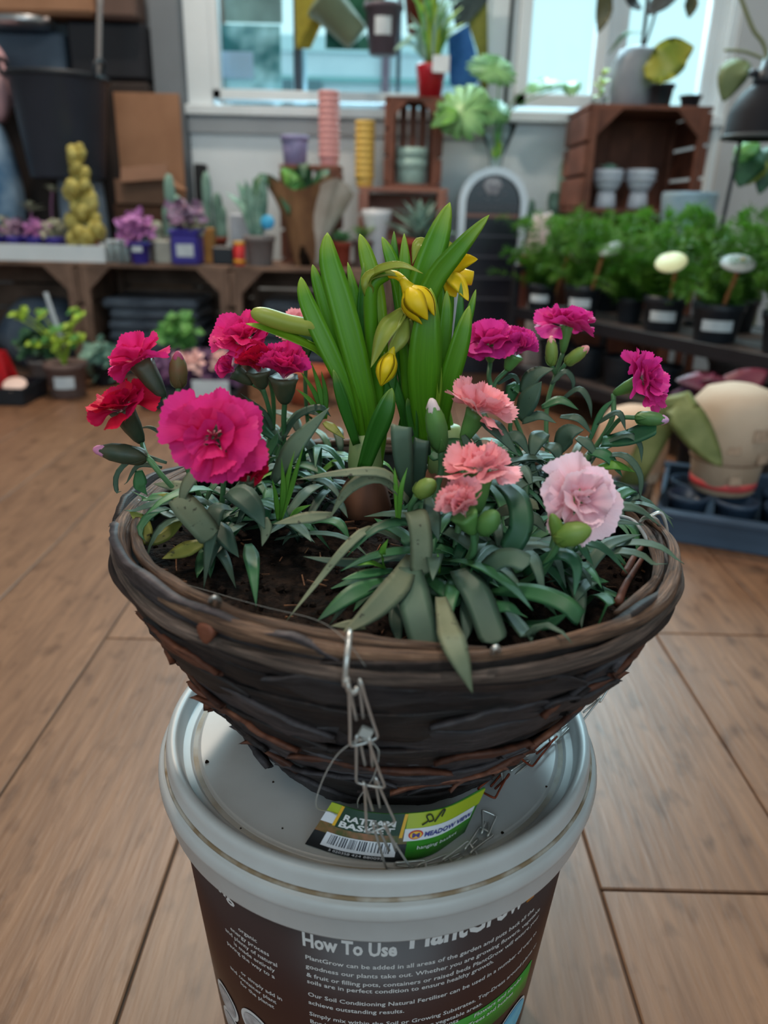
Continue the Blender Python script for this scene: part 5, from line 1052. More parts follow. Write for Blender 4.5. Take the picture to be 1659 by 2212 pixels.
# rim: long branches wound round each other
def branch(a0, a1, fr, fz, rad, m, name='rim_branch', taper=True):
    n = max(30, int(abs(a1 - a0) / .022)); P = []
    for i in range(n + 1):
        a = a0 + (a1 - a0) * i / n; r_ = KR + fr(a) + .0008 * math.sin(a * 9 + rad * 9000); x = r_ * math.sin(a); y = -r_ * math.cos(a)
        P.append(V((KX + x, KY + y, KZ1 + fz(a) - x * TILT + .0007 * math.sin(a * 7 + rad * 5000))))
    rf = lambda t: rad * (1 + .13 * math.sin(t * 23 + rad * 4000) + .08 * math.sin(t * 61)) * (min(1, .35 + 8 * t, .35 + 8 * (1 - t)) if taper else 1)
    v, f = tube(P, lambda t: .90 * rf(t), 12, raw=True); uv = [((k // 12) * .03, abs((k % 12) / 6 - 1) * .16) for k in range(len(v))]
    for k in range(len(v)):   # ridged bark: long grooves along the branch
        i, j = divmod(k, 12); g = noise.noise(V((j * 1.7 + rad * 9000, i * .07, 3.1))) * .55 + noise.noise(V((j * 2.9, i * .33, rad * 7000))) * .35
        v[k] = v[k] + (v[k] - P[i]) * (.34 * g)
    return mo(name, v, f, m, bas, True, uv)
sn = math.sin
BR = [(-2.9, 1.75, lambda a: .000 + .002 * sn(a * 1.1), lambda a: .0015 + .0020 * sn(a * 1.3 + .6), .0035, mb_b),
      (-2.1, .25, lambda a: -.0060 + .003 * sn(a * 1.2), lambda a: .0005 + .003 * sn(a * 1.1 + 1.8), .0033, mb_b),
      (-3.2, .8, lambda a: .0030 + .0015 * sn(a * 1.7), lambda a: -.0046 + .002 * sn(a * 1.5 + .4), .0030, mb_gb),
      (-.6, 3.3, lambda a: .0026 + .002 * sn(a * 1.4 + 1), lambda a: -.0042 + .002 * sn(a * 1.2), .0031, mb_gb),
      (-2.4, 1.3, lambda a: .0022, lambda a: -.0100 + .0022 * sn(a * 1.3 + 2), .0027, mb_d),
      (.2, 3.1, lambda a: .0020, lambda a: -.0098 + .002 * sn(a * 1.5), .0028, mb_d),
      (.75, 2.5, lambda a: -.0075 + .0015 * sn(a * 2), lambda a: .0002 + .0020 * sn(a * 1.4), .0032, mb_b),
      (1.5, 4.4, lambda a: .0 + .002 * sn(a * 1.2), lambda a: .0015 + .0015 * sn(a), .0036, mb_b),
      (2.2, 5.2, lambda a: -.005, lambda a: -.002 + .002 * sn(a * 1.2), .0034, mb_gb)]
for b_ in BR: branch(*b_)
# knot on the front branch
kp = bpt(-.53, .99, .0045)
mo('knot', *lathe([(0, -.004), (.0038, -.0035), (.0042, 0), (.0034, .0006), (.0018, .0004), (0, .0008)], kp, 14, axis=(-.5, -.9, .1), wob=lambda q, h: .12 * math.cos(3 * q)), mb_r, bas)
# twigs and a torn liner edge inside the right of the rim
for pts, r_ in (([(1335, 1305), (1352, 1262), (1388, 1205)], .0022), ([(1350, 1240), (1372, 1200), (1400, 1170)], .0020)):
    mo('twig', *tube([G(x, y, .366) for x, y in pts], lambda t, r_=r_: r_ * (1 - .4 * t), 8), mb_r, bas)
mo('liner_edge', *tube([G(1332, 1113, .376), G(1365, 1123, .376), G(1385, 1145, .374), G(1403, 1178, .370)], .0011, 6), M('liner_clear', (150, 154, 158), rough=.2), bas)
mo('liner_edge', *tube([G(300, 1085, .378), G(285, 1100, .376), G(262, 1112, .372), G(250, 1135, .376)], .0022, 6), M('liner_glossy', (50, 56, 60), rough=.2), bas)

# soil: lumpy surface with fibres
vs_, fs = [], []; n, q = 96, 26
ZS0 = .3565
def soilz(x, y): return ZS0 + .0045 * noise.noise(V((x * 38, y * 38, 1))) + .0026 * noise.noise(V((x * 110, y * 110, 5))) + .0014 * noise.noise(V((x * 300, y * 300, 9))) - (x - KX) * TILT - .35 * max(0, math.hypot(x - KX, y - KY) - .11) ** 1.5
vs_.append(V((KX, KY, soilz(KX, KY))))
for j in range(1, q + 1):
    for i in range(n):
        a = 2 * math.pi * i / n; r_ = (KR - .006) * j / q; x, y = KX + r_ * math.sin(a), KY - r_ * math.cos(a); vs_.append(V((x, y, soilz(x, y))))
fs += [(0, 1 + (i + 1) % n, 1 + i) for i in range(n)]
for j in range(q - 1):
    for i in range(n): a = 1 + j * n + i; b = 1 + j * n + (i + 1) % n; fs.append((a, b, b + n, a + n))
k = len(vs_); vs_.append(V((KX, KY, ZS0 - .02))); vs_ += [V((KX + (KR - .012) * math.sin(2 * math.pi * i / n), KY - (KR - .012) * math.cos(2 * math.pi * i / n), ZS0 - .016)) for i in range(n)]
L0 = 1 + (q - 1) * n
for i in range(n): fs += [(L0 + i, L0 + (i + 1) % n, k + 1 + (i + 1) % n, k + 1 + i), (k, k + 1 + i, k + 1 + (i + 1) % n)]
m_compost = M('compost', (22, 16, 13), (50, 37, 29), rough=1, scale=260, bump=1, bscale=420, lo=.42, hi=.78, spec=.1)
so = mo('potting_soil', vs_, fs, m_compost, None, True, loc=(KX, KY, ZS0)); tag(so, 'dark crumbly compost filling the bark basket', 'soil', kind='stuff')
cv, cfc = [], []; rs = random.Random(3)
for i in range(900):
    a = rs.uniform(0, 6.283); r_ = (KR - .009) * math.sqrt(rs.random()); x, y = KX + r_ * math.sin(a), KY - r_ * math.cos(a); s = rs.choice([.0012, .0016, .0022, .003]) * rs.uniform(.6, 1.2)
    v, f = lathe([(0, -s * .5), (s * .7, -s * .2), (s * .6, s * .4), (0, s * .6)], (x, y, soilz(x, y) + s * .2), 5, axis=(rs.gauss(0, 1), rs.gauss(0, 1), rs.gauss(0, 1))); k = len(cv); cv += v; cfc += [tuple(t + k for t in g) for g in f]
tag(mo('soil_lumps', cv, cfc, m_compost, so, False), kind='stuff')
cv, cfc = [], []
for i in range(170):
    a = rs.uniform(0, 6.283); r_ = (KR - .010) * math.sqrt(rs.random()); x, y = KX + r_ * math.sin(a), KY - r_ * math.cos(a); p = V((x, y, soilz(x, y) + .0012)); d = V((rs.gauss(0, 1), rs.gauss(0, 1), rs.gauss(0, .35))).normalized() * rs.uniform(.0018, .0055)
    v, f = tube([p - d, p + d], rs.uniform(.00018, .0006), 4, 1); k = len(cv); cv += v; cfc += [tuple(t + k for t in g) for g in f]
tag(mo('wood_fibres', cv, cfc, M('fibre', (128, 84, 54), (86, 56, 38), rough=.9, scale=400), so, False), kind='stuff')

# ================================================================== CHAINS
m_wire = M('chain_wire', (196, 196, 194), (176, 172, 166), rough=.3, metal=.65, scale=60, spec=.8)
m_rust = M('chain_rust', (140, 62, 34), (100, 44, 28), rough=.6, metal=.4, scale=200)
def link(A, Bp, w, nrm, par, m=None, wr=.00062):
    """one double-loop wire link from A (narrow, curled end) to Bp (wide bar end)"""
    A, Bp = V(A), V(Bp); y = Bp - A; L_ = y.length; y.normalize(); x = y.cross(V(nrm)).normalized(); z = x.cross(y)
    P = []
    def add(px_, py_, pz_=0): P.append(A + x * px_ * w + y * py_ * L_ + z * pz_)
    for s in (-1, 1):
        seq = [(.13, .62, -.0011), (.17, .2, -.0011), (.19, .02, -.0010), (.21, -.05, .0002), (.24, .02, .0013), (.28, .2, .0011), (.44, .72, .0004), (.50, .90, 0), (.42, 1.0, 0)]
        if s == 1: seq = seq[::-1]
        for a, b, c in seq: add(s * a, b, c)
    return mo('link', *tube(P, wr, 6, 54), m or m_wire, par)
ch = thing('hanging_chain', B(756, 1420, KY - KR - .003), 'silver wire chain hooked over the front rim hanging onto the lid', 'chain')
FY = KY - KR
hx = B(752, 1440, FY).x
hk = [V((hx - .001, FY + .0100, .3745)), V((hx, FY + .0065, .3815)), V((hx + .0004, FY - .0005, .3845)), V((hx, FY - .0085, .3800)), V((hx - .0006, FY - .0110, .3700)), B(749, 1466, FY - .0115), B(754, 1491, FY - .0112), B(765, 1496, FY - .0106), B(773, 1485, FY - .0100)]
mo('hook', *tube(hk, .00115, 8, 40), m_wire, ch)
cp = [(766, 1482, FY - .0112), (786, 1598, FY - .0055), (800, 1692, FY + .004), (822, 1784, FY + .013)]
last = G(860, 1874, LZ - .0008); chain_pts = [B(*p) for p in cp] + [last]
ws = [.0105, .0115, .0125, .0115]
for i in range(4):
    d = (chain_pts[i + 1] - chain_pts[i]); link(chain_pts[i] - d * .03, chain_pts[i + 1] + d * .05, ws[i], (.25 * (-1) ** i, -1, .25), ch)
lay = [(862, 1874), (914, 1876), (968, 1861), (1016, 1834), (1048, 1798), (1056, 1760)]
for i in range(len(lay) - 1):
    a, b = G(*lay[i], LZ - .0010), G(*lay[i + 1], LZ - .0010); d = b - a; link(a - d * .1, b + d * .1, .0072, (.05, -.1, 1) if i % 2 else (.15, -.35, .9), ch)
c2 = thing('hanging_chain', bpt(1.62, .86, .010), 'silver wire chain with rusty links slung under the far side of the basket', 'chain')
pts = [bpt(1.62, .86, .010), G(1352, 1398, .292), G(1318, 1462, .268), G(1288, 1506, .2575)] + [G(x, y, LZ - .0004) for x, y in ((1238, 1552), (1190, 1592), (1136, 1640), (1088, 1674), (1052, 1712))]
mo('hook', *tube([bpt(1.62, 1.0, -.004, .006), bpt(1.62, 1.0, .004, .009), bpt(1.62, .95, .011), pts[0], pts[0] + V((.001, 0, -.006))], .0011, 8, 30), m_wire, c2)
for i in range(len(pts) - 1):
    d = pts[i + 1] - pts[i]; link(pts[i] - d * .06, pts[i + 1] + d * .06, .010, (.6 * (-1) ** i, -.8, .3), c2, m_rust if i in (5, 7) else m_wire)
c3 = thing('rim_hook', G(690, 1305, .382), 'bent silver hook gripping the inner branch at the front of the basket', 'hook')
mo('wire', *tube([G(453, 1302, .378), G(456, 1294, .384), G(464, 1290, .386), G(473, 1295, .383), G(476, 1306, .376)], .0010, 8, 24), m_wire, c3)
c3 = thing('rim_hook', B(1392, 1118, .45), 'bent silver hook gripping the rim beside the pale pink carnation', 'hook')
mo('wire', *tube([G(1384, 1128, .376), G(1392, 1119, .382), G(1406, 1117, .385), G(1418, 1124, .382), G(1424, 1134, .374)], .0012, 8, 24), m_wire, c3)
c3 = thing('rim_hook', G(1068, 1400, .38), 'tiny hook end poking over the front rim below the leaves', 'hook')
mo('wire', *tube([G(1062, 1412, .374), G(1066, 1402, .382), G(1074, 1399, .382), G(1078, 1408, .374)], .0011, 8, 20), m_wire, c3)

# ================================================================== THE PRICE TAG
bot = [G(x, y, LZ - .0028) for x, y in ((660, 1822), (745, 1848), (850, 1860), (930, 1846), (1003, 1797))]
ztop_ = LZ + .0155
top = [G(x, y, z) for x, y, z in ((718, 1732, ztop_ + .003), (785, 1752, ztop_ + .002), (868, 1757, ztop_ + .002), (960, 1744, ztop_ + .004), (1047, 1701, ztop_ + .007))]
SB, ST = spline(bot, 60), spline(top, 60)
def tp(u, v, off=0.0):
    x = min(59.999, max(0, u * 60)); k = int(x); f = x - k; b = SB[k].lerp(SB[k + 1], f); t = ST[k].lerp(ST[k + 1], f); n = (SB[k + 1] - SB[k]).cross(t - b).normalized()
    if n.y > 0: n = -n
    return b.lerp(t, v) + n * off
tg = thing('price_tag', bot[2], 'curled green and white printed basket tag standing on the lid', 'tag')
def patch(name, poly, m, off, par=None, n=16):
    """poly: (u0,u1,v0,v1) with optional slants"""
    u0, u1, v0, v1, s = (tuple(poly) + (0,))[:5]; vs_, fs = [], []
    for i in range(n + 1):
        for j in range(3): v = v0 + (v1 - v0) * j / 2; vs_.append(tp(u0 + (u1 - u0) * i / n + s * (v - v0), v, off))
    for i in range(n):
        for j in range(2): a = i * 3 + j; fs.append((a, a + 3, a + 4, a + 1))
    return mo(name, vs_, fs, m, par or tg, True)
vs_, fs = [], []; n = 60
for i in range(n + 1): vs_ += [tp(i / n, 0, .0003), tp(i / n, 1, .0003), tp(i / n, 1, -.0003), tp(i / n, 0, -.0003)]
for i in range(n):
    for k in range(4): fs.append((i * 4 + k, i * 4 + 4 + k, i * 4 + 4 + (k + 1) % 4, i * 4 + (k + 1) % 4))
fs += [(0, 1, 2, 3), tuple(reversed(range(n * 4, n * 4 + 4)))]
card_ = mo('card', vs_, fs, M('tag_green', (52, 128, 40), (84, 156, 44), rough=.4, scale=40), tg, True)
mt = lambda n_, c, d=None, s_=60: M('tag_' + n_, c, d, rough=.4, scale=s_)
patch('foliage_photo', (0, .56, .34, .60), mt('photo', (70, 76, 30), (150, 92, 62), 160), .0006, card_)
patch('black_panel', (0, .56, 0, .36), mt('black', (26, 26, 28)), .0008, card_)
patch('lime_panel', (0, .095, .78, 1), mt('lime', (158, 170, 40)), .0006, card_); patch('white_panel', (0, .095, .58, .80), mt('white', (206, 206, 212)), .0007, card_)
patch('yellow_stripe', (.09, .112, .56, 1, .0), mt('yellow', (214, 160, 30)), .0010, card_); patch('dark_green_panel', (.112, .525, .54, 1), mt('dark', (14, 52, 32)), .0008, card_)
patch('yellow_stripe', (.505, .525, .50, 1, .03), MATS['tag_yellow'], .0012, card_); patch('lime_panel', (.54, 1, .66, 1), MATS['tag_lime'], .0007, card_); patch('white_band', (.535, .97, .42, .68), MATS['tag_white'], .0009, card_)
def tag_text(s, u0, v0, wid, ht, m, bold=.0, off=.0014, par=None):
    v, f = textgeo(s, 1.0, bold); a = min(p[0] for p in v); b = max(p[0] for p in v); h = max(p[1] for p in v)
    return mo('print', [tp(u0 + (p[0] - a) / (b - a) * wid, v0 + p[1] / h * ht, off) for p in v], f, m, par or card_, False)
tag_text('RATTAN', .145, .735, .33, .125, m_ink, .035); tag_text('BASKET', .135, .585, .34, .125, m_ink, .035)
bc = patch('barcode', (.085, .50, .10, .40), MATS['tag_white'], .0011, card_); rb2 = random.Random(2); u = .12
while u < .46:
    w_ = rb2.choice([.002, .003, .005, .007]); patch('bar', (u, u + w_, .17, .38), mt('ink', (40, 40, 52)), .0014, bc, 2); u += w_ + rb2.choice([.003, .004, .007, .012])
tag_text('5 020358 424 880095', .15, .035, .29, .05, MATS['tag_white'], .0)
def tdisc(u, v, ru, rv, m, off, name, par): n = 20; return mo(name, [tp(u, v, off)] + [tp(u + ru * math.cos(6.2832 * i / n), v + rv * math.sin(6.2832 * i / n), off) for i in range(n)], [(0, 1 + i, 1 + (i + 1) % n) for i in range(n)], m, par, False)
lg = tdisc(.605, .55, .045, .095, mt('red', (196, 44, 40)), .0012, 'logo', card_); tdisc(.605, .55, .036, .075, mt('orange', (226, 172, 50)), .0015, 'logo_fill', lg); tag_text('M', .583, .51, .044, .085, mt('violet', (66, 50, 120)), .04, .0018, lg)
tag_text('MEADOW VIEW', .66, .49, .30, .10, mt('navy', (60, 62, 130)), .03); tag_text('hanging basket', .63, .24, .26, .07, m_ink, 0)
for pts in ([(.63, .75), (.66, .82), (.645, .93), (.67, .95), (.69, .82), (.665, .80)], [(.70, .78), (.73, .98), (.745, .99), (.735, .86)]):
    mo('pen_stroke', *tube([tp(u_, v_, .0016) for u_, v_ in pts], .00035, 5, 16), mt('pen', (30, 36, 24)), card_)
ny = thing('nylon_loop', B(690, 1750, FY), 'thin clear nylon loop tying the tag to the chain', 'tie')
mo('strand', *tube([tp(.095, .80, .002), tp(.04, .86, .004), B(683, 1742, FY + .02), B(695, 1690, FY + .008), B(725, 1635, FY), B(762, 1604, FY - .006), B(790, 1598, FY - .008), B(812, 1612, FY - .006), B(818, 1632, FY - .004), B(806, 1680, FY + .006), B(775, 1725, FY + .02), tp(.2, 1.0, -.002)], .00028, 6, 80), M('nylon', (190, 190, 186), rough=.2, trans=.3), ny)
mo('lock', *box(B(790, 1582, FY - .006), (.0048, .0022, .0040), mtx=Matrix.Rotation(R(25), 3, 'Y')), MATS['nylon'], ny, False)
th_ = mo('spider_thread', *tube([G(400, 1262, .372), G(560, 1308, .376), G(680, 1338, .378), G(742, 1378, .386), B(790, 1440, FY - .008)], .00010, 4, 40), M('silk', (150, 150, 146), rough=.5), None, True, loc=G(560, 1308, .376)); tag(th_, 'fine pale thread stretched across the soil to the front rim', 'thread')

# ================================================================== CARNATIONS
g_dia = M_trans(M('dianthus_leaf', (58, 82, 68), (84, 104, 84), rough=.55, scale=26, stretch=(1, 1, 1), lo=.35, hi=.7, vary=.16, spec=.35), .14, (70, 110, 60))
g_dia2 = M_trans(M('dianthus_leaf_green', (40, 84, 58), (60, 112, 66), rough=.5, scale=26, vary=.15, spec=.4), .18, (70, 130, 60))
g_dust = M_trans(M('dianthus_leaf_dusty', (92, 104, 82), (118, 124, 98), rough=.6, scale=40, vary=.08, spec=.3), .12, (90, 120, 70))
g_ylw = M_trans(M('dianthus_leaf_yellow', (120, 124, 52), (150, 150, 66), rough=.55, scale=60, vary=.1), .2, (140, 150, 60))
for _m in (g_dia, g_dia2): speck(_m, amt=.6)
speck(g_dust, scale=300, lo=.64, hi=.72); speck(g_ylw, scale=300, lo=.60, hi=.68)
g_shoot = M_trans(M('dianthus_shoot', (76, 132, 44), (112, 164, 58), rough=.5, scale=30, vary=.12), .25, (110, 170, 50))
g_cal = M('calyx_green', (66, 104, 56), (92, 134, 66), rough=.5, scale=40); g_calr = M('calyx_dark', (44, 62, 48), (78, 74, 52), rough=.5, scale=60)
g_bud = M('bud_green', (92, 124, 48), (124, 142, 66), rough=.5, scale=50)
g_stem = M('dianthus_stem', (64, 104, 66), (84, 124, 78), rough=.55, scale=30)
P_CRIM = M_petal('petal_crimson', (226, 150, 190), (210, 8, 82), (232, 48, 128), .05, tr=.3)
P_RED = M_petal('petal_red', (200, 90, 120), (190, 8, 48), (206, 18, 66), .03)
P_MAG = M_petal('petal_magenta', (226, 176, 214), (206, 26, 118), (222, 56, 148), .08)
P_PINK = M_petal('petal_pink', (246, 222, 220), (238, 142, 148), (246, 166, 172), .12)
P_PALE = M_petal('petal_pale', (246, 170, 168), (240, 168, 178), (244, 206, 216), .10)
def petal_mesh(seed, mat, spread=.85, ruffle=.10, teeth=9, tooth=.03):
    """one fringed petal, claw at the origin, length 1 along +y, facing +z"""
    r = random.Random(seed); nu, nv = teeth * 2, 8; vs_, fs, uv = [], [], []; ph = [r.uniform(0, 6.28) for _ in range(5)]
    for j in range(nv + 1):
        f = j / nv; w = .07 + (spread - .07) * (math.sin(min(1, f * 1.08) * math.pi / 2) ** 1.35)
        for i in range(nu + 1):
            s = i / nu * 2 - 1; ang = s * w * .78
            rad = f * (1 - .10 * s * s * f)
            if j == nv: rad += (tooth if i % 2 else -tooth) + r.uniform(-.5, .5) * tooth + .03 * math.sin(s * 5 + ph[3])
            z = ruffle * f ** 1.6 * (1.2 * math.sin(s * 3.0 + ph[0]) + .55 * math.sin(s * 7.5 + ph[1])) + .10 * f * f + .14 * math.sin(max(0, f - .55) * 3.2) * ph[4] / 6.28 * -1.6 + .05 * math.sin(f * 5 + ph[2]) * f
            vs_.append((rad * math.sin(ang), rad * math.cos(ang), z)); uv.append((i / nu, f))
    for j in range(nv):
        for i in range(nu): a = j * (nu + 1) + i; fs.append((a, a + 1, a + nu + 2, a + nu + 1))
    me = bpy.data.meshes.new('petal'); me.from_pydata(vs_, [], fs); u = me.uv_layers.new(name='UVMap').data
    for lp in me.loops: u[lp.index].uv = uv[lp.vertex_index]
    me.polygons.foreach_set('use_smooth', [True] * len(me.polygons)); me.materials.append(mat); return me
PET = {}
TOOTH = {'petal_pink': .034, 'petal_pale': .036, 'petal_magenta': .02}
def petals_of(mat):
    if mat.name not in PET: PET[mat.name] = [petal_mesh(hash_ * 7 + 1, mat, rnd.uniform(.80, 1.08), rnd.uniform(.05, .10), 11, TOOTH.get(mat.name, .018)) for hash_ in range(7)]
    return PET[mat.name]
def axis_frame(d):
    d = V(d).normalized(); x = d.orthogonal().normalized(); y = d.cross(x); return Matrix((x, y, d)).transposed()
def flower(par, ctr, face, rad, mat, cal, seed, rings=((6, 84, 1.0), (6, 60, .88), (5, 36, .72), (3, 14, .5)), calyx_len=.9, cal_r=.22):
    """calyx tube with petals as its pieces; ctr = centre of the corolla"""
    r = random.Random(seed); face = V(face).normalized(); q = axis_frame(face); ctr = V(ctr); b = base_of(par); L_ = rad * calyx_len; cr_ = rad * cal_r
    pr = [(0, -L_), (cr_ * .32, -L_ * .99), (cr_ * .52, -L_ * .86), (cr_ * .76, -L_ * .55), (cr_ * .88, -L_ * .22), (cr_ * 1.05, -L_ * .02), (cr_ * .7, .0), (0, -L_ * .1)]
    v, f = lathe(pr, (0, 0, 0), 20, wob=lambda a, h: (.10 * math.cos(5 * a) if h > -L_ * .3 else 0)); 
    me = bpy.data.meshes.new('flower'); me.from_pydata([tuple(p) for p in v], [], f); me.polygons.foreach_set('use_smooth', [True] * len(me.polygons)); me.materials.append(cal)
    o = bpy.data.objects.new('flower', me); COL.objects.link(o); o.parent = par; o.matrix_local = Matrix.Translation(ctr - b) @ q.to_4x4()
    ms = petals_of(mat)
    for (n, el, k) in tuple(rings) + ((4, 8, .34),):
        a0 = r.uniform(0, 6.28)
        for i in range(n):
            a = a0 + 6.2832 * i / n + r.uniform(-.16, .16); e = R(el + r.uniform(-15, 13)); L2 = rad * k * r.uniform(.86, 1.10)
            c = bpy.data.objects.new('petal', ms[r.randrange(len(ms))]); COL.objects.link(c); c.parent = o
            # petal local +y -> outward at angle e from the face axis
            out = V((math.cos(a), math.sin(a), 0)); yd = out * math.sin(e) + V((0, 0, math.cos(e))); zd = V((0, 0, 1)) * math.sin(e) - out * math.cos(e); xd = yd.cross(zd)
            mt3 = Matrix((xd, yd, zd)).transposed(); tw = Matrix.Rotation(r.uniform(-.45, .45), 3, 'Y')
            sx = L2 * r.uniform(.85, 1.1)
            c.matrix_local = Matrix.Translation(V((0, 0, -rad * .06)) + out * rad * .05) @ (mt3 @ tw).to_4x4() @ Matrix.Diagonal((sx, L2, L2 * r.uniform(.7, 1.15), 1))
    return ctr - face * L_
def cup(par, a, b, r_, mat, cal, seed, openness=18, cl=.55):
    """half-open flower: calyx from a, petals rolled up to b"""
    a, b = V(a), V(b); d = (b - a); L_ = d.length; face = d.normalized()
    return flower(par, a + d * cl, face, L_ * (1 - cl) * 1.02, mat, cal, seed, ((6, openness + 10, 1.0), (6, openness, 1.0), (5, openness * .6, .95), (3, 5, .85)), calyx_len=cl / (1 - cl), cal_r=r_ / (L_ * (1 - cl)) * .8)
def bud(par, a, b, r_, cal, tipmat=None):
    a, b = V(a), V(b); d = b - a; L_ = d.length; r_ *= .80
    o = mo('bud', *lathe([(0, 0), (r_ * .45, L_ * .02), (r_ * .85, L_ * .18), (r_, L_ * .45), (r_ * .88, L_ * .70), (r_ * .52, L_ * .90), (r_ * .2, L_ * .985), (0, L_)], a, 18, axis=d, wob=lambda q, h: .03 * math.cos(5 * q)), cal, par)
    if tipmat: mo('bud_tip', *lathe([(0, 0), (r_ * .62, .0), (r_ * .62, L_ * .12), (r_ * .40, L_ * .24), (r_ * .18, L_ * .30), (0, L_ * .31)], a + d * .74, 14, axis=d, wob=lambda q, h: .14 * math.cos(4 * q + h * 600)), tipmat, o)
    for k in range(3):   # bracts hugging the base
        q = axis_frame(d); an = k * 2.1; u = q @ V((math.cos(an), math.sin(an), 0)); leaf('bract', [a - d * .04, a + d * .10 + u * r_ * .72, a + d * .34 + u * r_ * 1.06], r_ * .8, cal, o, hint=tuple(u), n=5, thick=.0003)
    return o
def stem(par, pts, r_=.0014, m=None): return mo('stem', *tube(pts, r_, 7), m or g_stem, par)
def rim_clear(P):
    """leaves lie over or inside the rim and never cut through it"""
    out = []
    for p in P:
        dx, dy = p.x - KX, p.y - KY; r_ = math.hypot(dx, dy); zc = KZ1 - .0040 - dx * TILT; q = p.copy()
        if r_ > 1e-4:
            u, w = (r_ - (KR - .001)) / .0130, (p.z - zc) / .0145; m = math.hypot(u, w)
            if m < 1: u, w = (u / m, w / m) if m > 1e-3 else (0, 1); nr, nz = KR - .001 + u * .0130, zc + w * .0145
            else: nr, nz = r_, p.z
            if nz < zc and nr < KR + .004: nr = min(nr, KR - .0135)
            q.x, q.y, q.z = KX + dx / r_ * nr, KY + dy / r_ * nr, nz
        out.append(q)
    for _ in range(3): out = [out[0]] + [(out[i - 1] + out[i] * 2 + out[i + 1]) / 4 for i in range(1, len(out) - 1)] + [out[-1]]
    return out
def pleaf(par, pts, wpx, m, hint=(0, -.6, .8), prof='lance', twist=0, **k):
    w = [B(*p) for p in pts]; return leaf('leaf', w, wpx * pxm(w[len(w) // 2]), m, par, hint=hint, prof=prof, twist=twist, clear=rim_clear, **k)
def tuft(par, base, n, L_, seed, mats, w=.0075, up=(.25, 1.1), out=1.0, arc=None):
    """leaves springing in pairs from the crown"""
    r = random.Random(seed)
    for i in range(n):
        a = r.uniform(*(arc or (0, 6.283))); el = r.uniform(*up); l = L_ * r.uniform(.6, 1.15); d = V((math.sin(a), -math.cos(a), 0)); s = V(base) + V((r.gauss(0, .009), r.gauss(0, .009), r.uniform(-.002, .018)))
        p1 = s + d * l * .45 * math.cos(el) + V((0, 0, l * .45 * math.sin(el))); p2 = p1 + d * l * .35 * math.cos(el * .4) + V((0, 0, l * .25 * math.sin(el * .2))); p3 = p2 + d * l * .25 + V((0, 0, -l * r.uniform(.0, .28)))
        zf = soilz(p3.x, p3.y) + .002
        if p3.z < zf and math.hypot(p3.x - KX, p3.y - KY) < KR: p3.z = zf
        leaf('leaf', [s, p1, p2, p3], w * r.uniform(.7, 1.2), r.choice(mats), par, hint=(d.x * -.2, d.y * -.2 - .2, 1), n=9, twist=r.uniform(-.3, .3), clear=rim_clear)
def plant(name, x, y, label, cat='carnation plant'):
    return thing(name, (x, y, soilz(x, y)), label, cat)

# --- crimson carnation at the left of the basket
pl = plant('carnation_plant', -.092, .392, 'crimson carnation plant with one large bloom turned to the front'); b0 = base_of(pl)
e = flower(pl, B(462, 942, .335), (-.06, -.90, .36), .0228, P_CRIM, g_calr, 11, ((6, 88, 1.0), (6, 72, .86), (5, 50, .66), (3, 28, .42)))
stem(pl, [b0, B(480, 1080, .37), e])
for dx in (-.0012, .0002, .0014): mo('style', *tube([B(462, 942, .335), B(462, 940, .330) + V((dx, 0, .001)), B(462, 936, .3275) + V((dx * 2.2, 0, .0012))], .00032, 5, 6), P_PALE, pl)
e = flower(pl, B(305, 782, .395), (-.48, .12, .80), .0185, P_CRIM, g_calr, 12, ((6, 76, 1.0), (6, 52, .95), (5, 30, .85), (3, 12, .6)), 1.15, .34)
stem(pl, [b0, B(400, 1000, .385), B(375, 930, .39), B(362, 880, .39), e])
e = flower(pl, B(262, 882, .385), (-.30, -.28, .88), .0180, P_RED, g_calr, 13, ((6, 80, 1.05), (6, 56, .92), (5, 34, .78), (3, 14, .55)), 1.2, .36)
stem(pl, [b0, B(370, 1050, .38), B(320, 990, .38), e])
cup(pl, B(548, 1045, .345), B(528, 985, .332), .0062, P_RED, g_calr, 14, 26, .35)
bud(pl, B(318, 988, .38), B(206, 971, .378), .0066, g_calr, P_CRIM); stem(pl, [B(318, 988, .38), B(330, 1000, .38), B(350, 1030, .38)])
bud(pl, B(386, 838, .395), B(384, 762, .395), .0060, M('calyx_rusty', (112, 70, 44), (84, 92, 54), scale=60), P_RED); stem(pl, [B(386, 838, .395), B(376, 870, .392), B(366, 900, .39)])
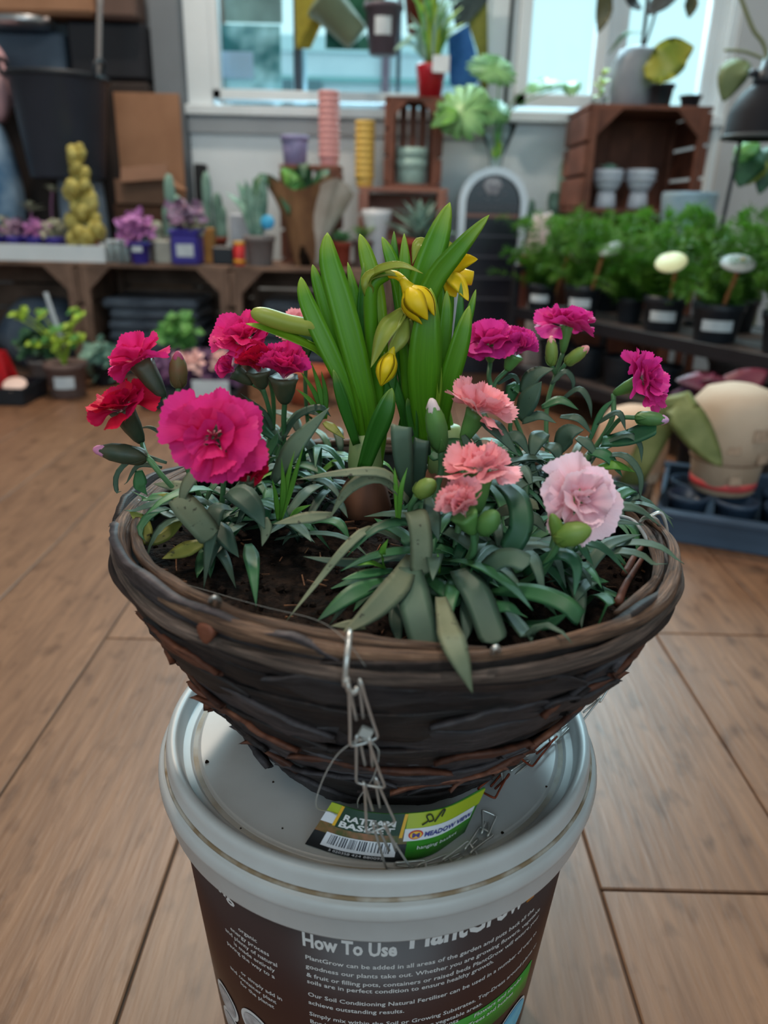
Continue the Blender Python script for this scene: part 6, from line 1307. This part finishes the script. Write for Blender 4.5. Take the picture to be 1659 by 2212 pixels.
for pts, w, m, pf in (([(590, 1040, .37), (640, 960, .37), (712, 880, .38)], 48, g_dia, 'lance'), ([(478, 1028, .36), (425, 1025, .35), (398, 1060, .345), (392, 1098, .345)], 32, g_dust, 'lance'),
    ([(380, 1075, .345), (405, 1100, .34), (432, 1130, .335), (458, 1163, .335)], 60, g_dust, 'blunt'), ([(500, 1098, .36), (468, 1100, .35), (455, 1160, .34), (440, 1272, .325)], 38, g_dia, 'lance'),
    ([(465, 1130, .36), (485, 1160, .35), (516, 1204, .34)], 44, g_dia, 'lance'), ([(490, 1065, .36), (515, 1065, .35), (550, 1100, .34), (572, 1142, .335)], 58, g_dia, 'lance'), ([(572, 1118, .34), (575, 1145, .335), (566, 1180, .33)], 26, g_dust, 'lance'),
    ([(392, 1120, .37), (355, 1158, .36), (315, 1166, .355), (264, 1146, .36)], 32, g_ylw, 'blunt'), ([(440, 1172, .35), (395, 1190, .345), (350, 1207, .34)], 40, g_ylw, 'lance'), ([(360, 1000, .385), (300, 985, .385), (255, 1020, .385), (252, 1060, .385), (272, 1090, .385)], 16, g_dia, 'lance'),
    ([(300, 1015, .40), (303, 1050, .395), (300, 1092, .39)], 30, g_dia2, 'lance'), ([(350, 1010, .40), (300, 1005, .40), (270, 1050, .40)], 16, g_dia, 'lance'), ([(380, 960, .40), (330, 925, .40), (300, 925, .40)], 10, g_dia, 'lance'),
    ([(420, 1060, .38), (380, 1050, .38), (330, 1045, .385)], 30, g_dust, 'lance'), ([(430, 1090, .37), (395, 1075, .372), (340, 1068, .375)], 26, g_ylw, 'lance'), ([(455, 1000, .37), (400, 940, .37), (360, 950, .37)], 24, g_dia, 'lance'),
    ([(600, 1125, .36), (597, 1080, .355), (588, 1035, .352)], 12, g_shoot, 'lance'), ([(603, 1125, .36), (612, 1060, .355), (608, 990, .352)], 14, g_shoot, 'lance'), ([(606, 1125, .36), (630, 1050, .355), (656, 962, .352)], 15, g_shoot, 'lance'), ([(603, 1125, .36), (620, 1040, .355), (636, 975, .353)], 13, g_shoot, 'lance'),
    ([(620, 1130, .36), (640, 1105, .355), (672, 1090, .355)], 16, g_shoot, 'lance'), ([(560, 1010, .37), (590, 960, .37), (600, 935, .37)], 22, g_dia2, 'lance'), ([(540, 1030, .37), (575, 1000, .37), (600, 985, .37)], 20, g_dia2, 'lance')):
    pleaf(pl, pts, w, m, prof=pf)
tuft(pl, b0, 30, .062, 31, [g_dia, g_dia2, g_dia, g_dia2], .0075, (.05, .8)); tuft(pl, b0 + V((.03, -.005, 0)), 14, .05, 32, [g_dia, g_dia2], .007, (.2, 1.1))

# --- crimson carnation at the back left
pl = plant('carnation_plant', -.078, .468, 'crimson carnation plant behind, with closed and half open blooms beside the daffodils'); b0 = base_of(pl)
e = flower(pl, B(528, 735, .46), (-.22, -.30, .90), .0205, P_CRIM, g_calr, 21, ((6, 76, 1.0), (6, 54, .95), (5, 30, .85), (3, 12, .65)), .8, .26)
stem(pl, [b0, B(590, 930, .465), B(585, 830, .46), e])
cup(pl, B(567, 838, .445), B(546, 742, .44), .0085, P_RED, g_calr, 22, 16, .40); stem(pl, [b0, B(585, 920, .46), B(580, 880, .45), B(568, 838, .445)])
cup(pl, B(615, 870, .44), B(612, 742, .435), .0100, P_CRIM, g_calr, 23, 24, .45); stem(pl, [b0, B(610, 960, .455), B(613, 905, .445), B(615, 868, .44)], .0016)
cup(pl, B(545, 828, .448), B(472, 780, .445), .0060, P_CRIM, g_calr, 24, 10, .55); stem(pl, [b0, B(585, 920, .46), B(570, 850, .452), B(546, 829, .448)])
for pts, w, m in (([(600, 950, .46), (560, 900, .455), (510, 870, .45)], 18, g_dia), ([(605, 940, .455), (650, 890, .45), (700, 900, .44)], 20, g_dia), ([(590, 930, .455), (570, 890, .452), (520, 850, .45)], 12, g_dia), ([(610, 960, .45), (570, 930, .44), (530, 890, .44)], 24, g_dia2), ([(610, 950, .45), (640, 900, .445), (690, 880, .44), (715, 900, .44)], 24, g_dia),
    ([(700, 905, .45), (680, 850, .45), (648, 800, .45)], 12, g_shoot), ([(702, 905, .45), (690, 840, .45), (672, 782, .45)], 13, g_shoot), ([(704, 905, .45), (703, 850, .45), (694, 800, .45)], 12, g_shoot), ([(698, 905, .45), (670, 865, .45), (640, 840, .45)], 12, g_shoot), ([(650, 790, .46), (660, 730, .46), (655, 690, .465)], 40, g_dia2)):
    pleaf(pl, pts, w, m)
tuft(pl, b0 + V((.006, -.01, 0)), 30, .06, 41, [g_dia, g_dia2], .0075, (.3, 1.25))
tuft(pl, b0 + V((.04, -.02, 0)), 16, .055, 42, [g_dia2, g_dia, g_shoot], .007, (.3, 1.2))

# --- pale pink carnation behind the daffodils
pl = plant('carnation_plant', -.05, .505, 'soft pink carnation peeping out behind the daffodil leaves'); b0 = base_of(pl)
e = flower(pl, B(655, 712, .50), (-.1, -.35, .9), .018, P_PINK, g_cal, 26); stem(pl, [b0, B(660, 850, .50), e]); tuft(pl, b0, 10, .05, 43, [g_dia2, g_dia], .007, (.3, 1.2))

# --- pink carnation in front
pl = plant('carnation_plant', .034, .345, 'light pink carnation plant spreading broad leaves over the front rim'); b0 = base_of(pl)
e = flower(pl, B(1033, 888, .385), (.34, -.10, .86), .0182, P_PINK, g_cal, 51, ((6, 72, 1.05), (6, 52, .95), (5, 30, .85), (3, 12, .6)), 1.0, .32); stem(pl, [b0, B(1000, 1060, .36), B(1000, 980, .375), e], .0018)
e = flower(pl, B(1036, 1016, .335), (.0, .02, 1), .0180, P_PINK, g_cal, 52, ((6, 78, 1.05), (6, 56, .90), (5, 32, .80), (3, 12, .6)), 1.15, .36); stem(pl, [b0, B(1020, 1190, .335), e], .0019)
e = flower(pl, B(1246, 1082, .325), (.30, -.85, .36), .0190, P_PALE, g_cal, 53, ((6, 86, 1.08), (6, 64, .92), (5, 42, .80), (3, 18, .6)), .9, .3); stem(pl, [b0, B(1120, 1230, .33), B(1190, 1190, .335), e], .0017)
cup(pl, B(1024, 1150, .32), B(974, 1056, .312), .0072, P_PINK, g_cal, 54, 13, .46); stem(pl, [b0, B(1020, 1200, .325), B(1022, 1148, .32)], .0016)
bud(pl, B(900, 1068, .34), B(940, 1040, .335), .0058, g_bud); stem(pl, [b0, B(890, 1120, .345), B(898, 1070, .34)])
bud(pl, B(1198, 1164, .312), B(1278, 1143, .307), .0070, g_bud); bud(pl, B(1212, 1170, .315), B(1192, 1110, .31), .0040, g_bud); stem(pl, [b0, B(1120, 1260, .33), B(1180, 1215, .318), B(1212, 1165, .312)], .0015)
bud(pl, B(1040, 1150, .318), B(1072, 1105, .312), .0062, g_cal)
bud(pl, B(952, 975, .375), B(932, 866, .37), .0068, g_cal, P_PINK); stem(pl, [b0, B(940, 1100, .365), B(952, 1020, .375), B(952, 975, .375)], .0016)
for pts, w, m, pf in (([(884, 1085, .365), (872, 1000, .352), (866, 932, .350), (869, 922, .356), (876, 945, .375)], 46, g_dia, 'blunt'), ([(898, 1085, .37), (906, 1010, .362), (909, 958, .360), (913, 952, .366), (918, 985, .382)], 34, g_dia, 'blunt'),
    ([(884, 1105, .34), (900, 1112, .325), (910, 1170, .316), (908, 1244, .312)], 50, g_dust, 'blunt'), ([(872, 1062, .345), (830, 1022, .338), (740, 1022, .335), (640, 1036, .335)], 26, g_dust, 'lance'), ([(882, 1082, .345), (820, 1030, .338), (755, 1055, .335), (712, 1120, .33)], 36, g_dust, 'lance'),
    ([(718, 1112, .335), (655, 1120, .332), (590, 1132, .332)], 30, g_dust, 'lance'), ([(866, 1166, .345), (800, 1142, .335), (745, 1185, .325), (690, 1252, .31), (618, 1342, .29)], 22, g_dust, 'lance'), ([(890, 1200, .33), (860, 1262, .30), (800, 1325, .285), (735, 1372, .275)], 62, g_dust, 'lance'),
    ([(840, 1212, .335), (750, 1216, .325), (655, 1202, .325)], 24, g_dia, 'lance'), ([(850, 1232, .33), (790, 1240, .32), (738, 1252, .315)], 24, g_dia2, 'lance'), ([(830, 1255, .32), (760, 1285, .305), (684, 1342, .295)], 44, g_dia2, 'lance'), ([(862, 1290, .31), (856, 1340, .295), (864, 1398, .285)], 34, g_dia, 'lance'),
    ([(885, 1225, .315), (898, 1310, .29), (922, 1402, .275)], 72, g_dia, 'blunt'), ([(920, 1245, .32), (960, 1275, .305), (992, 1308, .30)], 36, g_dia2, 'blunt'), ([(952, 1290, .29), (968, 1355, .262), (980, 1392, .246), (1000, 1440, .2385), (1021, 1498, .2365)], 60, g_dust, 'lance'),
    ([(992, 1230, .315), (1030, 1285, .295), (1070, 1392, .275)], 66, g_dia, 'blunt'), ([(1030, 1272, .32), (1060, 1222, .31), (1100, 1205, .305), (1142, 1220, .30)], 52, g_dia, 'blunt'), ([(1062, 1272, .315), (1150, 1280, .30), (1220, 1305, .29), (1260, 1345, .285)], 46, g_dia2, 'blunt'),
    ([(1082, 1300, .305), (1120, 1350, .285), (1160, 1395, .268), (1216, 1408, .26)], 34, g_dia, 'lance'), ([(1130, 1240, .325), (1200, 1198, .315), (1245, 1220, .305), (1240, 1292, .298)], 36, g_dia2, 'lance'), ([(1085, 1045, .345), (1118, 1080, .33), (1125, 1140, .32), (1095, 1195, .318)], 54, g_dia2, 'blunt'),
    ([(925, 1075, .35), (935, 1120, .33), (948, 1168, .325)], 38, g_dia, 'lance'), ([(1245, 1160, .33), (1262, 1190, .322), (1282, 1222, .32)], 20, g_dia2, 'lance'), ([(1005, 1290, .30), (1010, 1340, .288), (1005, 1388, .28)], 34, g_dia, 'lance'), ([(1130, 1345, .30), (1180, 1350, .288), (1228, 1325, .282)], 32, g_dia2, 'lance'),
    ([(832, 1230, .33), (826, 1195, .32), (838, 1165, .318)], 18, g_shoot, 'lance'), ([(835, 1228, .33), (800, 1215, .322), (770, 1222, .32)], 14, g_shoot, 'lance'), ([(858, 1130, .345), (855, 1050, .34), (852, 1010, .34)], 11, g_shoot, 'lance'), ([(862, 1130, .345), (866, 1060, .34), (880, 1010, .342)], 12, g_shoot, 'lance'), ([(950, 1240, .32), (948, 1215, .315), (945, 1195, .315)], 12, g_shoot, 'lance'),
    ([(790, 1355, .29), (760, 1350, .285), (715, 1352, .285)], 26, g_dust, 'lance'), ([(1040, 905, .385), (1075, 930, .375), (1120, 985, .37)], 40, g_dia, 'lance'), ([(1000, 940, .38), (1020, 970, .375), (1060, 985, .37)], 24, g_dia, 'lance'), ([(1030, 1330, .295), (1090, 1310, .288), (1130, 1330, .285)], 30, g_dia2, 'lance'),
    ([(940, 1120, .35), (905, 1090, .36), (890, 1130, .355)], 24, g_dia2, 'lance'), ([(1070, 1110, .345), (1140, 1090, .345), (1165, 1100, .345)], 38, g_dust, 'lance'), ([(1090, 1130, .34), (1150, 1120, .338), (1180, 1150, .335)], 36, g_dia, 'lance'), ([(930, 990, .38), (970, 965, .385), (1005, 950, .385)], 44, g_dia2, 'lance')):
    pleaf(pl, pts, w, m, prof=pf)
tuft(pl, b0, 46, .062, 61, [g_dia2, g_dia2, g_dia], .0085, (.0, .75)); tuft(pl, b0 + V((.03, .005, 0)), 26, .055, 62, [g_dia2, g_dia], .008, (.2, 1.0)); tuft(pl, b0 + V((.06, .0, 0)), 22, .05, 63, [g_dia2, g_dia], .0075, (.1, .9)); tuft(pl, b0 + V((.02, .03, .005)), 22, .055, 64, [g_dia2, g_dia], .008, (.3, 1.0))

# --- magenta carnation at the back right
pl = plant('carnation_plant', .105, .452, 'magenta carnation plant with bright blooms nodding over the far rim'); b0 = base_of(pl)
e = flower(pl, B(1060, 738, .48), (-.10, -.46, .86), .0185, P_MAG, g_cal, 71, ((7, 80, 1.0), (7, 58, .95), (5, 34, .82), (4, 14, .6)), .85, .28); stem(pl, [b0, B(1110, 900, .47), B(1060, 830, .475), e], .0015)
e = flower(pl, B(1224, 702, .50), (.04, .02, 1), .0190, P_MAG, g_cal, 72, ((8, 82, 1.05), (7, 58, .9), (6, 34, .8), (4, 14, .6)), .95, .22); stem(pl, [b0, B(1180, 900, .48), B(1200, 810, .495), e], .0015)
e = flower(pl, B(1390, 820, .455), (.68, -.40, .52), .0195, P_MAG, g_cal, 77, ((8, 84, 1.05), (7, 62, .92), (6, 40, .80), (4, 16, .6)), 1.0, .26); stem(pl, [b0, B(1270, 990, .46), B(1320, 910, .458), e], .0016)
cup(pl, B(1095, 800, .478), B(1140, 712, .475), .0065, P_MAG, g_cal, 74, 12, .40); stem(pl, [B(1095, 800, .478), B(1075, 820, .478), B(1062, 845, .476)])
bud(pl, B(1192, 790, .485), B(1191, 728, .485), .0050, g_bud, P_PALE); bud(pl, B(1222, 785, .485), B(1270, 750, .48), .0052, g_bud, P_PALE); stem(pl, [B(1205, 815, .49), B(1196, 800, .487), B(1192, 790, .485)]); stem(pl, [B(1203, 820, .49), B(1212, 800, .487), B(1222, 786, .485)])
bud(pl, B(1372, 902, .44), B(1442, 908, .435), .0056, g_cal, P_MAG); stem(pl, [B(1310, 940, .455), B(1340, 905, .445), B(1372, 902, .44)])
bud(pl, B(1102, 910, .46), B(1102, 868, .46), .0042, g_bud); stem(pl, [b0, B(1110, 950, .46), B(1102, 910, .46)])
for pts, w, m, pf in (([(1120, 905, .455), (1145, 860, .45), (1170, 824, .45)], 48, g_dia, 'lance'), ([(1128, 850, .47), (1155, 810, .47), (1196, 796, .47)], 40, g_dia, 'lance'), ([(1190, 830, .48), (1220, 802, .48), (1238, 822, .478), (1236, 848, .478)], 16, g_dia, 'lance'), ([(1215, 862, .47), (1250, 840, .465), (1272, 866, .462), (1278, 904, .46)], 18, g_dia, 'lance'),
    ([(1128, 912, .45), (1165, 898, .445), (1202, 914, .442)], 28, g_dia, 'lance'), ([(1205, 975, .44), (1228, 935, .436), (1262, 928, .436)], 46, g_dia, 'lance'), ([(1180, 935, .45), (1160, 950, .44), (1146, 995, .435)], 40, g_dia, 'lance'), ([(1082, 948, .44), (1118, 945, .435), (1142, 982, .43)], 34, g_dia, 'lance'), ([(1080, 970, .44), (1105, 970, .434), (1132, 988, .43)], 30, g_dia2, 'lance'),
    ([(1290, 915, .45), (1335, 892, .44), (1352, 930, .436)], 20, g_dia, 'lance'), ([(1300, 960, .45), (1355, 940, .44), (1382, 960, .436), (1386, 1000, .434)], 18, g_dia, 'lance'), ([(1300, 985, .44), (1350, 985, .43), (1384, 1030, .425), (1378, 1095, .425)], 20, g_dia, 'lance'), ([(1320, 1040, .43), (1365, 1062, .425), (1372, 1095, .42), (1354, 1132, .42)], 20, g_dia, 'lance'),
    ([(1270, 975, .44), (1310, 985, .435), (1345, 1030, .43)], 32, g_dia2, 'lance'), ([(1300, 955, .45), (1360, 945, .44), (1418, 920, .435)], 46, g_dia2, 'blunt'), ([(1245, 945, .445), (1270, 960, .44), (1292, 990, .438)], 28, g_dia, 'lance'), ([(1290, 1010, .435), (1330, 1005, .43), (1372, 1020, .43)], 26, g_shoot, 'lance'), ([(1175, 960, .44), (1200, 970, .432), (1210, 1000, .43)], 34, g_dia, 'lance'),
    ([(1150, 1000, .43), (1155, 1030, .425), (1168, 1058, .42)], 18, g_dia, 'lance'), ([(1075, 830, .475), (1110, 812, .475), (1130, 850, .47)], 14, g_dia, 'lance'), ([(1100, 870, .47), (1110, 835, .47), (1120, 850, .465)], 30, g_dia2, 'lance'), ([(1170, 880, .465), (1210, 865, .46), (1250, 885, .455)], 26, g_dia2, 'lance'), ([(1210, 900, .455), (1250, 905, .448), (1280, 940, .445)], 22, g_dia, 'lance'), ([(1270, 960, .45), (1300, 890, .45), (1330, 860, .45)], 14, g_dia2, 'lance')):
    pleaf(pl, pts, w, m, prof=pf)
tuft(pl, b0, 40, .062, 81, [g_dia, g_dia2, g_dia], .0075, (.2, 1.1)); tuft(pl, b0 + V((-.03, -.01, .005)), 26, .055, 82, [g_dia2, g_dia], .0075, (.2, 1.1)); tuft(pl, b0 + V((.015, -.03, 0)), 26, .055, 83, [g_dia2, g_dia], .007, (.1, .9)); tuft(pl, b0 + V((-.045, .02, 0)), 16, .055, 84, [g_dia2, g_dia], .007, (.3, 1.1))

# ================================================================== DAFFODILS
def M_daff(name, c1, c2, tip):
    m = bpy.data.materials.new(name); MATS[name] = m; m.use_nodes = True; nt = m.node_tree; N = nt.nodes; L = nt.links; b = N['Principled BSDF']
    uv = N.new('ShaderNodeUVMap'); sp = N.new('ShaderNodeSeparateXYZ'); L.new(uv.outputs[0], sp.inputs[0])
    mp = N.new('ShaderNodeMapping'); mp.inputs['Scale'].default_value = (30, 1.2, 1); L.new(uv.outputs[0], mp.inputs[0]); nz = N.new('ShaderNodeTexNoise'); nz.inputs['Scale'].default_value = 1.2; nz.inputs['Detail'].default_value = 4; L.new(mp.outputs[0], nz.inputs[0])
    rp = N.new('ShaderNodeValToRGB'); rp.color_ramp.elements[0].position = .3; rp.color_ramp.elements[0].color = S(*c1); rp.color_ramp.elements[1].position = .7; rp.color_ramp.elements[1].color = S(*c2); L.new(nz.outputs[0], rp.inputs[0])
    r2 = N.new('ShaderNodeValToRGB'); r2.color_ramp.elements[0].position = .80; r2.color_ramp.elements[0].color = (0, 0, 0, 1); r2.color_ramp.elements[1].position = 1.0; r2.color_ramp.elements[1].color = (1, 1, 1, 1); L.new(sp.outputs[1], r2.inputs[0])
    mx = N.new('ShaderNodeMixRGB'); L.new(r2.outputs[0], mx.inputs[0]); L.new(rp.outputs[0], mx.inputs[1]); mx.inputs[2].default_value = S(*tip); L.new(mx.outputs[0], b.inputs['Base Color'])
    b.inputs['Roughness'].default_value = .42; b.inputs['Specular IOR Level'].default_value = .4
    return M_trans(m, .22, (120, 180, 20))
d_g = M_daff('daffodil_green', (74, 128, 16), (98, 154, 26), (164, 186, 66)); d_d = M_daff('daffodil_deep', (46, 100, 30), (62, 122, 36), (132, 158, 60)); d_y = M_daff('daffodil_yellowgreen', (110, 148, 28), (132, 164, 40), (176, 190, 70))
m_spa = M_trans(M('spathe', (138, 150, 52), (170, 176, 84), rough=.4, scale=30, stretch=(1, 1, .3)), .3, (170, 180, 60)); m_yel = M_trans(M('daffodil_yellow', (232, 196, 14), (240, 208, 30), rough=.45, scale=40), .25, (255, 210, 20)); m_trump = M_trans(M('daffodil_trumpet', (196, 120, 10), (214, 150, 20), rough=.5, scale=60), .2, (230, 160, 20))
def dl(par, pts, w, m, **k): k.setdefault('prof', 'strap'); k.setdefault('fold', .30); k.setdefault('n', 14); k.setdefault('thick', .0011); return pleaf(par, pts, w, m, hint=k.pop('hint', (.1, -1, .15)), **k)
p1 = plant('daffodil', -.012, .440, 'daffodil with a half open drooping yellow bloom and a fat green sheathed bud', 'daffodil')
p2 = plant('daffodil', .036, .452, 'daffodil with a closed yellow bud and a spread bloom among its widest leaves', 'daffodil')
for par, z in ((p1, 0), (p2, 0)):
    c = base_of(par); mo('bulb', *lathe([(0, -.006), (.012, -.004), (.016, .006), (.013, .018), (.0085, .026), (.007, .034)], c, 20, wob=lambda q, h: .04 * math.cos(6 * q)), M('bulb_skin', (124, 78, 54), (92, 58, 42), rough=.7, scale=60, stretch=(1, 1, .2)), par)
    mo('neck', *lathe([(.0095, 0), (.0105, .012), (.0095, .024), (.0090, .03)], c + V((0, 0, .022)), 18), M('sheath', (150, 168, 110), (120, 150, 84), rough=.45, scale=30), par)
for pts, w, m in (([(792, 975, .436), (795, 900, .432), (772, 790, .43), (735, 650, .432), (710, 560, .436), (707, 502, .44)], 58, d_g), ([(780, 965, .436), (765, 880, .43), (725, 790, .428), (685, 705, .43), (658, 640, .434), (650, 598, .438)], 42, d_g), ([(775, 900, .446), (735, 780, .446), (705, 680, .446), (685, 610, .448), (675, 571, .45)], 28, d_g),
    ([(810, 930, .452), (822, 760, .452), (812, 640, .455), (792, 555, .457), (777, 505, .46)], 40, d_y), ([(800, 930, .45), (790, 780, .45), (770, 660, .45), (751, 566, .452)], 27, d_g), ([(805, 930, .445), (790, 780, .445), (782, 680, .445), (786, 567, .446)], 26, d_d), ([(770, 960, .43), (752, 905, .428), (735, 850, .426), (720, 798, .426)], 26, d_d),
    ([(785, 1012, .41), (806, 950, .408), (830, 890, .406), (847, 838, .408)], 46, d_d), ([(820, 940, .44), (838, 860, .438), (846, 800, .438), (850, 740, .44)], 26, d_d), ([(790, 955, .455), (760, 820, .458), (730, 730, .46), (700, 625, .462), (688, 640, .464)], 22, d_y)): dl(p1, pts, w, m)
for pts, w, m in (([(905, 940, .458), (892, 800, .456), (868, 640, .458), (845, 560, .46), (825, 511, .462)], 34, d_g), ([(895, 920, .465), (870, 720, .465), (853, 580, .466), (851, 499, .468)], 24, d_d), ([(900, 940, .455), (890, 780, .452), (876, 630, .452), (873, 504, .454)], 38, d_g), ([(905, 945, .45), (890, 800, .446), (905, 650, .444), (940, 530, .446), (972, 437, .45)], 66, d_g),
    ([(905, 900, .444), (900, 750, .44), (930, 620, .438), (985, 545, .436), (1057, 464, .436)], 46, d_g), ([(925, 960, .436), (915, 860, .43), (918, 740, .426), (930, 622, .428)], 74, d_g), ([(945, 950, .44), (962, 850, .434), (992, 745, .432), (1014, 660, .434)], 46, d_g), ([(955, 900, .455), (990, 760, .455), (1010, 690, .455), (1028, 625, .457)], 22, d_g),
    ([(945, 930, .448), (952, 800, .446), (962, 700, .446), (965, 628, .448)], 32, d_g), ([(955, 900, .45), (978, 790, .45), (992, 690, .45), (996, 610, .452)], 20, d_d), ([(860, 960, .446), (880, 870, .444), (866, 770, .444), (856, 700, .446)], 30, d_d), ([(880, 960, .44), (868, 880, .438), (840, 800, .438), (830, 760, .44)], 22, d_d),
    ([(895, 960, .432), (890, 905, .43), (880, 860, .43)], 26, d_d), ([(968, 930, .44), (960, 890, .438), (955, 850, .438)], 18, d_g), ([(935, 930, .43), (948, 850, .428), (950, 770, .428)], 12, d_y), ([(930, 930, .47), (960, 700, .47), (955, 600, .47), (940, 540, .47)], 40, d_g)): dl(p2, pts, w, m)
# leaves that flop to the left, and a fat pointed bud sheath
dl(p1, [(770, 880, .45), (705, 775, .435), (640, 735, .43), (580, 712, .43), (531, 699, .43)], 26, d_y, hint=(0, -.6, .8))
sp = [B(705, 745, .44), B(678, 712, .434), B(620, 698, .43), B(570, 682, .428), B(541, 674, .428)]
mo('flower_bud', *tube(sp, lambda t: .0048 * (.55 + .45 * min(1, t * 3)) * math.sqrt(max(.0, 1 - max(0, (t - .62) / .38) ** 2)) + .0002, 12, 24), m_spa, p1)
mo('stem', *tube([base_of(p1) + V((0, 0, .03)), B(760, 850, .45), B(725, 775, .445), B(705, 745, .44)], .0022, 8), d_g, p1)
pleaf(p1, [(700, 912, .42), (718, 925, .415), (745, 948, .412)], 22, g_ylw)
# stems, spathes and flowers
st1 = [base_of(p1) + V((.006, 0, .03)), B(822, 900, .442), B(806, 760, .438), B(800, 650, .436), B(808, 612, .436), B(835, 592, .436)]
mo('stem', *tube(st1, lambda t: .0046 - .0012 * t, 10, 40), d_g, p1)
def spathe(par, pts, w, hint=(0, -.5, .9)): return pleaf(par, pts, w, m_spa, hint=hint, prof='lance', fold=.55, n=14, wave=.0006)
def daff_flower(par, a, b, r_, opening=.3, seed=0):
    """tube, six tepals closing round a short trumpet"""
    a, b = V(a), V(b); d = b - a; L_ = d.length; q = axis_frame(d); ax = d.normalized(); rr = random.Random(seed)
    o = mo('flower', *lathe([(0, 0), (r_ * .22, 0), (r_ * .30, L_ * .12), (r_ * .48, L_ * .26), (r_ * .30, L_ * .34), (0, L_ * .36)], a, 16, axis=d), m_yel, par)
    for k in range(6):
        an = k * 1.0472 + .3; u = q @ V((math.cos(an), math.sin(an), 0)); rk_ = r_ * (1.0 if k % 2 else .93)
        leaf('tepal', [a + ax * L_ * .20 + u * rk_ * .35, a + ax * L_ * .42 + u * rk_ * .95, a + ax * L_ * .70 + u * rk_ * 1.0, a + ax * L_ * .98 + u * rk_ * (.25 + opening)], r_ * 1.35, m_yel, o, hint=tuple(u), prof='oval', fold=-.42, n=10, thick=.0004)
    mo('trumpet', *lathe([(r_ * .25, L_ * .34), (r_ * .42, L_ * .5), (r_ * .48, L_ * .80), (r_ * .44, L_ * .80), (r_ * .36, L_ * .5), (r_ * .2, L_ * .36)], a, 20, axis=d, wob=lambda t, h: .07 * math.cos(9 * t)), m_trump, o)
    for k in range(5): an = k * 1.256; u = q @ V((math.cos(an), math.sin(an), 0)); mo('stamen', *tube([a + ax * L_ * .45 + u * r_ * .08, a + ax * L_ * .84 + u * r_ * .16], .0005, 5, 3), m_trump, o)
    return o
spathe(p1, [(800, 615, .436), (815, 588, .432), (860, 578, .428), (914, 590, .426)], 34); spathe(p1, [(795, 640, .434), (800, 605, .433), (830, 592, .432), (862, 600, .43)], 36)
daff_flower(p1, B(868, 602, .430), B(928, 694, .424), .0090, .30, 1)
mo('pedicel', *tube([B(835, 592, .436), B(855, 594, .433), B(870, 604, .430)], .0022, 8), m_yel, p1)
st2 = [base_of(p2) + V((-.008, 0, .03)), B(885, 880, .442), B(874, 770, .438), B(862, 700, .436), B(864, 680, .434), B(852, 700, .430)]
mo('stem', *tube(st2, lambda t: .0034 - .0010 * t, 10, 40), d_g, p2)
spathe(p2, [(874, 672, .432), (850, 700, .426), (825, 740, .422), (800, 795, .42)], 46, (-.3, -.8, .5)); spathe(p2, [(876, 680, .43), (866, 720, .424), (850, 750, .422), (838, 772, .421)], 36, (.4, -.8, .3))
daff_flower(p2, B(852, 742, .424), B(822, 836, .418), .0056, -.16, 2)
pleaf(p2, [(880, 690, .436), (885, 720, .434), (898, 752, .432)], 26, m_spa, prof='blunt')
st3 = [base_of(p2) + V((.008, .004, .03)), B(950, 820, .46), B(955, 680, .462), B(958, 610, .464), B(965, 592, .464)]
mo('stem', *tube(st3, lambda t: .0034 - .001 * t, 10, 30), d_g, p2)
fo = mo('flower', *lathe([(0, 0), (.003, 0), (.005, .008), (.004, .016), (0, .016)], B(962, 592, .464), 14, axis=(.9, -.2, -.1)), m_yel, p2)
for pts, w in (([(966, 588, .462), (1000, 566, .456), (1032, 560, .45)], 34), ([(966, 596, .46), (990, 612, .454), (1012, 650, .45)], 34), ([(966, 594, .464), (975, 625, .46), (985, 642, .458)], 30)): w_ = [B(*p) for p in pts]; leaf('tepal', w_, w * pxm(w_[1]), m_yel, fo, hint=(0, -1, .2), prof='oval', fold=.3, n=9, thick=.0004)
spathe(p2, [(955, 600, .466), (930, 545, .464), (905, 530, .46), (890, 570, .456)], 36); spathe(p2, [(990, 545, .46), (960, 540, .458), (935, 580, .456)], 40)
